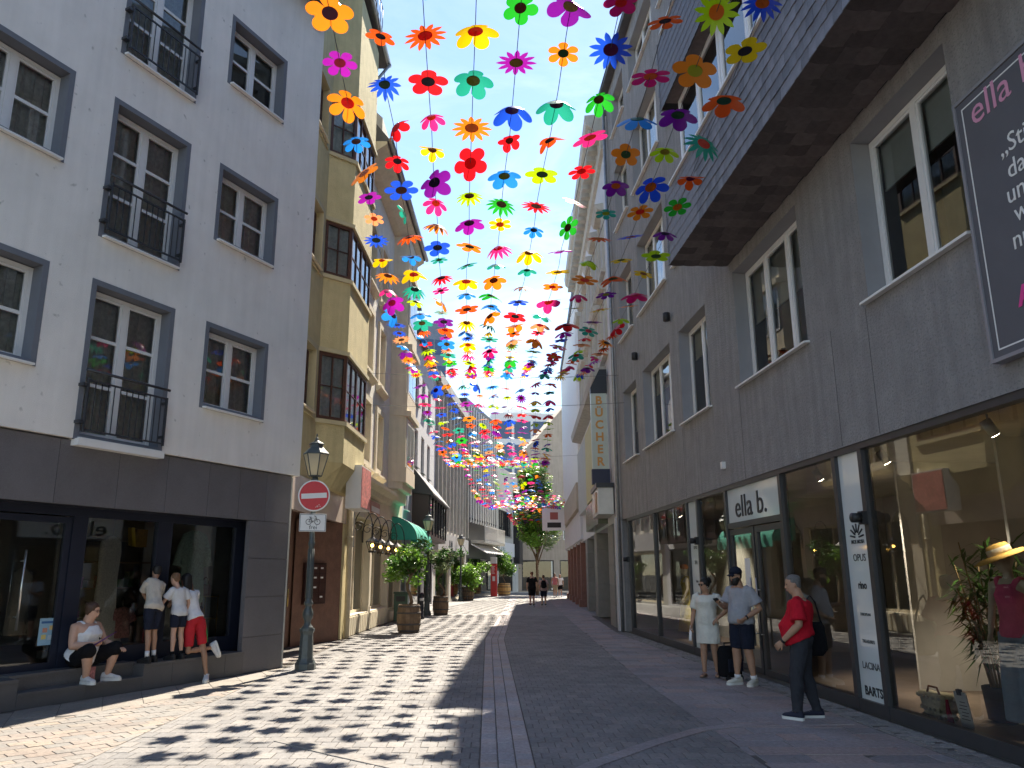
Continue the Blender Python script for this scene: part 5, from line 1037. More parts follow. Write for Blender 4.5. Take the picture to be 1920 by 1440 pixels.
for bi, bv in enumerate(BENDS):
    mb = MB(); n = 20; r = 0.165
    h = lambda x, y: -bv[0]*(x*x+y*y) - bv[1]*x*x + bv[1]*0.2*y
    ring_ = [(r*math.cos(2*math.pi*k/n), r*math.sin(2*math.pi*k/n)) for k in range(n)]
    mb.add([(x, y, h(x, y)+0.012) for x, y in ring_] + [(x, y, h(x, y)-0.012) for x, y in ring_] + [(0, 0, 0.014), (0, 0, -0.014)], [(2*n, k, (k+1) % n) for k in range(n)] + [(2*n+1, n+(k+1) % n, n+k) for k in range(n)] + [(k, n+k, n+(k+1) % n, (k+1) % n) for k in range(n)])
    me = mb.mesh('flower_centre'); me.materials.clear(); me.materials.append(None); CMESH[bi] = me
rnd = random.Random(21); names = list(PAL); cnames = list(CEN)
def z1(y): return 6.2 + 1.5*((y-9)/15)**2
def z2(y): return 6.35 + 1.35*((y-32.7)/8.7)**2
def z3(y): return 5.9 + 1.7*((y-50.7)/9.3)**2
def z4(y): return 5.6 + 1.6*((y-68)/8)**2
def X1(i, y):
    L = NEAR[i]; 
    if y <= L[0][1]: return L[0][0] + (L[0][0]-L[5][0])/(L[0][1]-L[5][1])*(y-L[0][1])
    for a, b in zip(L, L[1:]):
        if a[1] <= y <= b[1]: return a[0] + (b[0]-a[0])*(y-a[1])/(b[1]-a[1])
    return L[-1][0] + (-2.2+0.555*i - L[-1][0])*(y-L[-1][1])/(24-L[-1][1])
def X2(i, y): return -2.2 + 0.46*i + 0.055*(y-24)
def X3(i, y): return -1.24 + 0.48*i + 0.085*(y-41.4) + 0.004*(y-41.4)**2
def X4(i, y): return 1.1 + 0.5*i + 0.2*(y-60)
FL = []
def rc():
    c = rnd.choice(names); d = rnd.choice(cnames); return c, d
for i in range(10):
    L = NEAR[i]; y = L[0][1]
    for k in range(9):
        y -= 0.72; c, d = rc()
        if y > 1.2: FL.append((i, X1(i, y), y, z1(y), (0.38, 0.29)[k % 2], rnd.choice((5, 5, 6, 12)), c, d))
    for (x, y, s, kd, c, d) in L: FL.append((i, x, y, z1(y), s, kd, c, d))
    y = L[-1][1]; k = 0
    while y < 23.2:
        y += 0.72 + rnd.uniform(-0.05, 0.05); c, d = rc(); FL.append((i, X1(i, y), y, z1(y), (0.38, 0.29)[k % 2], rnd.choice((5, 5, 6, 12)), c, d)); k += 1
for (ya, yb, XF, ZF) in ((24.4, 41.2, X2, z2), (41.8, 59.6, X3, z3), (60.4, 75.5, X4, z4)):
    for i in range(10):
        y = ya + rnd.uniform(0, 0.5); k = 0
        while y < yb:
            c, d = rc(); FL.append((i, XF(i, y), y, ZF(y), (0.46, 0.37)[k % 2], rnd.choice((5, 5, 6, 12)), c, d)); y += 0.6 + rnd.uniform(-0.06, 0.06); k += 1
def in_view(x, y, z):
    p = Vector((x, y, z-1.68)); s_, c_ = math.sin(R(13.53)), math.cos(R(13.53)); f = p.y*c_ + p.z*s_; v = -p.y*s_ + p.z*c_
    if f < 0.5: return False
    u, w_ = 915 + 1480*p.x/f, 720 - 1480*v/f
    return -60 < u < 1980 and -60 < w_ < 1500
vis = sorted([f for f in FL if in_view(*f[1:4])], key=lambda f: f[2])[:300]; visset = set(id(f) for f in vis)
CN = {'orange': 'orange', 'vermilion': 'red orange', 'red': 'red', 'crimson': 'crimson', 'pink': 'pink', 'salmon': 'salmon', 'yellow': 'yellow', 'lime': 'lime', 'green': 'green', 'teal': 'teal', 'azure': 'light blue', 'blue': 'dark blue', 'violet': 'magenta violet', 'purple': 'deep purple'}
ORD = ['first', 'second', 'third', 'fourth', 'fifth', 'sixth', 'seventh', 'eighth', 'ninth', 'tenth']
cnt = {}
rest_v, rest_f, rest_m = [], [], []; rest_mats = list(PM.values()) + list(CM.values()); midx = {m.name: k for k, m in enumerate(rest_mats)}
LOW = {(kd, bi): flower_mesh(kd, bv, 36 if kd == 12 else 30, (0.5, 1.0)) for kd in (5, 6, 12) for bi, bv in enumerate(BENDS)}
for f in sorted(FL, key=lambda f: f[2]):
    i, x, y, z, s, kd, c, d = f
    bi = rnd.choice((0, 0, 1, 1, 2, 3, 4)); edge = rnd.random() < 0.07
    tx = rnd.gauss(-0.06, 0.17) + (rnd.choice((-1, 1))*0.8 if edge else 0); ty = rnd.gauss(0, 0.17); tz = rnd.uniform(0, 6.28)
    if id(f) in visset:
        cnt[i] = cnt.get(i, 0) + 1; k = cnt[i]; suf = {1: 'st', 2: 'nd', 3: 'rd'}.get(k % 10 if k not in (11, 12, 13) else 0, 'th')
        t = thing('hanging_flower', '%s %s flower, %s centre, %s string from left, %d%s from front' % (CN[c], {5: 'five-petal', 6: 'six-petal', 12: 'pointed-petal'}[kd], 'dark' if d in ('navy', 'brown', 'purple', 'green', 'teal') else d, ORD[i], k, suf), 'flower', (x, y, z), 0, 'flowers strung over the street')
        t.rotation_euler = (tx, ty, tz); s *= 1.06; t.scale = (s, s, s)
        o = link('petals', FM[kd, bi], t); o.material_slots[0].link = 'OBJECT'; o.material_slots[0].material = PM[c]
        o = link('flower_centre', CMESH[bi], t); o.material_slots[0].link = 'OBJECT'; o.material_slots[0].material = CM[d]
    else:
        from mathutils import Euler
        M = Matrix.Translation((x, y, z)) @ Euler((tx, ty, tz)).to_matrix().to_4x4() @ Matrix.Scale(s, 4)
        for (vs, fs), m in ((LOW[kd, bi], PM[c]), (([(0.17*math.cos(a), 0.17*math.sin(a), dz) for dz in (-0.03,) for a in [math.pi*q_/4 for q_ in range(8)]], [tuple(range(8))]), CM[d])):
            k0 = len(rest_v); rest_v += [tuple(M @ Vector(v)) for v in vs]; rest_f += [[k0+a for a in fc] for fc in fs]; rest_m += [midx[m.name]]*len(fs)
me = bpy.data.meshes.new('distant_flowers'); me.from_pydata(rest_v, [], rest_f)
for m in rest_mats: me.materials.append(m)
me.polygons.foreach_set('material_index', rest_m)
tag(link('distant_flowers', me), 'mass of colourful paper flowers strung along the far street', 'flowers', kind='stuff')
wire_m = mat('thin_wire', (0.08, 0.08, 0.085), 0.5, metal=0.5)
for i in range(10):
    pts = [(X1(i, y), y, z1(y)) for y in [-3+0.75*k for k in range(37)]] + [(X2(i, y), y, z2(y)) for y in [24.2+1.7*k for k in range(11)]] + [(X3(i, y), y, z3(y)) for y in [41.6+1.8*k for k in range(11)]] + [(X4(i, y), y, z4(y)) for y in [60.2+1.5*k for k in range(11)]]
    tag(MB().tube(pts, 0.0035, 4).build('flower_wire', wire_m), 'thin dark wire carrying flowers, %s string from the left' % ORD[i], 'wire', 'wires of the flower canopy')
for (a, b, lbl) in (((-3.84, 23.6, 7.72), (4.1, 24.05, 7.75), 'upper cross cable at cream building holding the flower strings'), ((-3.85, 23.3, 6.65), (4.15, 23.5, 6.75), 'lower cross cable between cream and grey buildings'), ((-3.1, 41.5, 7.75), (4.9, 41.5, 7.8), 'cross cable from pale building to fluted building'), ((-1.3, 60.0, 7.65), (5.9, 60.0, 7.7), 'far cross cable at the black building')):
    a = Vector(a); b = Vector(b); tag(MB().tube([a.lerp(b, k/12) - Vector((0, 0, 0.12*math.sin(math.pi*k/12))) for k in range(13)], 0.006, 5).build('cross_cable', wire_m), lbl, 'cable', 'cables across the street')
# ================================================================== STREET LAMPS
def lantern(t, z, s=1.0):
    """six-sided lantern: roof, finial, glazed body, burner"""
    fr = MB(); fr.M = Matrix.Translation((0, 0, z)) @ Matrix.Scale(s, 4)
    for i in range(6):
        a = math.pi/3*i; fr.tube([(0.125*math.cos(a), 0.125*math.sin(a), 0.0), (0.24*math.cos(a), 0.24*math.sin(a), 0.42)], 0.011, 5); b = a + math.pi/3
        fr.tube([(0.24*math.cos(a), 0.24*math.sin(a), 0.42), (0.24*math.cos(b), 0.24*math.sin(b), 0.42)], 0.013, 5); fr.tube([(0.125*math.cos(a), 0.125*math.sin(a), 0.0), (0.125*math.cos(b), 0.125*math.sin(b), 0.0)], 0.011, 5)
    fr.lathe([(0.06, -0.1), (0.07, -0.06), (0.05, -0.02), (0.13, -0.005)], 6, smooth=False); fr.build('lantern_frame', lamp_iron, t)
    rf = MB(); rf.M = fr.M; rf.lathe([(0.255, 0.42), (0.25, 0.435), (0.13, 0.56), (0.12, 0.6), (0.15, 0.61), (0.14, 0.63), (0.06, 0.67), (0.03, 0.7), (0.035, 0.73), (0.012, 0.76), (0.02, 0.78), (0.004, 0.83)], 6, smooth=False); ro = rf.build('lantern_roof', lamp_iron, t)
    for i in range(6):
        a, b = math.pi/3*i, math.pi/3*(i+1); gp = MB(); gp.M = fr.M
        gp.add([(0.122*math.cos(a), 0.122*math.sin(a), 0.005), (0.122*math.cos(b), 0.122*math.sin(b), 0.005), (0.235*math.cos(b), 0.235*math.sin(b), 0.415), (0.235*math.cos(a), 0.235*math.sin(a), 0.415)], [(0,1,2,3)]); gp.build('lantern_pane', lamp_glass, t, recalc=False)
    bu = MB(); bu.M = fr.M; bu.lathe([(0.03, 0.42), (0.05, 0.4), (0.055, 0.3), (0.04, 0.24), (0.01, 0.22)], 12); bu.build('burner', white_paint, t)
def street_lamp(loc, label, top=3.5):
    t = thing('street_lamp', label, 'street lamp', loc, 0, 'cast iron street lamps')
    k = top/3.5; p = MB()
    p.lathe([(0.19, 0.0), (0.19, 0.1), (0.165, 0.14), (0.155, 0.17)], 8, smooth=False, ang=0.39); p.lathe([(0.15, 0.15), (0.135, 0.2), (0.115, 0.6), (0.125, 0.64), (0.14, 0.67), (0.14, 0.71)], 8, smooth=False, ang=0.39)
    p.lathe([(0.13, 0.7), (0.1, 0.74), (0.065, 0.78), (0.06, 0.84), (0.09, 0.9), (0.1, 0.96), (0.09, 1.02), (0.06, 1.08), (0.065, 1.12), (0.085, 1.14), (0.085, 1.17), (0.062, 1.2), (0.056, 1.6*k), (0.052, 2.2*k), (0.066, 2.23*k), (0.066, 2.26*k), (0.05, 2.3*k), (0.045, 3.25*k), (0.07, 3.28*k), (0.06, 3.34*k), (0.04, 3.4*k), (0.035, top)], 16)
    p.build('post', lamp_iron, t)
    for i in range(8):
        a = math.pi/4*i; f = MB(); f.tube([(0.062*math.cos(a), 0.062*math.sin(a), 1.25), (0.055*math.cos(a), 0.055*math.sin(a), 2.15*k)], 0.008, 4); f.build('flute', lamp_iron, t)
    lantern(t, top+0.02); return t
street_lamp((-3.31, 15.1, 0), 'near cast iron street lamp carrying the round red sign', 3.48)
street_lamp((-2.55, 34.2, 0), 'second street lamp, behind the two barrel planters', 3.45)
street_lamp((-1.75, 52.0, 0), 'far street lamp beside the round green bush', 3.45)
# signs clamped on the near post, turned to the street
SG = Vector((0.23, -1, 0)).normalized()
def sign_frame(z): return Matrix.Translation(Vector((-3.31, 15.1, z)) + SG*0.09) @ Matrix.Rotation(math.atan2(SG.y, SG.x) + math.pi/2, 4, 'Z')
ns = thing('no_entry_sign', 'round red no entry sign with white bar on the near lamp post', 'road sign', sign_frame(3.12).translation, math.atan2(SG.y, SG.x) + math.pi/2)
d = MB(); d.M = Matrix.Rotation(math.pi/2, 4, 'X'); d.lathe([(0.29, -0.012), (0.295, -0.004), (0.295, 0.004), (0.29, 0.008)], 40, smooth=False); d.build('sign_rim', white_paint, ns)
d = MB(); d.M = Matrix.Rotation(math.pi/2, 4, 'X'); d.lathe([(0.27, 0.006), (0.27, 0.011)], 40, smooth=False); d.build('red_disc', red_paint, ns)
d = MB(); d.box(-0.235, 0.235, -0.0145, -0.011, -0.05, 0.045); bo = d.build('white_bar', white_paint, ns); bo.rotation_euler = (0, R(-4), 0)
for (x, z, r) in ((0.07, -0.2, 0.018), (0.1, -0.17, 0.012), (0.04, -0.215, 0.01), (0.12, -0.2, 0.01)):
    d = MB(); d.M = Matrix.Translation((x, -0.011, z)) @ Matrix.Rotation(math.pi/2, 4, 'X'); d.lathe([(r, 0), (r*0.9, 0.001)], 7, smooth=False); d.build('sticker_scrap', mat('sticker_pink', (0.7, 0.45, 0.42), 0.7), ns)
bs = thing('bicycle_sign', 'small white plate with bicycle symbol below the red sign', 'road sign', sign_frame(2.45).translation, math.atan2(SG.y, SG.x) + math.pi/2)
d = MB(); d.box(-0.245, 0.245, -0.006, 0.008, 0.0, 0.33); d.build('plate', white_paint, bs, bevel=0.004)
d = MB(); ring(d, -0.235, 0.235, 0.01, 0.32, 0.008, -0.009, -0.006); d.build('plate_border', black_paint, bs)
bk = MB()
def circ(cx, cz, r, n=22): bk.tube([(cx+r*math.cos(2*math.pi*k/n), -0.009, cz+r*math.sin(2*math.pi*k/n)) for k in range(n+1)], 0.005, 4)
circ(-0.075, 0.18, 0.05); circ(0.085, 0.18, 0.05)
for seg in ([(-0.075, 0.18), (-0.04, 0.25), (0.055, 0.25), (0.0, 0.175), (-0.075, 0.18)], [(0.0, 0.175), (-0.045, 0.265)], [(-0.07, 0.268), (-0.025, 0.268)], [(0.085, 0.18), (0.05, 0.285)], [(0.05, 0.285), (0.02, 0.29)]): bk.tube([(x, -0.009, z) for x, z in seg], 0.0055, 4)
bk.build('bicycle_symbol', black_paint, bs)
text_mesh('lettering', 'frei', 0.11, black_paint, bs, (0.01, -0.008, 0.045), (1, 0, 0), (0, 0, 1), depth=0.001, align='CENTER')
st = MB(); st.tube([(-3.31, 15.0, 2.0), (-3.31, 15.0, 3.45)], 0.02, 8)

# ================================================================== PLANTERS, TREES
def leaves(mb, c, rad, n, size, rn, squash=0.8, hollow=0.45):
    for _ in range(n):
        while True:
            v = Vector((rn.uniform(-1, 1), rn.uniform(-1, 1), rn.uniform(-1, 1)))
            if hollow < v.length < 1: break
        w_ = 0.75 + 0.5*noise.noise(v*1.7 + Vector(c)); p = Vector(c) + Vector((v.x*rad[0], v.y*rad[1], v.z*rad[2]))*w_
        a = Vector((rn.gauss(0, 1), rn.gauss(0, 1), rn.gauss(0, 0.6))).normalized(); nr = (v*0.5 + Vector((rn.gauss(0, 0.6), rn.gauss(0, 0.6), rn.gauss(0.5, 0.6)))).normalized(); b = nr.cross(a)
        if b.length < 0.05: continue
        b.normalize(); s = size*rn.uniform(0.6, 1.3)
        mb.add([p - a*s, p + b*s*0.42 - a*s*0.1 + nr*s*0.1, p + a*s, p - b*s*0.42 - a*s*0.1 + nr*s*0.1], [(0,1,2,3)])
def barrel(t, r, h, m=None):
    staves = 18
    for i in range(staves):
        a0, a1 = 2*math.pi*i/staves + 0.012, 2*math.pi*(i+1)/staves - 0.012; vs = []
        for z, k in ((0, 0.84), (h*0.25, 0.96), (h*0.5, 1.0), (h*0.75, 0.96), (h, 0.86)):
            for rr in (r*k, r*k-0.03):
                for a in (a0, a1): vs.append((rr*math.cos(a), rr*math.sin(a), z))
        fs = []
        for j in range(4):
            b = j*4; fs += [(b, b+1, b+5, b+4), (b+3, b+2, b+6, b+7), (b+2, b, b+4, b+6), (b+1, b+3, b+7, b+5)]
        fs += [(16, 17, 19, 18), (0, 2, 3, 1)]
        o = MB().add(vs, fs).build('stave', m or barrel_wood, t)
    for z, k in ((h*0.07, 0.885), (h*0.3, 0.985), (h*0.7, 0.98), (h*0.93, 0.9)):
        mb = MB(); mb.lathe([(r*k+0.004, z-0.025), (r*k+0.01, z-0.02), (r*k+0.01, z+0.02), (r*k+0.004, z+0.025)], 28); mb.build('hoop', iron_band, t)
    mb = MB(); mb.lathe([(r*0.82, h*0.86), (0.01, h*0.9)], 20); mb.build('soil', mat('soil', (0.04, 0.028, 0.02), 0.95, 0.3, 20, 0.6, 30), t)
def planter(loc, label, r=0.36, h=0.8, m=None, rz=0): t = thing('barrel_planter', label, 'planter', loc, rz, 'barrel planters'); barrel(t, r, h, m); return t
def small_tree(loc, label, trunk_h, crown_r, seed, n=900, leaf=0.075, mats=None, name='tree', z0=0.7, lean=0.08, blossoms=0):
    rn = random.Random(seed); t = thing(name, label, 'tree', loc); mats = mats or (leaf_a, leaf_b)
    tr = MB(); top = trunk_h; pts = [(lean*math.sin(k*1.3), lean*0.6*math.cos(k*1.7), z0+(top-z0)*k/6) for k in range(7)]
    tr.tube(pts, [0.055-0.02*k/6 for k in range(7)], 8)
    cz = top + crown_r*0.55
    for k in range(9):
        a = k*2.4; e = (crown_r*0.75*math.cos(a), crown_r*0.75*math.sin(a), cz + rn.uniform(-0.3, 0.5)*crown_r); s_ = pts[5] if k % 2 else pts[6]
        tr.tube([s_, ((s_[0]+e[0])/2, (s_[1]+e[1])/2, (s_[2]+e[2])/2+0.05), e], [0.022, 0.014, 0.005], 5)
    tr.build('trunk', bark, t)
    for q_, m in enumerate(mats):
        cr_ = MB(); 
        for _ in range(7):
            v = Vector((rn.gauss(0, 0.5), rn.gauss(0, 0.5), rn.gauss(0, 0.4)))*crown_r; leaves(cr_, (v.x, v.y, cz+v.z), (crown_r*0.6, crown_r*0.6, crown_r*0.5), n//14, leaf, rn, hollow=0.2)
        leaves(cr_, (0, 0, cz), (crown_r, crown_r, crown_r*0.8), n//4, leaf, rn)
        tag(cr_.build('crown', m, t, recalc=False), kind='stuff')
    if blossoms:
        cr_ = MB(); leaves(cr_, (0, 0, cz+0.1), (crown_r*0.9, crown_r*0.9, crown_r*0.8), blossoms, leaf*0.7, rn, hollow=0.6); tag(cr_.build('blossoms', petal_mat('blossom', (0.75, 0.45, 0.55)), t, recalc=False), kind='stuff')
    return t
planter((-2.35, 24.4, 0), 'nearest wooden barrel planter in the sun on the left'); small_tree((-2.35, 24.4, 0), 'small round-headed tree in the nearest barrel', 1.75, 0.62, 3, 1500, 0.085)
planter((-2.0, 34.6, 0), 'second barrel planter behind the nearest barrel', 0.34, 0.78, rz=0.4); small_tree((-2.0, 34.6, 0), 'leaning olive tree in the second barrel', 1.9, 0.62, 5, 1400, 0.075, (leaf_c, leaf_b), lean=0.16)
planter((-1.35, 53.5, 0), 'third barrel planter with a dense round bush', 0.45, 0.85, rz=0.2); small_tree((-1.35, 53.5, 0), 'dense bright green bush in the third barrel', 1.1, 1.0, 8, 2600, 0.09, (leaf_a, leaf_a), name='bush')
planter((1.3, 66.0, 0), 'yellowish barrel planter near the red pillar', 0.55, 0.95, mat('barrel_yellow', (0.5, 0.3, 0.1), 0.7, 0.2, 6)); small_tree((1.3, 66.0, 0), 'light green tree in the yellowish barrel', 1.9, 0.95, 9, 1600, 0.1, (leaf_a, leaf_b))
def big_tree(loc, label, seed):
    rn = random.Random(seed); t = thing('street_tree', label, 'tree', loc); tr = MB()
    tr.tube([(0, 0, 0), (0.03, 0, 1.2), (0.0, 0.03, 2.4), (0.05, 0, 3.4)], [0.16, 0.13, 0.11, 0.1], 9)
    for k in range(13):
        a = k*2.4; r = rn.uniform(0.9, 2.0); zt = rn.uniform(5.0, 9.4); b = (0.05, 0, 2.4+0.13*k)
        tr.tube([b, (r*0.45*math.cos(a), r*0.45*math.sin(a), (b[2]+zt)/2-0.2), (r*math.cos(a), r*math.sin(a), zt)], [0.07, 0.045, 0.01], 6)
    tr.build('trunk', bark, t)
    for m in (leaf_c, leaf_a, leaf_b):
        cr_ = MB()
        for _ in range(30):
            a = rn.uniform(0, 6.28); r = rn.uniform(0.2, 1.8); z = rn.uniform(3.6, 10.2); k = 1.0 if z < 7.5 else 0.6
            leaves(cr_, (r*math.cos(a)*k, r*math.sin(a)*k, z), (0.85, 0.85, 0.75), 150, 0.15, rn, hollow=0.1)
        tag(cr_.build('crown', m, t, recalc=False), kind='stuff')
big_tree((4.0, 66.0, 0), 'tall airy street tree standing at the bend of the street', 4)
# ================================================================== SMALL STREET THINGS
t = thing('information_pillar', 'slim red information pillar with white top beside yellowish barrel', 'pillar', (0.45, 62.5, 0), R(-4))
MB().box(-0.24, 0.24, -0.14, 0.14, 0.0, 2.45).build('pillar_body', mat('pillar_red', (0.6, 0.03, 0.03), 0.4, 0.05, 3), t, bevel=0.02); MB().box(-0.24, 0.24, -0.14, 0.14, 2.46, 2.95).build('pillar_head', white_paint, t); MB().box(-0.1, 0.1, -0.146, -0.14, 1.15, 1.5).build('notice', white_paint, t)
for k in range(7): MB().box(-0.17, 0.1 - 0.03*(k % 3), -0.144, -0.14, 1.7+k*0.09, 1.73+k*0.09).build('text_line', white_paint, t)
t = thing('litter_bin', 'dark green square litter bin beside the cream shop', 'bin', (-3.15, 29.6, 0), R(3))
MB().box(-0.24, 0.24, -0.22, 0.22, 0.03, 0.98).build('bin_body', mat('bin_green', (0.025, 0.075, 0.045), 0.4, 0.1, 6), t, bevel=0.02); MB().box(-0.26, 0.26, -0.24, 0.24, 0.985, 1.05).build('bin_lid', mat('bin_lid_green', (0.02, 0.06, 0.035), 0.4), t); MB().box(-0.16, 0.16, -0.226, -0.221, 0.72, 0.9).build('bin_slot', black_paint, t)
t = thing('bollard', 'short dark metal bollard between the two barrels', 'bollard', (-2.55, 31.5, 0)); MB().lathe([(0.11, 0), (0.11, 0.08), (0.08, 0.1), (0.075, 0.8), (0.095, 0.83), (0.09, 0.9), (0.05, 0.97), (0.01, 1.0)], 14).build('post', dark_metal, t); MB().lathe([(0.083, 0.68), (0.086, 0.7), (0.086, 0.76), (0.083, 0.78)], 14).build('reflector_band', white_paint, t)
# ================================================================== PEOPLE
V = Vector
def merge_in(o, mb):
    me = o.data; bm = bmesh.new(); bm.from_mesh(me); vs = [bm.verts.new(p) for p in mb.v]
    for f, s_ in zip(mb.f, mb.sm):
        try: fc = bm.faces.new([vs[i] for i in f]); fc.smooth = s_
        except ValueError: pass
    bm.to_mesh(me); bm.free()
def hand(mb, w, d, n, side=1, curl=0.5, k=1.0):
    """palm, four unequal fingers bent at two knuckles, thumb from the side of the palm; n = side the fingers close to"""
    d = V(d).normalized(); n = V(n); n = (n - d*n.dot(d)).normalized(); s_ = d.cross(n).normalized()*side
    w = V(w); mb.loft([(w - d*0.02*k, 0.026*k, 0.02*k), (w + d*0.02*k, 0.033*k, 0.017*k), (w + d*0.06*k, 0.041*k, 0.015*k), (w + d*0.092*k, 0.038*k, 0.012*k)], s_, 10)
    for j, (off, ln) in enumerate(((-0.029, 0.066), (-0.01, 0.076), (0.01, 0.071), (0.028, 0.056))):
        a = w + d*0.085*k + s_*off*k; ang = 0.0; pts = [a]; rs = [0.0095*k]
        for q_, f in enumerate((0.45, 0.32, 0.25)):
            ang += curl*(0.55 + 0.25*q_) + 0.05*j; a = a + (d*math.cos(ang) + n*math.sin(ang))*ln*f*k*1.05; pts.append(a); rs.append((0.009, 0.0082, 0.0066)[q_]*k)
        mb.tube(pts, rs, 7)
    a = w + d*0.03*k - s_*0.03*k; b = a + (d*0.75 - s_*0.6 + n*0.3).normalized()*0.042*k; c = b + (d*0.85 - s_*0.1 + n*0.55).normalized()*0.032*k
    mb.tube([a, b, c], [0.013*k, 0.011*k, 0.008*k], 7)
def shoe(t, ank, fdir, upm, solem, k=1.0, low=True, up=V((0, 0, 1))):
    """trainer: padded collar, vamp, toe and a thick sole"""
    f = V(fdir).normalized(); up = (V(up) - f*V(up).dot(f)).normalized(); sd = f.cross(up); base = V(ank) - up*0.088*k
    def P(y, z): return base + f*y*k + up*z*k
    u = MB(); u.loft([(P(-0.075, 0.07), 0.025*k, 0.035*k), (P(-0.06, 0.066), 0.036*k, 0.048*k), (P(-0.01, 0.07), 0.041*k, 0.054*k), (P(0.05, 0.06), 0.042*k, 0.042*k), (P(0.11, 0.05), 0.046*k, 0.03*k), (P(0.16, 0.045), 0.042*k, 0.024*k), (P(0.19, 0.04), 0.022*k, 0.014*k)], sd, 12)
    if low: u.loft([(P(-0.02, 0.09), 0.042*k, 0.05*k), (P(-0.025, 0.115), 0.043*k, 0.052*k)], sd, 12)
    uo = u.build('shoe', upm, t)
    out = [(-0.085, 0.0), (-0.075, 0.028), (-0.03, 0.038), (0.04, 0.04), (0.11, 0.05), (0.165, 0.044), (0.195, 0.022), (0.203, 0.0)]; out = out + [(a, -b) for a, b in out[-2:0:-1]]
    s_ = MB(); n_ = len(out); s_.add([P(a, 0.0) + sd*b*k for a, b in out] + [P(a, 0.034) + sd*b*1.05*k for a, b in out], [tuple(range(n_)), tuple(range(2*n_-1, n_-1, -1))] + [(i, i+n_, (i+1) % n_ + n_, (i+1) % n_) for i in range(n_)]); s_.build('sole', solem, uo)
    l_ = MB()
    for q_ in range(4): y = 0.03+q_*0.022; l_.tube([P(y, 0.098-q_*0.007) - sd*0.024*k, P(y+0.006, 0.106-q_*0.008), P(y, 0.098-q_*0.007) + sd*0.024*k], 0.004*k, 4)
    l_.build('laces', solem, uo)
def limb(mb, pts, rs, seg=12): mb.loft([(p, r, r) for p, r in zip(pts, rs)], (1, 0.13, 0.07), seg)
def lerp(a, b, t): return V(a)*(1-t) + V(b)*t
STAND = dict(pelvis=(0, 0, 0.93), chest=(0, 0.0, 1.27), neck=(0, -0.015, 1.45), head=(0, 0.025, 1.625), shR=(0.185, -0.01, 1.41), shL=(-0.185, -0.01, 1.41), elR=(0.235, -0.05, 1.13), elL=(-0.235, -0.05, 1.13), wrR=(0.25, 0.04, 0.88), wrL=(-0.25, 0.04, 0.88), hiR=(0.09, 0, 0.9), hiL=(-0.09, 0, 0.9), knR=(0.1, 0.02, 0.5), knL=(-0.1, 0.02, 0.5), anR=(0.105, -0.03, 0.09), anL=(-0.105, -0.03, 0.09), footR=(0.1, 1, 0), footL=(-0.1, 1, 0), face=(0, 1, 0))
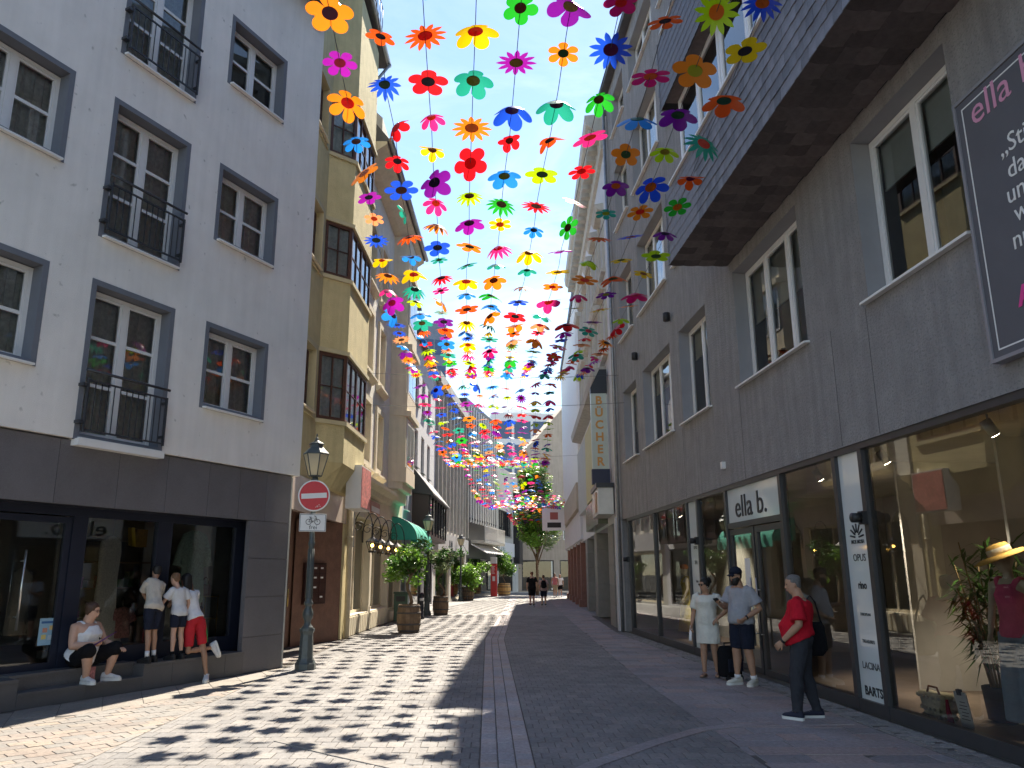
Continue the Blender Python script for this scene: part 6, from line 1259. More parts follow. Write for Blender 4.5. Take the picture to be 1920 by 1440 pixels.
def person(label, loc, rz, pose, k=1.0, sk=None, build=1.0, belly=0.0, bust=0.0, top=None, sleeve=0.45, hem=None, bottom=None, leg=0.5, dress=None, hair=None, hairm=None, shoes=None, curlR=0.5, curlL=0.5, palmR=None, palmL=None, socks=None, name='person', cat='person', group=None, face=True, loose=0.0, tank=False, sandals=False):
    J = dict(STAND); J.update(pose); J = {a: V(b)*(1 if a in ('footR', 'footL', 'face', 'upR', 'upL') else k) for a, b in J.items()}
    t = thing(name, label, cat, loc, rz, group); sk = sk or skin_a; B = build*k
    lat = ((J['shR']-J['shL']).normalized() + (J['hiR']-J['hiL']).normalized()).normalized()
    pe, ch, ne = J['pelvis'], J['chest'], J['neck']; fw = lat.cross((ch-pe).normalized()) * -1
    ax = (ch-pe).normalized()
    def torso(mb, g=0.0, lo=0.0, hi=1.0, flare=0.0):
        S = [(-0.10, 0.13, 0.1, 0), (0.0, 0.168, 0.118, -0.01), (0.1, 0.16, 0.115, 0.0), (0.3, 0.14, 0.102, 0.005), (0.5, 0.145, 0.104, 0.005), (0.72, 0.16, 0.115, 0.006), (0.86, 0.17, 0.11, 0.0), (0.95, 0.165, 0.085, -0.005), (1.0, 0.12, 0.065, -0.008)]
        L = []
        for (u, a, b, y) in S:
            if u < lo - 1e-6 or u > hi + 1e-6: continue
            p = pe + (ch-pe)*(u/0.65) if u < 0.65 else ch + (ne-ch)*((u-0.65)/0.35)
            bl = belly*math.exp(-((u-0.28)/0.22)**2) + bust*math.exp(-((u-0.66)/0.13)**2)
            fl = flare*max(0, 0.3-u)
            if tank and g > 0 and u > 0.8: a *= 0.68
            L.append((p + fw*(y*k + bl*0.5*k), a*B + g + fl, (b + bl*0.5)*B + g + fl))
        mb.loft(L, lat, 18)
    def arm(mb, s_, g=0.0, upto=1.0):
        sh, el, wr = J['sh'+s_], J['el'+s_], J['wr'+s_]; dn = (ne-ch).normalized()*0.008*k; sh = sh - dn; sh2 = lerp(sh, ne - dn, 0.38)
        pts = [sh2, sh, lerp(sh, el, 0.35), lerp(sh, el, 0.8), el]; rs = [0.05*B+g, 0.056*B+g, 0.05*B+g, 0.041*B+g, 0.039*B+g]
        if upto >= 1.0: pts += [lerp(el, wr, 0.25), lerp(el, wr, 0.7), wr]; rs += [0.04*B+g, 0.031*B+g, 0.025*B+g]
        elif upto < 0.9:
            e = lerp(sh, el, upto); pts = [sh2, sh, lerp(sh, e, 0.5), e]; rs = [0.05*B+g, 0.055*B+g, 0.057*B+g+loose*0.4, 0.06*B+g+loose]
        limb(mb, pts, rs)
    def legm(mb, s_, g=0.0, upto=1.0, cuff=0.0):
        hi, kn, an = J['hi'+s_], J['kn'+s_], J['an'+s_]
        pts = [hi + V((0, 0, 0.03))*k, lerp(hi, kn, 0.25), lerp(hi, kn, 0.7), kn]; rs = [0.088*B+g, 0.086*B+g, 0.066*B+g+cuff*0.6, 0.056*B+g+cuff]
        if upto <= 0.5: e = lerp(hi, kn, upto*2); pts = [pts[0], lerp(hi, e, 0.35), e]; rs = [0.09*B+g, 0.088*B+g+cuff*0.5, (0.088-0.03*upto*2)*B+g+cuff]
        else:
            bk = -fw*0.012*k; u2 = (upto-0.5)*2; mb.ball(kn, 0.06*B+g+cuff, 12, 8)
            for (u, r) in ((0.28, 0.058), (0.6, 0.045), (0.85, 0.036), (1.0, 0.036)):
                if u <= u2+1e-6: pts.append(lerp(kn, an, u) + (bk if u < 0.5 else bk*0)); rs.append(r*B+g+cuff)
        limb(mb, pts, rs)
    # ---- body, one continuous skin
    hd = J['head']; f = J['face'].normalized(); up = (hd-ne).normalized(); up = (up*0.45 + V((0, 0, 1))*0.55).normalized(); f = (f - up*f.dot(up)).normalized(); rt = f.cross(up)
    HM = Matrix(((rt.x, f.x, up.x, hd.x), (rt.y, f.y, up.y, hd.y), (rt.z, f.z, up.z, hd.z), (0, 0, 0, 1))) @ Matrix.Scale(k if k > 0.8 else k*1.08, 4)
    b = MB(); torso(b)
    for s_ in 'RL': arm(b, s_); legm(b, s_)
    b.loft([(ne - (ne-ch).normalized()*0.05*k, 0.07*B, 0.06*B), (ne + up*0.01*k, 0.056*B, 0.058*B), (lerp(ne, hd, 0.45) , 0.052*B, 0.056*B), (lerp(ne, hd, 0.75), 0.05*B, 0.055*B)], lat, 12)
    h = MB(); h.M = HM
    h.loft([((0, 0.04, -0.118), 0.026, 0.026), ((0, 0.034, -0.105), 0.042, 0.044), ((0, 0.018, -0.07), 0.058, 0.07), ((0, 0.008, -0.03), 0.066, 0.084), ((0, 0, 0.015), 0.072, 0.092), ((0, -0.004, 0.055), 0.073, 0.094), ((0, -0.006, 0.088), 0.06, 0.077), ((0, -0.006, 0.108), 0.036, 0.046), ((0, -0.006, 0.116), 0.008, 0.01)], (1, 0, 0), 18)
    h.loft([((0, 0.088, 0.018), 0.008, 0.008), ((0, 0.1, -0.008), 0.011, 0.012), ((0, 0.104, -0.026), 0.016, 0.013), ((0, 0.094, -0.038), 0.01, 0.008)], (1, 0, 0), 8)
    h.loft([((-0.045, 0.07, 0.034), 0.008, 0.008), ((0, 0.088, 0.03), 0.008, 0.01), ((0.045, 0.07, 0.034), 0.008, 0.008)], (0, 0, 1), 6)
    for s_ in (-1, 1): h.ball((0.074*s_, -0.008, -0.005), 0.018, 8, 6, 0.45, 1.0, 1.7)
    h.loft([((-0.02, 0.084, -0.062), 0.006, 0.008), ((0, 0.092, -0.062), 0.01, 0.01), ((0.02, 0.084, -0.062), 0.006, 0.008)], (0, 0, 1), 6)
    b.add(h.v, h.f, True)
    body = b.build('body', sk, t, remesh=0.0105*max(0.8, k), smooth_it=3)
    hb = MB()
    for s_, cu, pn, sg in (('R', curlR, palmR, 1), ('L', curlL, palmL, -1)):
        d = J['wr'+s_]-J['el'+s_]; pn = pn or (V((0, 0, 0)) - lat*sg)
        hand(hb, J['wr'+s_], d, pn, sg, cu, k)
    merge_in(body, hb)
    # ---- face details
    if face:
        e = MB(); e.M = HM
        for s_ in (-1, 1): e.ball((0.03*s_, 0.084, 0.014), 0.011, 8, 6, 1.2, 0.7, 0.6)
        e.build('eyes', mat('eye_dark', (0.03, 0.02, 0.015), 0.2), t)
        m_ = MB(); m_.M = HM; m_.loft([((-0.022, 0.086, -0.062), 0.003, 0.004), ((0, 0.099, -0.062), 0.005, 0.004), ((0.022, 0.086, -0.062), 0.003, 0.004)], (0, 0, 1), 6); m_.build('mouth', mat('lips', (0.4, 0.13, 0.11), 0.5), t)
    # ---- hair
    if hair:
        q_ = MB(); q_.M = HM
        if hair in ('short', 'bun', 'back', 'crop'):
            g = 0.008 if hair == 'crop' else 0.014
            q_.loft([((0, -0.055, -0.06), 0.04, 0.03), ((0, -0.045, -0.03), 0.06+g*0.3, 0.05), ((0, -0.035, 0.01), 0.073+g*0.5, 0.064+g), ((0, -0.016, 0.05), 0.074+g, 0.088+g), ((0, -0.008, 0.09), 0.062+g, 0.082+g), ((0, -0.006, 0.115), 0.038+g, 0.05+g), ((0, -0.006, 0.122+g), 0.01, 0.012)], (1, 0, 0), 16)
        if hair in ('back', 'bun'):
            for s_ in (-1, 1): q_.loft([((0.07*s_, 0.02, 0.06), 0.012, 0.03), ((0.076*s_, 0.0, 0.01), 0.01, 0.03), ((0.066*s_, -0.04, -0.04), 0.012, 0.03)], (1, 0, 0), 8)
        if hair == 'bun': q_.ball((0, -0.1, 0.075), 0.05, 12, 8); q_.ball((0.02, -0.125, 0.1), 0.03, 8, 6); q_.ball((-0.025, -0.115, 0.05), 0.03, 8, 6)
        if hair == 'long': q_.loft([((0, -0.045, -0.2), 0.07, 0.03), ((0, -0.05, -0.1), 0.08, 0.045), ((0, -0.04, -0.02), 0.083, 0.065), ((0, -0.016, 0.05), 0.086, 0.098), ((0, -0.006, 0.1), 0.06, 0.075), ((0, -0.006, 0.13), 0.01, 0.012)], (1, 0, 0), 16)
        q_.build('hair', hairm, t, remesh=0.009, smooth_it=1)
    # ---- clothes
    gx = 0.013*k
    if top:
        c = MB(); torso(c, gx + loose*0.3, hem if hem is not None else -0.0, 0.95 if not tank else 0.9, flare=0.06*k)
        if sleeve > 0:
            for s_ in 'RL': arm(c, s_, gx, sleeve)
        elif tank:
            for s_ in 'RL':
                m_ = lerp(J['sh'+s_], ne, 0.42) + up*0.03*k; c.loft([(lerp(m_, ch, 0.5) + fw*0.1*B, 0.045*k, 0.02*k), (m_ + fw*0.035*k, 0.03*k, 0.022*k), (m_ + up*0.012*k, 0.028*k, 0.022*k), (m_ - fw*0.05*k, 0.03*k, 0.022*k), (lerp(m_, ch, 0.5) - fw*0.09*B, 0.045*k, 0.02*k)], lat, 10)
        if sleeve > 0: c.loft([(ne - (ne-ch).normalized()*0.06*k, 0.11*B+gx, 0.07*B+gx), (ne - (ne-ch).normalized()*0.005*k, 0.074*B+gx*0.6, 0.07*B+gx*0.6)], lat, 14)
        wrinkle(c.build('shirt', top, t, remesh=0.0125*max(0.8, k), smooth_it=5), 0.008)
    if dress:
        c = MB(); torso(c, gx + 0.012, 0.0, 0.95, flare=0.0)
        kn = (J['knR']+J['knL'])/2; c.loft([(lerp(pe, kn, 0.8), 0.205*B, 0.15*B), (lerp(pe, kn, 0.55), 0.205*B, 0.155*B), (lerp(pe, kn, 0.2), 0.2*B, 0.15*B), (pe + ax*0.06*k, 0.18*B, 0.135*B)], lat, 20)
        for s_ in 'RL': arm(c, s_, gx+0.01, 0.75)
        c.loft([(ne - (ne-ch).normalized()*0.06*k, 0.11*B+gx, 0.07*B+gx), (ne - (ne-ch).normalized()*0.005*k, 0.08*B+gx*0.6, 0.07*B+gx*0.6)], lat, 14)
        wrinkle(c.build('dress', dress, t, remesh=0.0125, smooth_it=5), 0.009)
    if bottom:
        c = MB(); torso(c, gx*0.7, -0.1, 0.1)
        for s_ in 'RL': legm(c, s_, gx*0.9, leg, cuff=0.012*k if leg < 0.9 else 0.006*k)
        c.loft([(lerp(J['hiR'], J['hiL'], 0.5) - ax*0.05*k, 0.12*B, 0.1*B), (pe, 0.165*B, 0.115*B)], lat, 14)
        wrinkle(c.build('trousers' if leg > 0.7 else 'shorts', bottom, t, remesh=0.0125*max(0.8, k), smooth_it=2), 0.008, (14, 14, 8))
    for s_ in 'RL':
        if shoes: shoe(t, J['an'+s_], J['foot'+s_], shoes[0], shoes[1], k*1.02, up=J.get('up'+s_, V((0, 0, 1))))
        if socks: c = MB(); limb(c, [lerp(J['kn'+s_], J['an'+s_], socks[1]), lerp(J['kn'+s_], J['an'+s_], 0.97)], [0.045*B, 0.042*B]); c.build('sock', socks[0], t)
        if sandals:
            u = MB(); bse = J['an'+s_]; ff = J['foot'+s_].normalized(); sd = ff.cross(V((0, 0, 1)))
            u.loft([(bse + ff*-0.08*k + V((0, 0, -0.07))*k, 0.03*k, 0.012*k), (bse + ff*0.0 + V((0, 0, -0.07))*k, 0.04*k, 0.016*k), (bse + ff*0.1*k + V((0, 0, -0.07))*k, 0.045*k, 0.014*k), (bse + ff*0.18*k + V((0, 0, -0.072))*k, 0.025*k, 0.01*k)], sd, 10)
            for y in (0.02, 0.1): u.loft([(bse + ff*y*k + sd*0.042*k + V((0, 0, -0.065))*k, 0.02*k, 0.005*k), (bse + ff*y*k + V((0, 0, -0.02))*k, 0.022*k, 0.006*k), (bse + ff*y*k - sd*0.042*k + V((0, 0, -0.065))*k, 0.02*k, 0.005*k)], ff, 8)
            u.build('sandal', sandals, t)
            ft = MB(); ft.loft([(bse + ff*-0.06*k + V((0, 0, -0.045))*k, 0.025*k, 0.022*k), (bse + ff*0.03*k + V((0, 0, -0.035))*k, 0.033*k, 0.03*k), (bse + ff*0.12*k + V((0, 0, -0.052))*k, 0.036*k, 0.014*k), (bse + ff*0.17*k + V((0, 0, -0.056))*k, 0.022*k, 0.008*k)], sd, 10); merge_in(body, ft)
    return t, J, HM, fw, lat
def glasses(t, HM, m, dark=True, s=1.0):
    g = MB(); g.M = HM
    for s_ in (-1, 1):
        if dark: g.ball((0.033*s_, 0.094, 0.012), 0.027, 10, 6, 1.0, 0.25, 0.8)
        else: g.tube([(0.033*s_ + 0.026*math.cos(a), 0.096, 0.012 + 0.018*math.sin(a)) for a in [math.pi*i/6 for i in range(13)]], 0.003, 4)
        g.tube([(0.058*s_, 0.09, 0.02), (0.078*s_, 0.04, 0.02), (0.08*s_, -0.01, 0.012)], 0.003, 4)
    g.tube([(-0.01, 0.1, 0.016), (0.01, 0.1, 0.016)], 0.003, 4); g.build('sunglasses' if dark else 'spectacles', m, t)
NAVY = cloth('navy', (0.02, 0.024, 0.04)); BLACK = cloth('black', (0.012, 0.012, 0.014)); WHITE = cloth('white', (0.75, 0.75, 0.76)); BEIGE = cloth('beige', (0.56, 0.5, 0.42)); GREYT = cloth('grey_marl', (0.34, 0.35, 0.38)); PALE = cloth('pale_grey', (0.62, 0.62, 0.62)); OFFW = cloth('offwhite', (0.68, 0.67, 0.6)); REDT = cloth('red', (0.5, 0.015, 0.03)); JEAN = cloth('charcoal_denim', (0.04, 0.042, 0.05), 0.6, 14); PINKT = cloth('pinkish', (0.5, 0.34, 0.32)); KHAKI = cloth('khaki', (0.4, 0.33, 0.22)); SPORT = cloth('sport_red', (0.5, 0.03, 0.04))
RUB = mat('rubber_white', (0.72, 0.72, 0.68), 0.6); TRW = mat('trainer_cream', (0.62, 0.6, 0.52), 0.7, 0.08, 20); TRN = mat('trainer_navy', (0.018, 0.02, 0.04), 0.8); TRK = mat('trainer_black', (0.015, 0.015, 0.017), 0.7); TRG = mat('trainer_white_grey', (0.6, 0.6, 0.6), 0.7, 0.1, 20)
HB = mat('hair_dark', (0.012, 0.01, 0.009), 0.55, 0.3, 60); HBR = mat('hair_brown', (0.07, 0.035, 0.02), 0.55, 0.3, 60); HLB = mat('hair_light_brown', (0.16, 0.085, 0.045), 0.6, 0.3, 60); HG = mat('hair_grey', (0.13, 0.125, 0.12), 0.7, 0.4, 80)
BLKP = mat('black_plastic', (0.012, 0.012, 0.013), 0.3)
rz_out = math.atan2(LN.y, LN.x) - math.pi/2; rz_in = rz_out + math.pi
def at(s, d, z): p = LP(s, d); return (p[0], p[1], z)
# seated woman on the steps
t, J, HM, fw, lat = person('seated woman in white vest and black capri trousers on the granite step', at(1.18, -0.29, 0.4), rz_out + 0.12,
    dict(pelvis=(0, 0, 0.12), chest=(0.0, 0.04, 0.43), neck=(0, 0.07, 0.6), head=(0.0, 0.13, 0.765), shR=(0.19, 0.05, 0.56), shL=(-0.19, 0.05, 0.56), elR=(0.27, 0.1, 0.3), elL=(-0.27, 0.17, 0.32), wrR=(0.09, 0.29, 0.33), wrL=(-0.27, 0.39, 0.27),
         hiR=(0.1, 0.04, 0.1), hiL=(-0.1, 0.04, 0.1), knR=(0.24, 0.38, 0.25), knL=(-0.26, 0.38, 0.25), anR=(0.12, 0.26, -0.11), anL=(-0.27, 0.26, -0.11), footR=(0.15, 1, 0), footL=(-0.45, 1, 0), face=(-0.35, 1, -0.25)),
    sk=skin_a, build=1.3, belly=0.08, bust=0.07, top=WHITE, sleeve=0, tank=True, bottom=BLACK, leg=0.62, hair='back', hairm=HBR, shoes=(TRG, RUB), palmR=(-0.5, 0.2, 0.2), palmL=(0, 0.1, -1), curlR=1.0, curlL=0.35)
glasses(t, HM, BLKP, False)
sp = MB(); sp.tube([J['neck'] + V((0.13, 0.02, -0.01)), J['chest'] + V((0.02, 0.19, 0.06)), J['chest'] + V((-0.14, 0.2, -0.1)), J['pelvis'] + V((-0.22, 0.1, 0.05))], 0.014, 6); sp.build('bag_strap', NAVY, t)
fan = thing('folded_fan', 'thin purple folded fan in the hand of the seated woman', 'fan', t.location + Matrix.Rotation(t.rotation_euler.z, 3, 'Z') @ (J['wrR'] + V((-0.03, 0.08, 0.02))), t.rotation_euler.z); MB().tube([(0.06, -0.05, -0.05), (-0.12, 0.06, 0.08), (-0.2, 0.1, 0.13)], [0.012, 0.01, 0.006], 6).build('fan_sticks', mat('fan_purple', (0.1, 0.03, 0.12), 0.5), fan); MB().tube([(0.07, -0.056, -0.057), (0.05, -0.044, -0.044)], 0.015, 6).build('fan_rivet', steel, fan)
pk = thing('pink_box', 'small pink patterned box standing under the seated woman', 'box', at(1.28, -0.15, 0.2), rz_out + 0.2); MB().box(-0.05, 0.05, -0.03, 0.03, 0.0, 0.2).build('box_body', mat('pink_print', (0.6, 0.25, 0.24), 0.5, 0.45, 25), pk, bevel=0.003); MB().box(-0.051, 0.051, -0.031, 0.031, 0.16, 0.203).build('box_lid', mat('pink_lid', (0.5, 0.2, 0.2), 0.5), pk)
# three children at the shop window
t, J, HM, fw, lat = person('tallest child in beige shirt and navy shorts bending to the shop window', at(2.2, -0.06, 0.375), rz_in, dict(pelvis=(0.0, 0.0, 0.93), chest=(0.09, 0.13, 1.24), neck=(0.17, 0.23, 1.41), head=(0.24, 0.28, 1.55), shR=(0.31, 0.17, 1.33), shL=(-0.02, 0.2, 1.37), elR=(0.36, 0.3, 1.1), elL=(0.06, 0.36, 1.18), wrR=(0.3, 0.36, 0.93), wrL=(0.2, 0.36, 1.0), anR=(0.12, 0.02, 0.09), anL=(-0.1, -0.06, 0.09), knR=(0.1, 0.05, 0.5), knL=(-0.06, 0.02, 0.5), face=(0.35, 1, -0.35)),
    k=0.86, sk=skin_b, build=0.9, top=BEIGE, sleeve=0.75, loose=0.02, hem=-0.1, bottom=NAVY, leg=0.42, hair='short', hairm=HB, shoes=(TRK, TRK), socks=(WHITE, 0.72))
t, J, HM, fw, lat = person('smaller child in pale grey T-shirt with light brown hair at the window', at(2.7, -0.04, 0.375), rz_in, dict(chest=(0.0, 0.06, 1.27), neck=(-0.02, 0.1, 1.45), head=(-0.03, 0.17, 1.62), shR=(0.17, 0.05, 1.4), shL=(-0.18, 0.08, 1.4), elR=(0.25, 0.02, 1.13), wrR=(0.25, 0.06, 0.88), elL=(-0.27, 0.2, 1.15), wrL=(-0.38, 0.36, 1.1), anR=(0.13, -0.02, 0.09), anL=(-0.1, 0.0, 0.09), face=(-0.1, 1, -0.2)),
    k=0.755, sk=skin_a, build=0.95, top=PALE, sleeve=0.7, loose=0.018, hem=-0.1, bottom=NAVY, leg=0.32, hair='crop', hairm=HLB, shoes=(TRK, TRK), socks=(BLACK, 0.8))
t, J, HM, fw, lat = person('child in red and green sports shorts kneeling with one leg on the ledge', at(3.0, 0.02, 0.0), rz_in, dict(pelvis=(0.03, 0.05, 0.98), chest=(-0.02, 0.14, 1.28), neck=(-0.04, 0.2, 1.44), head=(-0.03, 0.26, 1.6), shR=(0.14, 0.17, 1.41), shL=(-0.2, 0.2, 1.4), elR=(0.27, 0.36, 1.25), wrR=(0.26, 0.4, 1.44), elL=(-0.26, 0.36, 1.2), wrL=(-0.16, 0.46, 1.25), hiR=(0.12, 0.03, 0.95), hiL=(-0.06, 0.06, 0.95), knR=(0.17, -0.04, 0.52), anR=(0.21, -0.12, 0.09), footR=(-0.55, -0.5, 0), knL=(-0.05, 0.06, 0.49), anL=(0.36, -0.06, 0.52), footL=(0.3, -0.15, -0.9), upL=(-0.9, 0.2, -0.3), face=(0.1, 1, -0.1)),
    k=0.98, sk=skin_c, build=0.84, top=WHITE, sleeve=0.5, loose=0.01, bottom=SPORT, leg=0.42, hair='long', hairm=HB, shoes=(TRG, RUB))
pn = MB(); hi = J['hiR']; kn = J['knR']; pn.loft([(lerp(hi, kn, -0.05) + lat*0.055, 0.03, 0.07), (lerp(hi, kn, 0.45) + lat*0.065, 0.032, 0.068), (lerp(hi, kn, 0.78) + lat*0.055, 0.03, 0.06)], lat, 10); pn.build('green_side_stripe', cloth('sport_green', (0.03, 0.2, 0.06)), t)
# woman in white dress, man with cap, man in red
t, J, HM, fw, lat = person('woman in long white T-shirt dress with dark hair bun and sunglasses', (3.72, 13.95, 0), R(150), dict(neck=(0, 0.0, 1.45), head=(0, 0.05, 1.62), elR=(0.25, -0.02, 1.13), wrR=(0.27, 0.1, 0.9), elL=(-0.34, -0.12, 1.17), wrL=(-0.2, 0.06, 1.03), knR=(0.09, 0.03, 0.5), knL=(-0.09, -0.02, 0.5), anR=(0.1, 0.03, 0.09), anL=(-0.1, -0.1, 0.09), footR=(0.15, 1, 0), footL=(-0.2, 1, 0), face=(0.62, 0.8, 0.0)),
    k=0.925, sk=skin_b, build=1.06, belly=0.04, bust=0.07, dress=OFFW, hair='bun', hairm=HB, sandals=mat('sandal_brown', (0.2, 0.14, 0.11), 0.7), curlR=0.9, palmL=(0.3, 0.3, -0.5))
glasses(t, HM, BLKP); er = MB(); er.M = HM
for s_ in (-1, 1): er.tube([(0.08*s_, -0.005+0.016*math.cos(a), -0.045+0.02*math.sin(a)) for a in [math.pi*i/5 for i in range(11)]], 0.004, 4)
er.build('earring', steel, t)
Rz = lambda t, p: t.location + Matrix.Rotation(t.rotation_euler.z, 3, 'Z') @ V(p)
pp = thing('rolled_paper', 'white rolled paper in the hand of the woman in white', 'paper', Rz(t, J['wrR'] + V((0.0, 0.05, -0.09))), t.rotation_euler.z); MB().tube([(0.01, -0.05, 0.08), (0.0, 0.07, -0.15)], [0.018, 0.026], 10).build('paper_roll', white_paint, pp)
t, J, HM, fw, lat = person('bearded man in grey T-shirt and navy cap looking at his phone', (4.0, 13.0, 0), R(122), dict(chest=(0, -0.02, 1.27), neck=(0, -0.01, 1.45), head=(0, 0.05, 1.62), elR=(0.25, 0.06, 1.14), wrR=(0.15, 0.3, 1.2), elL=(-0.29, -0.1, 1.13), wrL=(-0.2, 0.14, 0.99), knR=(0.1, 0.04, 0.5), anR=(0.11, 0.04, 0.09), knL=(-0.1, 0.0, 0.5), anL=(-0.12, -0.06, 0.09), footR=(0.2, 1, 0), footL=(-0.25, 1, 0), face=(0.2, 1, -0.38)),
    k=1.02, sk=skin_b, build=1.13, belly=0.06, top=GREYT, sleeve=0.75, loose=0.02, hem=-0.1, bottom=NAVY, leg=0.46, hair='crop', hairm=HB, shoes=(TRW, RUB), socks=(WHITE, 0.85), curlR=0.9, curlL=0.9, palmR=(-0.4, 0.2, 0.8), palmL=(0.8, 0.3, 0.1))
glasses(t, HM, BLKP); cp = MB(); cp.M = HM
cp.loft([((0, -0.008, 0.035), 0.084, 0.106), ((0, -0.008, 0.075), 0.083, 0.104), ((0, -0.012, 0.112), 0.066, 0.082), ((0, -0.012, 0.136), 0.03, 0.04)], (1, 0, 0), 18); cpo = cp.build('cap', NAVY, t)
br_ = MB(); br_.M = HM; br_.add([(x*0.075, 0.085 + (1-x*x)*0.075*q_, 0.045 - 0.018*q_ - 0.012*x*x) for q_ in (0, 1) for x in [-1+i*0.2 for i in range(11)]] + [(x*0.075, 0.085 + (1-x*x)*0.075*q_, 0.038 - 0.018*q_ - 0.012*x*x) for q_ in (0, 1) for x in [-1+i*0.2 for i in range(11)]], [(i, i+1, i+12, i+11) for i in range(10)] + [(22+i, 33+i, 34+i, 23+i) for i in range(10)] + [(11+i, 12+i, 34+i, 33+i) for i in range(10)]); br_.build('cap_brim', NAVY, cpo)
bd = MB(); bd.M = HM; bd.loft([((0, 0.052, -0.145), 0.03, 0.035), ((0, 0.046, -0.115), 0.054, 0.055), ((0, 0.034, -0.08), 0.064, 0.068), ((0, 0.016, -0.045), 0.07, 0.072), ((0, 0.0, -0.01), 0.072, 0.06)], (1, 0, 0), 14); bd.build('beard', HB, t, remesh=0.009, smooth_it=1)
ph = thing('phone', 'black phone held in front of the man with the cap', 'phone', Rz(t, J['wrR'] + V((-0.05, 0.1, 0.05))), t.rotation_euler.z + 0.3); po = MB().box(-0.037, 0.037, -0.075, 0.075, -0.004, 0.004).build('phone_body', BLKP, ph, bevel=0.002); MB().box(-0.033, 0.033, -0.07, 0.07, 0.004, 0.0048).build('screen', mat('phone_screen', (0.02, 0.025, 0.03), 0.1), ph); ph.rotation_euler = (0.5, 0.2, t.rotation_euler.z + 0.4)
wt = MB(); wt.M = Matrix.Translation(lerp(J['elL'], J['wrL'], 0.9)); dv = (J['wrL']-J['elL']).normalized(); wt.tube([dv*-0.012, dv*0.012], 0.035, 12); wt.build('wristwatch', BLKP, t)
t, J, HM, fw, lat = person('grey-haired man in red T-shirt and dark jeans seen from behind', (3.8, 10.05, 0), R(62), dict(chest=(0, -0.03, 1.27), neck=(0, -0.02, 1.45), head=(0, 0.035, 1.615), elR=(0.28, -0.02, 1.14), wrR=(0.24, 0.16, 0.95), elL=(-0.27, -0.03, 1.14), wrL=(-0.22, 0.2, 0.92), knR=(0.12, 0.0, 0.5), anR=(0.16, -0.1, 0.09), knL=(-0.1, 0.08, 0.5), anL=(-0.12, 0.1, 0.09), footR=(-0.45, 0.9, 0), footL=(0.35, 0.93, 0), face=(-0.3, 1, 0.0)),
    k=0.96, sk=skin_b, build=1.2, belly=0.12, top=REDT, sleeve=0.85, loose=0.02, hem=-0.0, bottom=JEAN, leg=1.0, hair='crop', hairm=HG, shoes=(TRN, RUB), curlL=0.8, palmL=(0.8, 0.0, -0.2))
wt = MB(); wt.M = Matrix.Translation(lerp(J['elL'], J['wrL'], 0.92)); dv = (J['wrL']-J['elL']).normalized(); wt.tube([dv*-0.012, dv*0.012], 0.036, 12); wt.build('wristwatch', BLKP, t)
bg_ = thing('shoulder_bag', 'black shoulder bag hanging at the back of the man in red', 'bag', Rz(t, (0.3, -0.1, 0.72)), t.rotation_euler.z + 0.3); MB().loft([((0, 0, -0.02), 0.11, 0.05), ((0, 0, 0.05), 0.17, 0.08), ((0, 0, 0.3), 0.16, 0.07), ((0, 0, 0.38), 0.13, 0.04)], (0, 1, 0), 14).build('bag_body', BLACK, bg_); MB().tube([(0, -0.12, 0.36), (-0.03, -0.06, 0.62), (-0.06, 0.0, 0.7), (-0.02, 0.08, 0.6), (0, 0.12, 0.36)], 0.012, 6).build('bag_strap', BLKP, bg_)
tb = thing('travel_bag', 'black upright travel bag on wheels behind the woman in white', 'suitcase', (3.95, 13.62, 0), R(25)); MB().loft([((0, 0, 0.06), 0.2, 0.12), ((0, 0, 0.1), 0.225, 0.14), ((0, 0, 0.45), 0.22, 0.135), ((0, 0, 0.53), 0.17, 0.1)], (1, 0, 0), 18).build('bag_shell', BLACK, tb)
for s_ in (-1, 1): w_ = MB(); w_.M = Matrix.Translation((0.13*s_, -0.1, 0.045)) @ Matrix.Rotation(math.pi/2, 4, 'Y'); w_.lathe([(0.045, -0.015), (0.045, 0.015)], 14, smooth=False); w_.build('wheel', BLKP, tb)
MB().tube([(-0.09, 0.0, 0.5), (-0.09, 0.0, 0.58), (0.09, 0.0, 0.58), (0.09, 0.0, 0.5)], 0.013, 6).build('handle', BLKP, tb); MB().box(-0.15, 0.15, -0.155, -0.135, 0.14, 0.34).build('front_pocket', NAVY, tb, bevel=0.01)
# walkers further down
WALK = dict(knR=(0.09, 0.14, 0.52), anR=(0.1, 0.1, 0.1), knL=(-0.09, 0.0, 0.5), anL=(-0.1, -0.18, 0.12), elR=(0.24, -0.1, 1.14), wrR=(0.24, -0.02, 0.9), elL=(-0.24, 0.02, 1.13), wrL=(-0.24, 0.16, 0.92))
person('man in black T-shirt and black shorts walking away', (2.35, 43.6, 0), R(3), WALK, k=1.03, sk=skin_a, build=1.1, top=BLACK, sleeve=0.7, loose=0.02, hem=-0.1, bottom=BLACK, leg=0.46, hair='crop', hairm=HLB, shoes=(TRK, RUB), face=False)
t, J, HM, fw, lat = person('walker in pinkish T-shirt with black backpack', (2.98, 43.7, 0), R(-3), dict(WALK, knL=(-0.09, 0.14, 0.52), anL=(-0.1, 0.1, 0.1), knR=(0.09, 0.0, 0.5), anR=(0.1, -0.16, 0.12)), k=0.93, sk=skin_a, build=1.05, top=PINKT, sleeve=0.7, loose=0.02, hem=-0.1, bottom=NAVY, leg=0.44, hair='crop', hairm=HBR, shoes=(TRK, RUB), face=False)
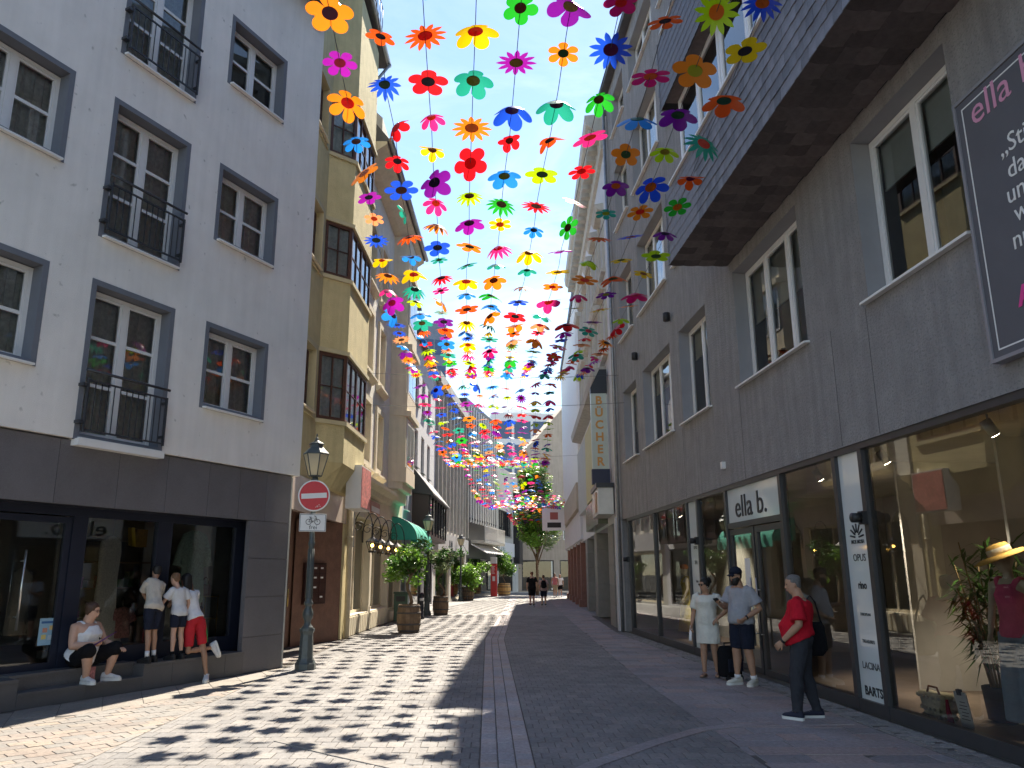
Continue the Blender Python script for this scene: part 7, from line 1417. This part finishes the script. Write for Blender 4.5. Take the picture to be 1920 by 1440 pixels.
bp_ = thing('backpack', 'black backpack on the walker in pinkish T-shirt', 'backpack', Rz(t, (0, -0.2, 1.0)), t.rotation_euler.z); MB().loft([((0, 0, -0.05), 0.1, 0.05), ((0, -0.02, 0.02), 0.145, 0.09), ((0, -0.02, 0.22), 0.14, 0.09), ((0, 0, 0.34), 0.09, 0.05)], (1, 0, 0), 14).build('pack_body', BLACK, bp_); MB().tube([(0.08, 0.05, 0.3), (0.1, 0.16, 0.36), (0.1, 0.26, 0.25)], 0.016, 6).build('shoulder_strap', BLACK, bp_)
person('walker in pink top and khaki shorts coming towards the camera', (4.95, 60.2, 0), R(184), WALK, k=0.99, sk=skin_b, build=1.1, top=cloth('coral', (0.6, 0.2, 0.22)), sleeve=0.0, tank=True, bottom=KHAKI, leg=0.46, hair='crop', hairm=HBR, shoes=(TRG, RUB), face=False)
person('walker in white top and black shorts beside the red columns', (5.42, 61.2, 0), R(175), dict(WALK, knL=(-0.09, 0.14, 0.52), anL=(-0.1, 0.1, 0.1), knR=(0.09, 0.0, 0.5), anR=(0.1, -0.16, 0.12)), k=0.95, sk=skin_b, build=1.0, top=WHITE, sleeve=0.5, bottom=BLACK, leg=0.42, hair='long', hairm=HBR, shoes=(TRG, RUB), face=False)
# ================================================================== THINGS IN THE SHOP WINDOWS
mq = mat('mannequin_pale', (0.62, 0.56, 0.45), 0.4)
def garment(secs, m, t, name, lat, seg=18): MB().loft(secs, lat, seg).build(name, m, t, remesh=0.014, smooth_it=1)
rzg = G.t.rotation_euler.z
# mannequin with straw hat, near window (faces the street)
p = G.w(8.35, -0.62, 0.12)
t, J, HM, fw, lat = person('mannequin in pink vest, wide jeans and straw hat in the near shop window', p, rzg + 0.35, dict(neck=(0, 0.0, 1.47), head=(0, 0.03, 1.65), elR=(0.27, -0.06, 1.16), wrR=(0.27, 0.02, 0.9), elL=(-0.26, -0.04, 1.16), wrL=(-0.3, 0.06, 0.92), face=(0.5, 1, -0.25)), k=1.03, sk=mq, build=0.86, bust=0.05, top=cloth('pink_vest', (0.8, 0.13, 0.28)), sleeve=0, tank=True, bottom=None, name='mannequin', cat='mannequin', face=False)
c = MB()
for s_ in 'RL':
    limb(c, [J['hi'+s_] + V((0, 0, 0.06)), lerp(J['hi'+s_], J['kn'+s_], 0.5), J['kn'+s_], lerp(J['kn'+s_], J['an'+s_], 0.9)], [0.095, 0.1, 0.105, 0.135])
c.loft([(J['pelvis'] - V((0, 0, 0.05)), 0.16, 0.115), (J['pelvis'] + V((0, 0, 0.13)), 0.14, 0.1)], lat, 16); c.build('jeans', cloth('light_denim', (0.3, 0.4, 0.52), 0.6, 14), t, remesh=0.014, smooth_it=2)
straw = mat('straw', (0.66, 0.4, 0.1), 0.8, 0.15, 40, 0.4, 90)
hm = HM @ Matrix.Rotation(R(-16), 4, 'X') @ Matrix.Rotation(R(8), 4, 'Y'); hb = MB(); hb.M = hm; hb.lathe([(0.27, 0.025), (0.275, 0.035), (0.2, 0.06), (0.115, 0.068), (0.108, 0.13), (0.095, 0.16), (0.05, 0.17), (0.005, 0.172)], 32); ho = hb.build('straw_hat', straw, t); hr = MB(); hr.M = hm; hr.lathe([(0.114, 0.066), (0.118, 0.07), (0.113, 0.125), (0.108, 0.13)], 32); hr.build('hat_ribbon', cloth('ribbon_cream', (0.65, 0.6, 0.48)), ho)
# bamboo-like plant in a pot
p = G.w(9.25, -1.0, 0.1); t = thing('shop_plant', 'tall leafy bamboo plant behind the mannequin in the near shop window', 'plant', p); rn = random.Random(5)
MB().lathe([(0.14, 0), (0.19, 0.02), (0.22, 0.36), (0.2, 0.37), (0.18, 0.3)], 18).build('pot', mat('pot_dark', (0.05, 0.045, 0.04), 0.6), t)
cn2 = MB(); lf = MB()
for i in range(14):
    a = i*2.4; x, y = 0.1*math.cos(a), 0.1*math.sin(a); tx, ty = x*3.2, y*3.2; hgt = rn.uniform(1.3, 1.95); cn2.tube([(x, y, 0.28), (tx*0.6, ty*0.6, hgt*0.6), (tx, ty, hgt)], [0.014, 0.011, 0.006], 5)
    for j in range(60):
        u = rn.uniform(0.45, 1.0); b_ = V((tx*u, ty*u, hgt*u)); d_ = V((rn.gauss(0, 1), rn.gauss(0, 1), rn.gauss(-0.1, 0.45))).normalized(); L = rn.uniform(0.2, 0.36); s_ = d_.cross(V((0, 0, 1))).normalized()*0.02
        lf.add([b_, b_ + d_*L*0.4 + s_ + V((0, 0, 0.015)), b_ + d_*L - V((0, 0, 0.03)), b_ + d_*L*0.4 - s_ + V((0, 0, 0.015))], [(0, 1, 2, 3)])
cn2.build('canes', mat('cane', (0.3, 0.2, 0.08), 0.7), t); tag(lf.build('leaves', leaf_b, t, recalc=False), kind='stuff')
# basket bag with pompoms
p = G.w(9.55, -0.42, 0.1); t = thing('basket_bag', 'woven basket bag with pale pompoms on the shop window floor', 'bag', p, rzg)
wv = mat('woven_basket', (0.6, 0.54, 0.38), 0.9, 0.25, 30, 0.6, 60); MB().loft([((0, 0, 0.0), 0.2, 0.1), ((0, 0, 0.05), 0.23, 0.12), ((0, 0, 0.2), 0.29, 0.14), ((0, 0, 0.26), 0.3, 0.14)], (1, 0, 0), 26).build('basket', wv, t)
for z_, rx, ry in ((0.02, 0.23, 0.13), (0.1, 0.26, 0.14), (0.23, 0.31, 0.16)):
    for i in range(22): a = 2*math.pi*i/22; MB().ball((rx*math.cos(a), ry*math.sin(a), z_), 0.02, 8, 6).build('pompom', cloth('pompom', (0.6, 0.56, 0.44)), t)
MB().tube([(-0.12, 0.05, 0.26), (-0.08, 0.05, 0.33), (0.08, 0.05, 0.33), (0.12, 0.05, 0.26)], 0.012, 6).build('handle', mat('leather_tan', (0.3, 0.13, 0.06), 0.6), t)
MB().loft([((-0.33, 0.1, 0.24), 0.015, 0.015), ((-0.35, 0.11, 0.14), 0.028, 0.022), ((-0.4, 0.12, 0.0), 0.04, 0.03)], (1, 0, 0), 10).build('tassel', cloth('tassel_red', (0.4, 0.04, 0.08)), t)
p = G.w(8.95, -0.36, 0.1); t = thing('price_board', 'small white price clipboard beside the basket bag', 'board', p, rzg + 0.1); bo = MB(); bo.box(-0.09, 0.09, -0.006, 0.006, 0, 0.36); bo.build('board', white_paint, t); MB().box(-0.03, 0.03, -0.01, 0.02, 0.33, 0.39).build('clip', black_paint, t)
for i in range(6): MB().box(-0.07 + 0.02*(i % 2), 0.06 - 0.015*(i % 3), 0.006, 0.008, 0.08+i*0.035, 0.087+i*0.035).build('text_line', ink, t)
t.rotation_euler[0] = -0.15
# two mannequins in the far window, one in a yellow dress
for (s_, lbl, dm, hcol) in ((20.9, 'mannequin in yellow dress with orange turban in the far shop window', cloth('yellow_dress', (0.55, 0.45, 0.06)), (0.6, 0.22, 0.05)), (19.6, 'bare-armed mannequin with rust turban beside the one in yellow', cloth('dark_dress', (0.05, 0.05, 0.06)), (0.5, 0.16, 0.04))):
    t, J, HM, fw, lat = person(lbl, G.w(s_, -0.8, 0.12), rzg - 0.2, dict(elR=(0.27, -0.06, 1.16), wrR=(0.3, 0.02, 0.9), elL=(-0.26, -0.02, 1.16), wrL=(-0.3, 0.1, 0.92)), k=1.02, sk=mq, build=0.85, bust=0.04, dress=None, top=dm, sleeve=0, tank=True, bottom=None, name='mannequin', cat='mannequin', face=False)
    sk_ = MB(); sk_.loft([(J['pelvis'] + V((0, 0, 0.12)), 0.14, 0.1), (J['pelvis'], 0.17, 0.13), (V((0, 0, 0.5)), 0.24, 0.2), (V((0, 0, 0.15)), 0.3, 0.26)], lat, 24); sk_.build('skirt', dm, t)
    tu = MB(); tu.M = HM; tu.ball((0, -0.015, 0.07), 0.1, 14, 10, 0.95, 1.05, 0.8); tu.build('turban', cloth('turban_%d' % int(s_), hcol), t)
# ceiling spots in the shop, lit
for k, s_ in enumerate((8.0, 10.1, 12.0, 19.8)):
    p = G.w(s_, -0.4, 3.29); t = thing('ceiling_spot', '%s lit ceiling spot inside the right shop, counted from the camera' % ('nearest', 'second', 'third', 'farthest')[k], 'spotlight', p, rzg, 'lit spots in the right shop')
    b_ = MB(); b_.tube([(0, 0, 0), (0, 0, -0.1)], 0.012, 6); b_.tube([(0, 0.03, -0.07), (0, -0.06, -0.22)], 0.055, 14); b_.build('spot_body', mat('spot_grey', (0.4, 0.4, 0.4), 0.4), t)
    e_ = MB(); e_.tube([(0, -0.0595, -0.2195), (0, -0.062, -0.2235)], 0.045, 14); e_.build('spot_lens', mat('spot_glow', (1, 0.9, 0.75), 0.5, emit=(1.0, 0.86, 0.66, 12.0)), t)
    ld = bpy.data.lights.new('spot_lamp', 'SPOT'); ld.energy = 70; ld.color = (1.0, 0.9, 0.78); ld.spot_size = R(75); ld.spot_blend = 0.6; ld.shadow_soft_size = 0.05
    lo_ = bpy.data.objects.new('spot_lamp', ld); COL.objects.link(lo_); lo_.parent = t; lo_.location = (0, -0.08, -0.25); lo_.rotation_euler = (R(-30), 0, 0)
# ---- left shop: dresses, bags, shelf
def hanging(s0, z0, z1, w_, m, label, name, cat, d=-0.66, sleeves=True, flare=1.15, hanger=True):
    t = thing(name, label, cat, at(s0, d, z0), rz_out); h = z1 - z0; mb = MB()
    mb.loft([((0, 0, 0), w_*flare, 0.07), ((0, 0, h*0.35), w_*1.02, 0.075), ((0, 0, h*0.62), w_*0.88, 0.07), ((0, 0, h*0.85), w_, 0.07), ((0, 0, h*0.95), w_*0.92, 0.05), ((0, 0, h), w_*0.3, 0.035)], (1, 0, 0), 22)
    if sleeves:
        for s_ in (-1, 1): mb.loft([((w_*0.75*s_, 0, h*0.92), 0.07, 0.05), ((w_*1.15*s_, 0, h*0.72), 0.075, 0.045), ((w_*1.35*s_, 0, h*0.5), 0.09, 0.04)], (1, 0, 0.3), 12)
    mb.build('cloth_body', m, t, remesh=0.016, smooth_it=1)
    if hanger: MB().tube([(-w_*0.8, 0, h*0.94), (0, 0, h+0.02), (0, 0, h+0.12)], 0.006, 5).build('hanger', steel, t)
    return t
mint = mat('lace_mint', (0.5, 0.7, 0.58), 0.95, 0.25, 38, 0.5, 40); lacew = mat('lace_white', (0.82, 0.8, 0.72), 0.95, 0.2, 42, 0.5, 40)
hanging(3.5, 1.2, 2.42, 0.27, mint, 'mint green lace tunic hanging in the right display window', 'tunic', 'tunic')
hanging(3.43, 1.02, 1.9, 0.16, cloth('slip_white', (0.62, 0.64, 0.6)), 'white slip hanging behind the mint tunic', 'slip_dress', 'dress', d=-0.76, sleeves=False)
hanging(1.8, 0.62, 2.25, 0.2, lacew, 'long white lace dress in the middle display window', 'lace_dress', 'dress', sleeves=False, flare=1.9)
hanging(2.12, 0.72, 1.18, 0.15, mat('pink_floral', (0.62, 0.3, 0.27), 0.9, 0.4, 30), 'small pink floral blouse low in the middle display window', 'blouse', 'blouse', d=-0.64)
hanging(0.62, 0.85, 1.75, 0.16, cloth('door_dress', (0.3, 0.3, 0.27)), 'grey dress hanging behind the glass shop door', 'grey_dress', 'dress', d=-0.95, sleeves=False)
t = thing('yellow_bag', 'yellow and ochre carrier bag hung high in the middle window', 'bag', at(2.3, -0.68, 2.1), rz_out); MB().box(-0.17, 0.05, -0.03, 0.03, 0, 0.28).build('bag_face', mat('ochre_print', (0.4, 0.22, 0.03), 0.7, 0.3, 15), t); MB().prism([(0.05, 0.0), (0.12, 0.02), (0.17, 0.3), (0.1, 0.3)], 'y', -0.04, 0.04).build('bag_side', mat('yellow_card', (0.75, 0.52, 0.01), 0.6), t)
rack = thing('display_rack', 'low brass display rack in the right shop window corner', 'rack', at(3.92, -0.88, 0.5), rz_out); rk = MB()
for x in (-0.32, 0.32):
    for y in (-0.15, 0.15): rk.tube([(x, y, 0), (x, y, 0.82)], 0.011, 6)
for z_ in (0.4, 0.78): rk.box(-0.34, 0.34, -0.17, 0.17, z_, z_+0.015)
rk.build('rack_frame', mat('brass_rack', (0.5, 0.36, 0.12), 0.35, metal=0.8), rack)
for (x, z_, wd, col_, lbl) in ((-0.12, 1.3, 0.15, (0.18, 0.02, 0.03), 'dark red handbag with ring handle on the brass rack'), (0.15, 1.3, 0.13, (0.42, 0.33, 0.24), 'beige handbag on the brass rack'), (0.0, 0.92, 0.14, (0.12, 0.05, 0.04), 'brown handbag on the lower rack shelf')):
    t = thing('handbag', lbl, 'handbag', at(3.92 - x, -0.86, z_), rz_out, 'handbags on the brass rack'); MB().loft([((0, 0, 0), wd*0.9, 0.05), ((0, 0, 0.03), wd, 0.06), ((0, 0, 0.17), wd*0.85, 0.04), ((0, 0, 0.2), wd*0.7, 0.02)], (1, 0, 0), 16).build('bag_body', mat('leather_%d%d' % (int(col_[0]*100), int(z_*10)), col_, 0.5), t); MB().tube([(wd*0.5*math.cos(a), 0, 0.19 + 0.13*math.sin(a)) for a in [math.pi*i/10 for i in range(11)]], 0.009, 6).build('handle', mat('leather_handle', (0.1, 0.03, 0.025), 0.5), t)
sh = thing('shelf_unit', 'dark shelf unit with small goods deep in the left shop', 'shelf', at(2.25, -1.3, 0.5), rz_out); MB().box(-0.7, 0.7, -0.02, 0.0, 0, 1.7).build('back_board', room_dark, sh)
rn = random.Random(9)
for z_ in (0.5, 0.95, 1.35): 
    MB().box(-0.7, 0.7, 0.0, 0.3, z_, z_+0.02).build('shelf_board', mat('shelf_wood', (0.3, 0.2, 0.12), 0.6), sh)
for k in range(14):
    c_ = rn.choice(((0.5, 0.45, 0.3), (0.5, 0.1, 0.1), (0.1, 0.15, 0.4), (0.15, 0.35, 0.12), (0.6, 0.55, 0.5), (0.35, 0.1, 0.3))); x = -0.6 + (k % 7)*0.19; z_ = (0.52, 0.97)[k // 7]
    tag(MB().box(-0.06, 0.06, -0.05, 0.05, 0, rn.uniform(0.1, 0.26)).build('gift_box', mat('gift_%d' % k, c_, 0.6, 0.2, 9), None, bevel=0.004), '%s small gift box on the %s shelf of the left shop' % (('first', 'second', 'third', 'fourth', 'fifth', 'sixth', 'seventh')[k % 7], ('lower', 'upper')[k // 7]), 'box', 'gift boxes in the left shop'); o = bpy.context.scene.objects[-1]
for k, o in enumerate([o for o in COL.objects if o.name.startswith('gift_box')]): o.location = V(at(2.25 - (-0.6 + (k % 7)*0.19), -1.2, 0.5 + (0.52, 0.97)[k // 7])); o.rotation_euler = (0, 0, rz_out + 0.1*(k % 3))
ps = thing('poster', 'small blue poster stuck to the left shop door', 'poster', at(0.78, RD + 0.0, 0.72), rz_out); MB().box(-0.13, 0.13, -0.052, -0.048, 0, 0.36).build('paper', mat('poster_blue', (0.3, 0.5, 0.62), 0.6, 0.05, 4), ps)
for (x, z_, c_) in ((-0.06, 0.2, (0.7, 0.5, 0.2)), (0.04, 0.17, (0.65, 0.3, 0.2)), (0.05, 0.08, (0.75, 0.6, 0.2)), (-0.05, 0.07, (0.5, 0.6, 0.65))): MB().box(x-0.035, x+0.035, -0.048, -0.046, z_, z_+0.06).build('poster_picture', mat('poster_%d' % int(x*100+z_*1000), c_, 0.6), ps)
MB().box(-0.1, 0.1, -0.048, -0.046, 0.29, 0.32).build('poster_title', mat('poster_title', (0.05, 0.15, 0.35), 0.6), ps)
# lettering of the shops down the street
text_mesh('lettering', 'B. Bul', 0.55, ink, S_.t, (4.2, -0.225, 3.28), (1, 0, 0), (0, 0, 1), depth=0.01, weight=0.01)
text_mesh('lettering', 'TOLL', 0.8, mat('lettering_grey', (0.3, 0.36, 0.4), 0.5), T_.t, (0.7, -0.155, 3.5), (1, 0, 0), (0, 0, 1), depth=0.01)
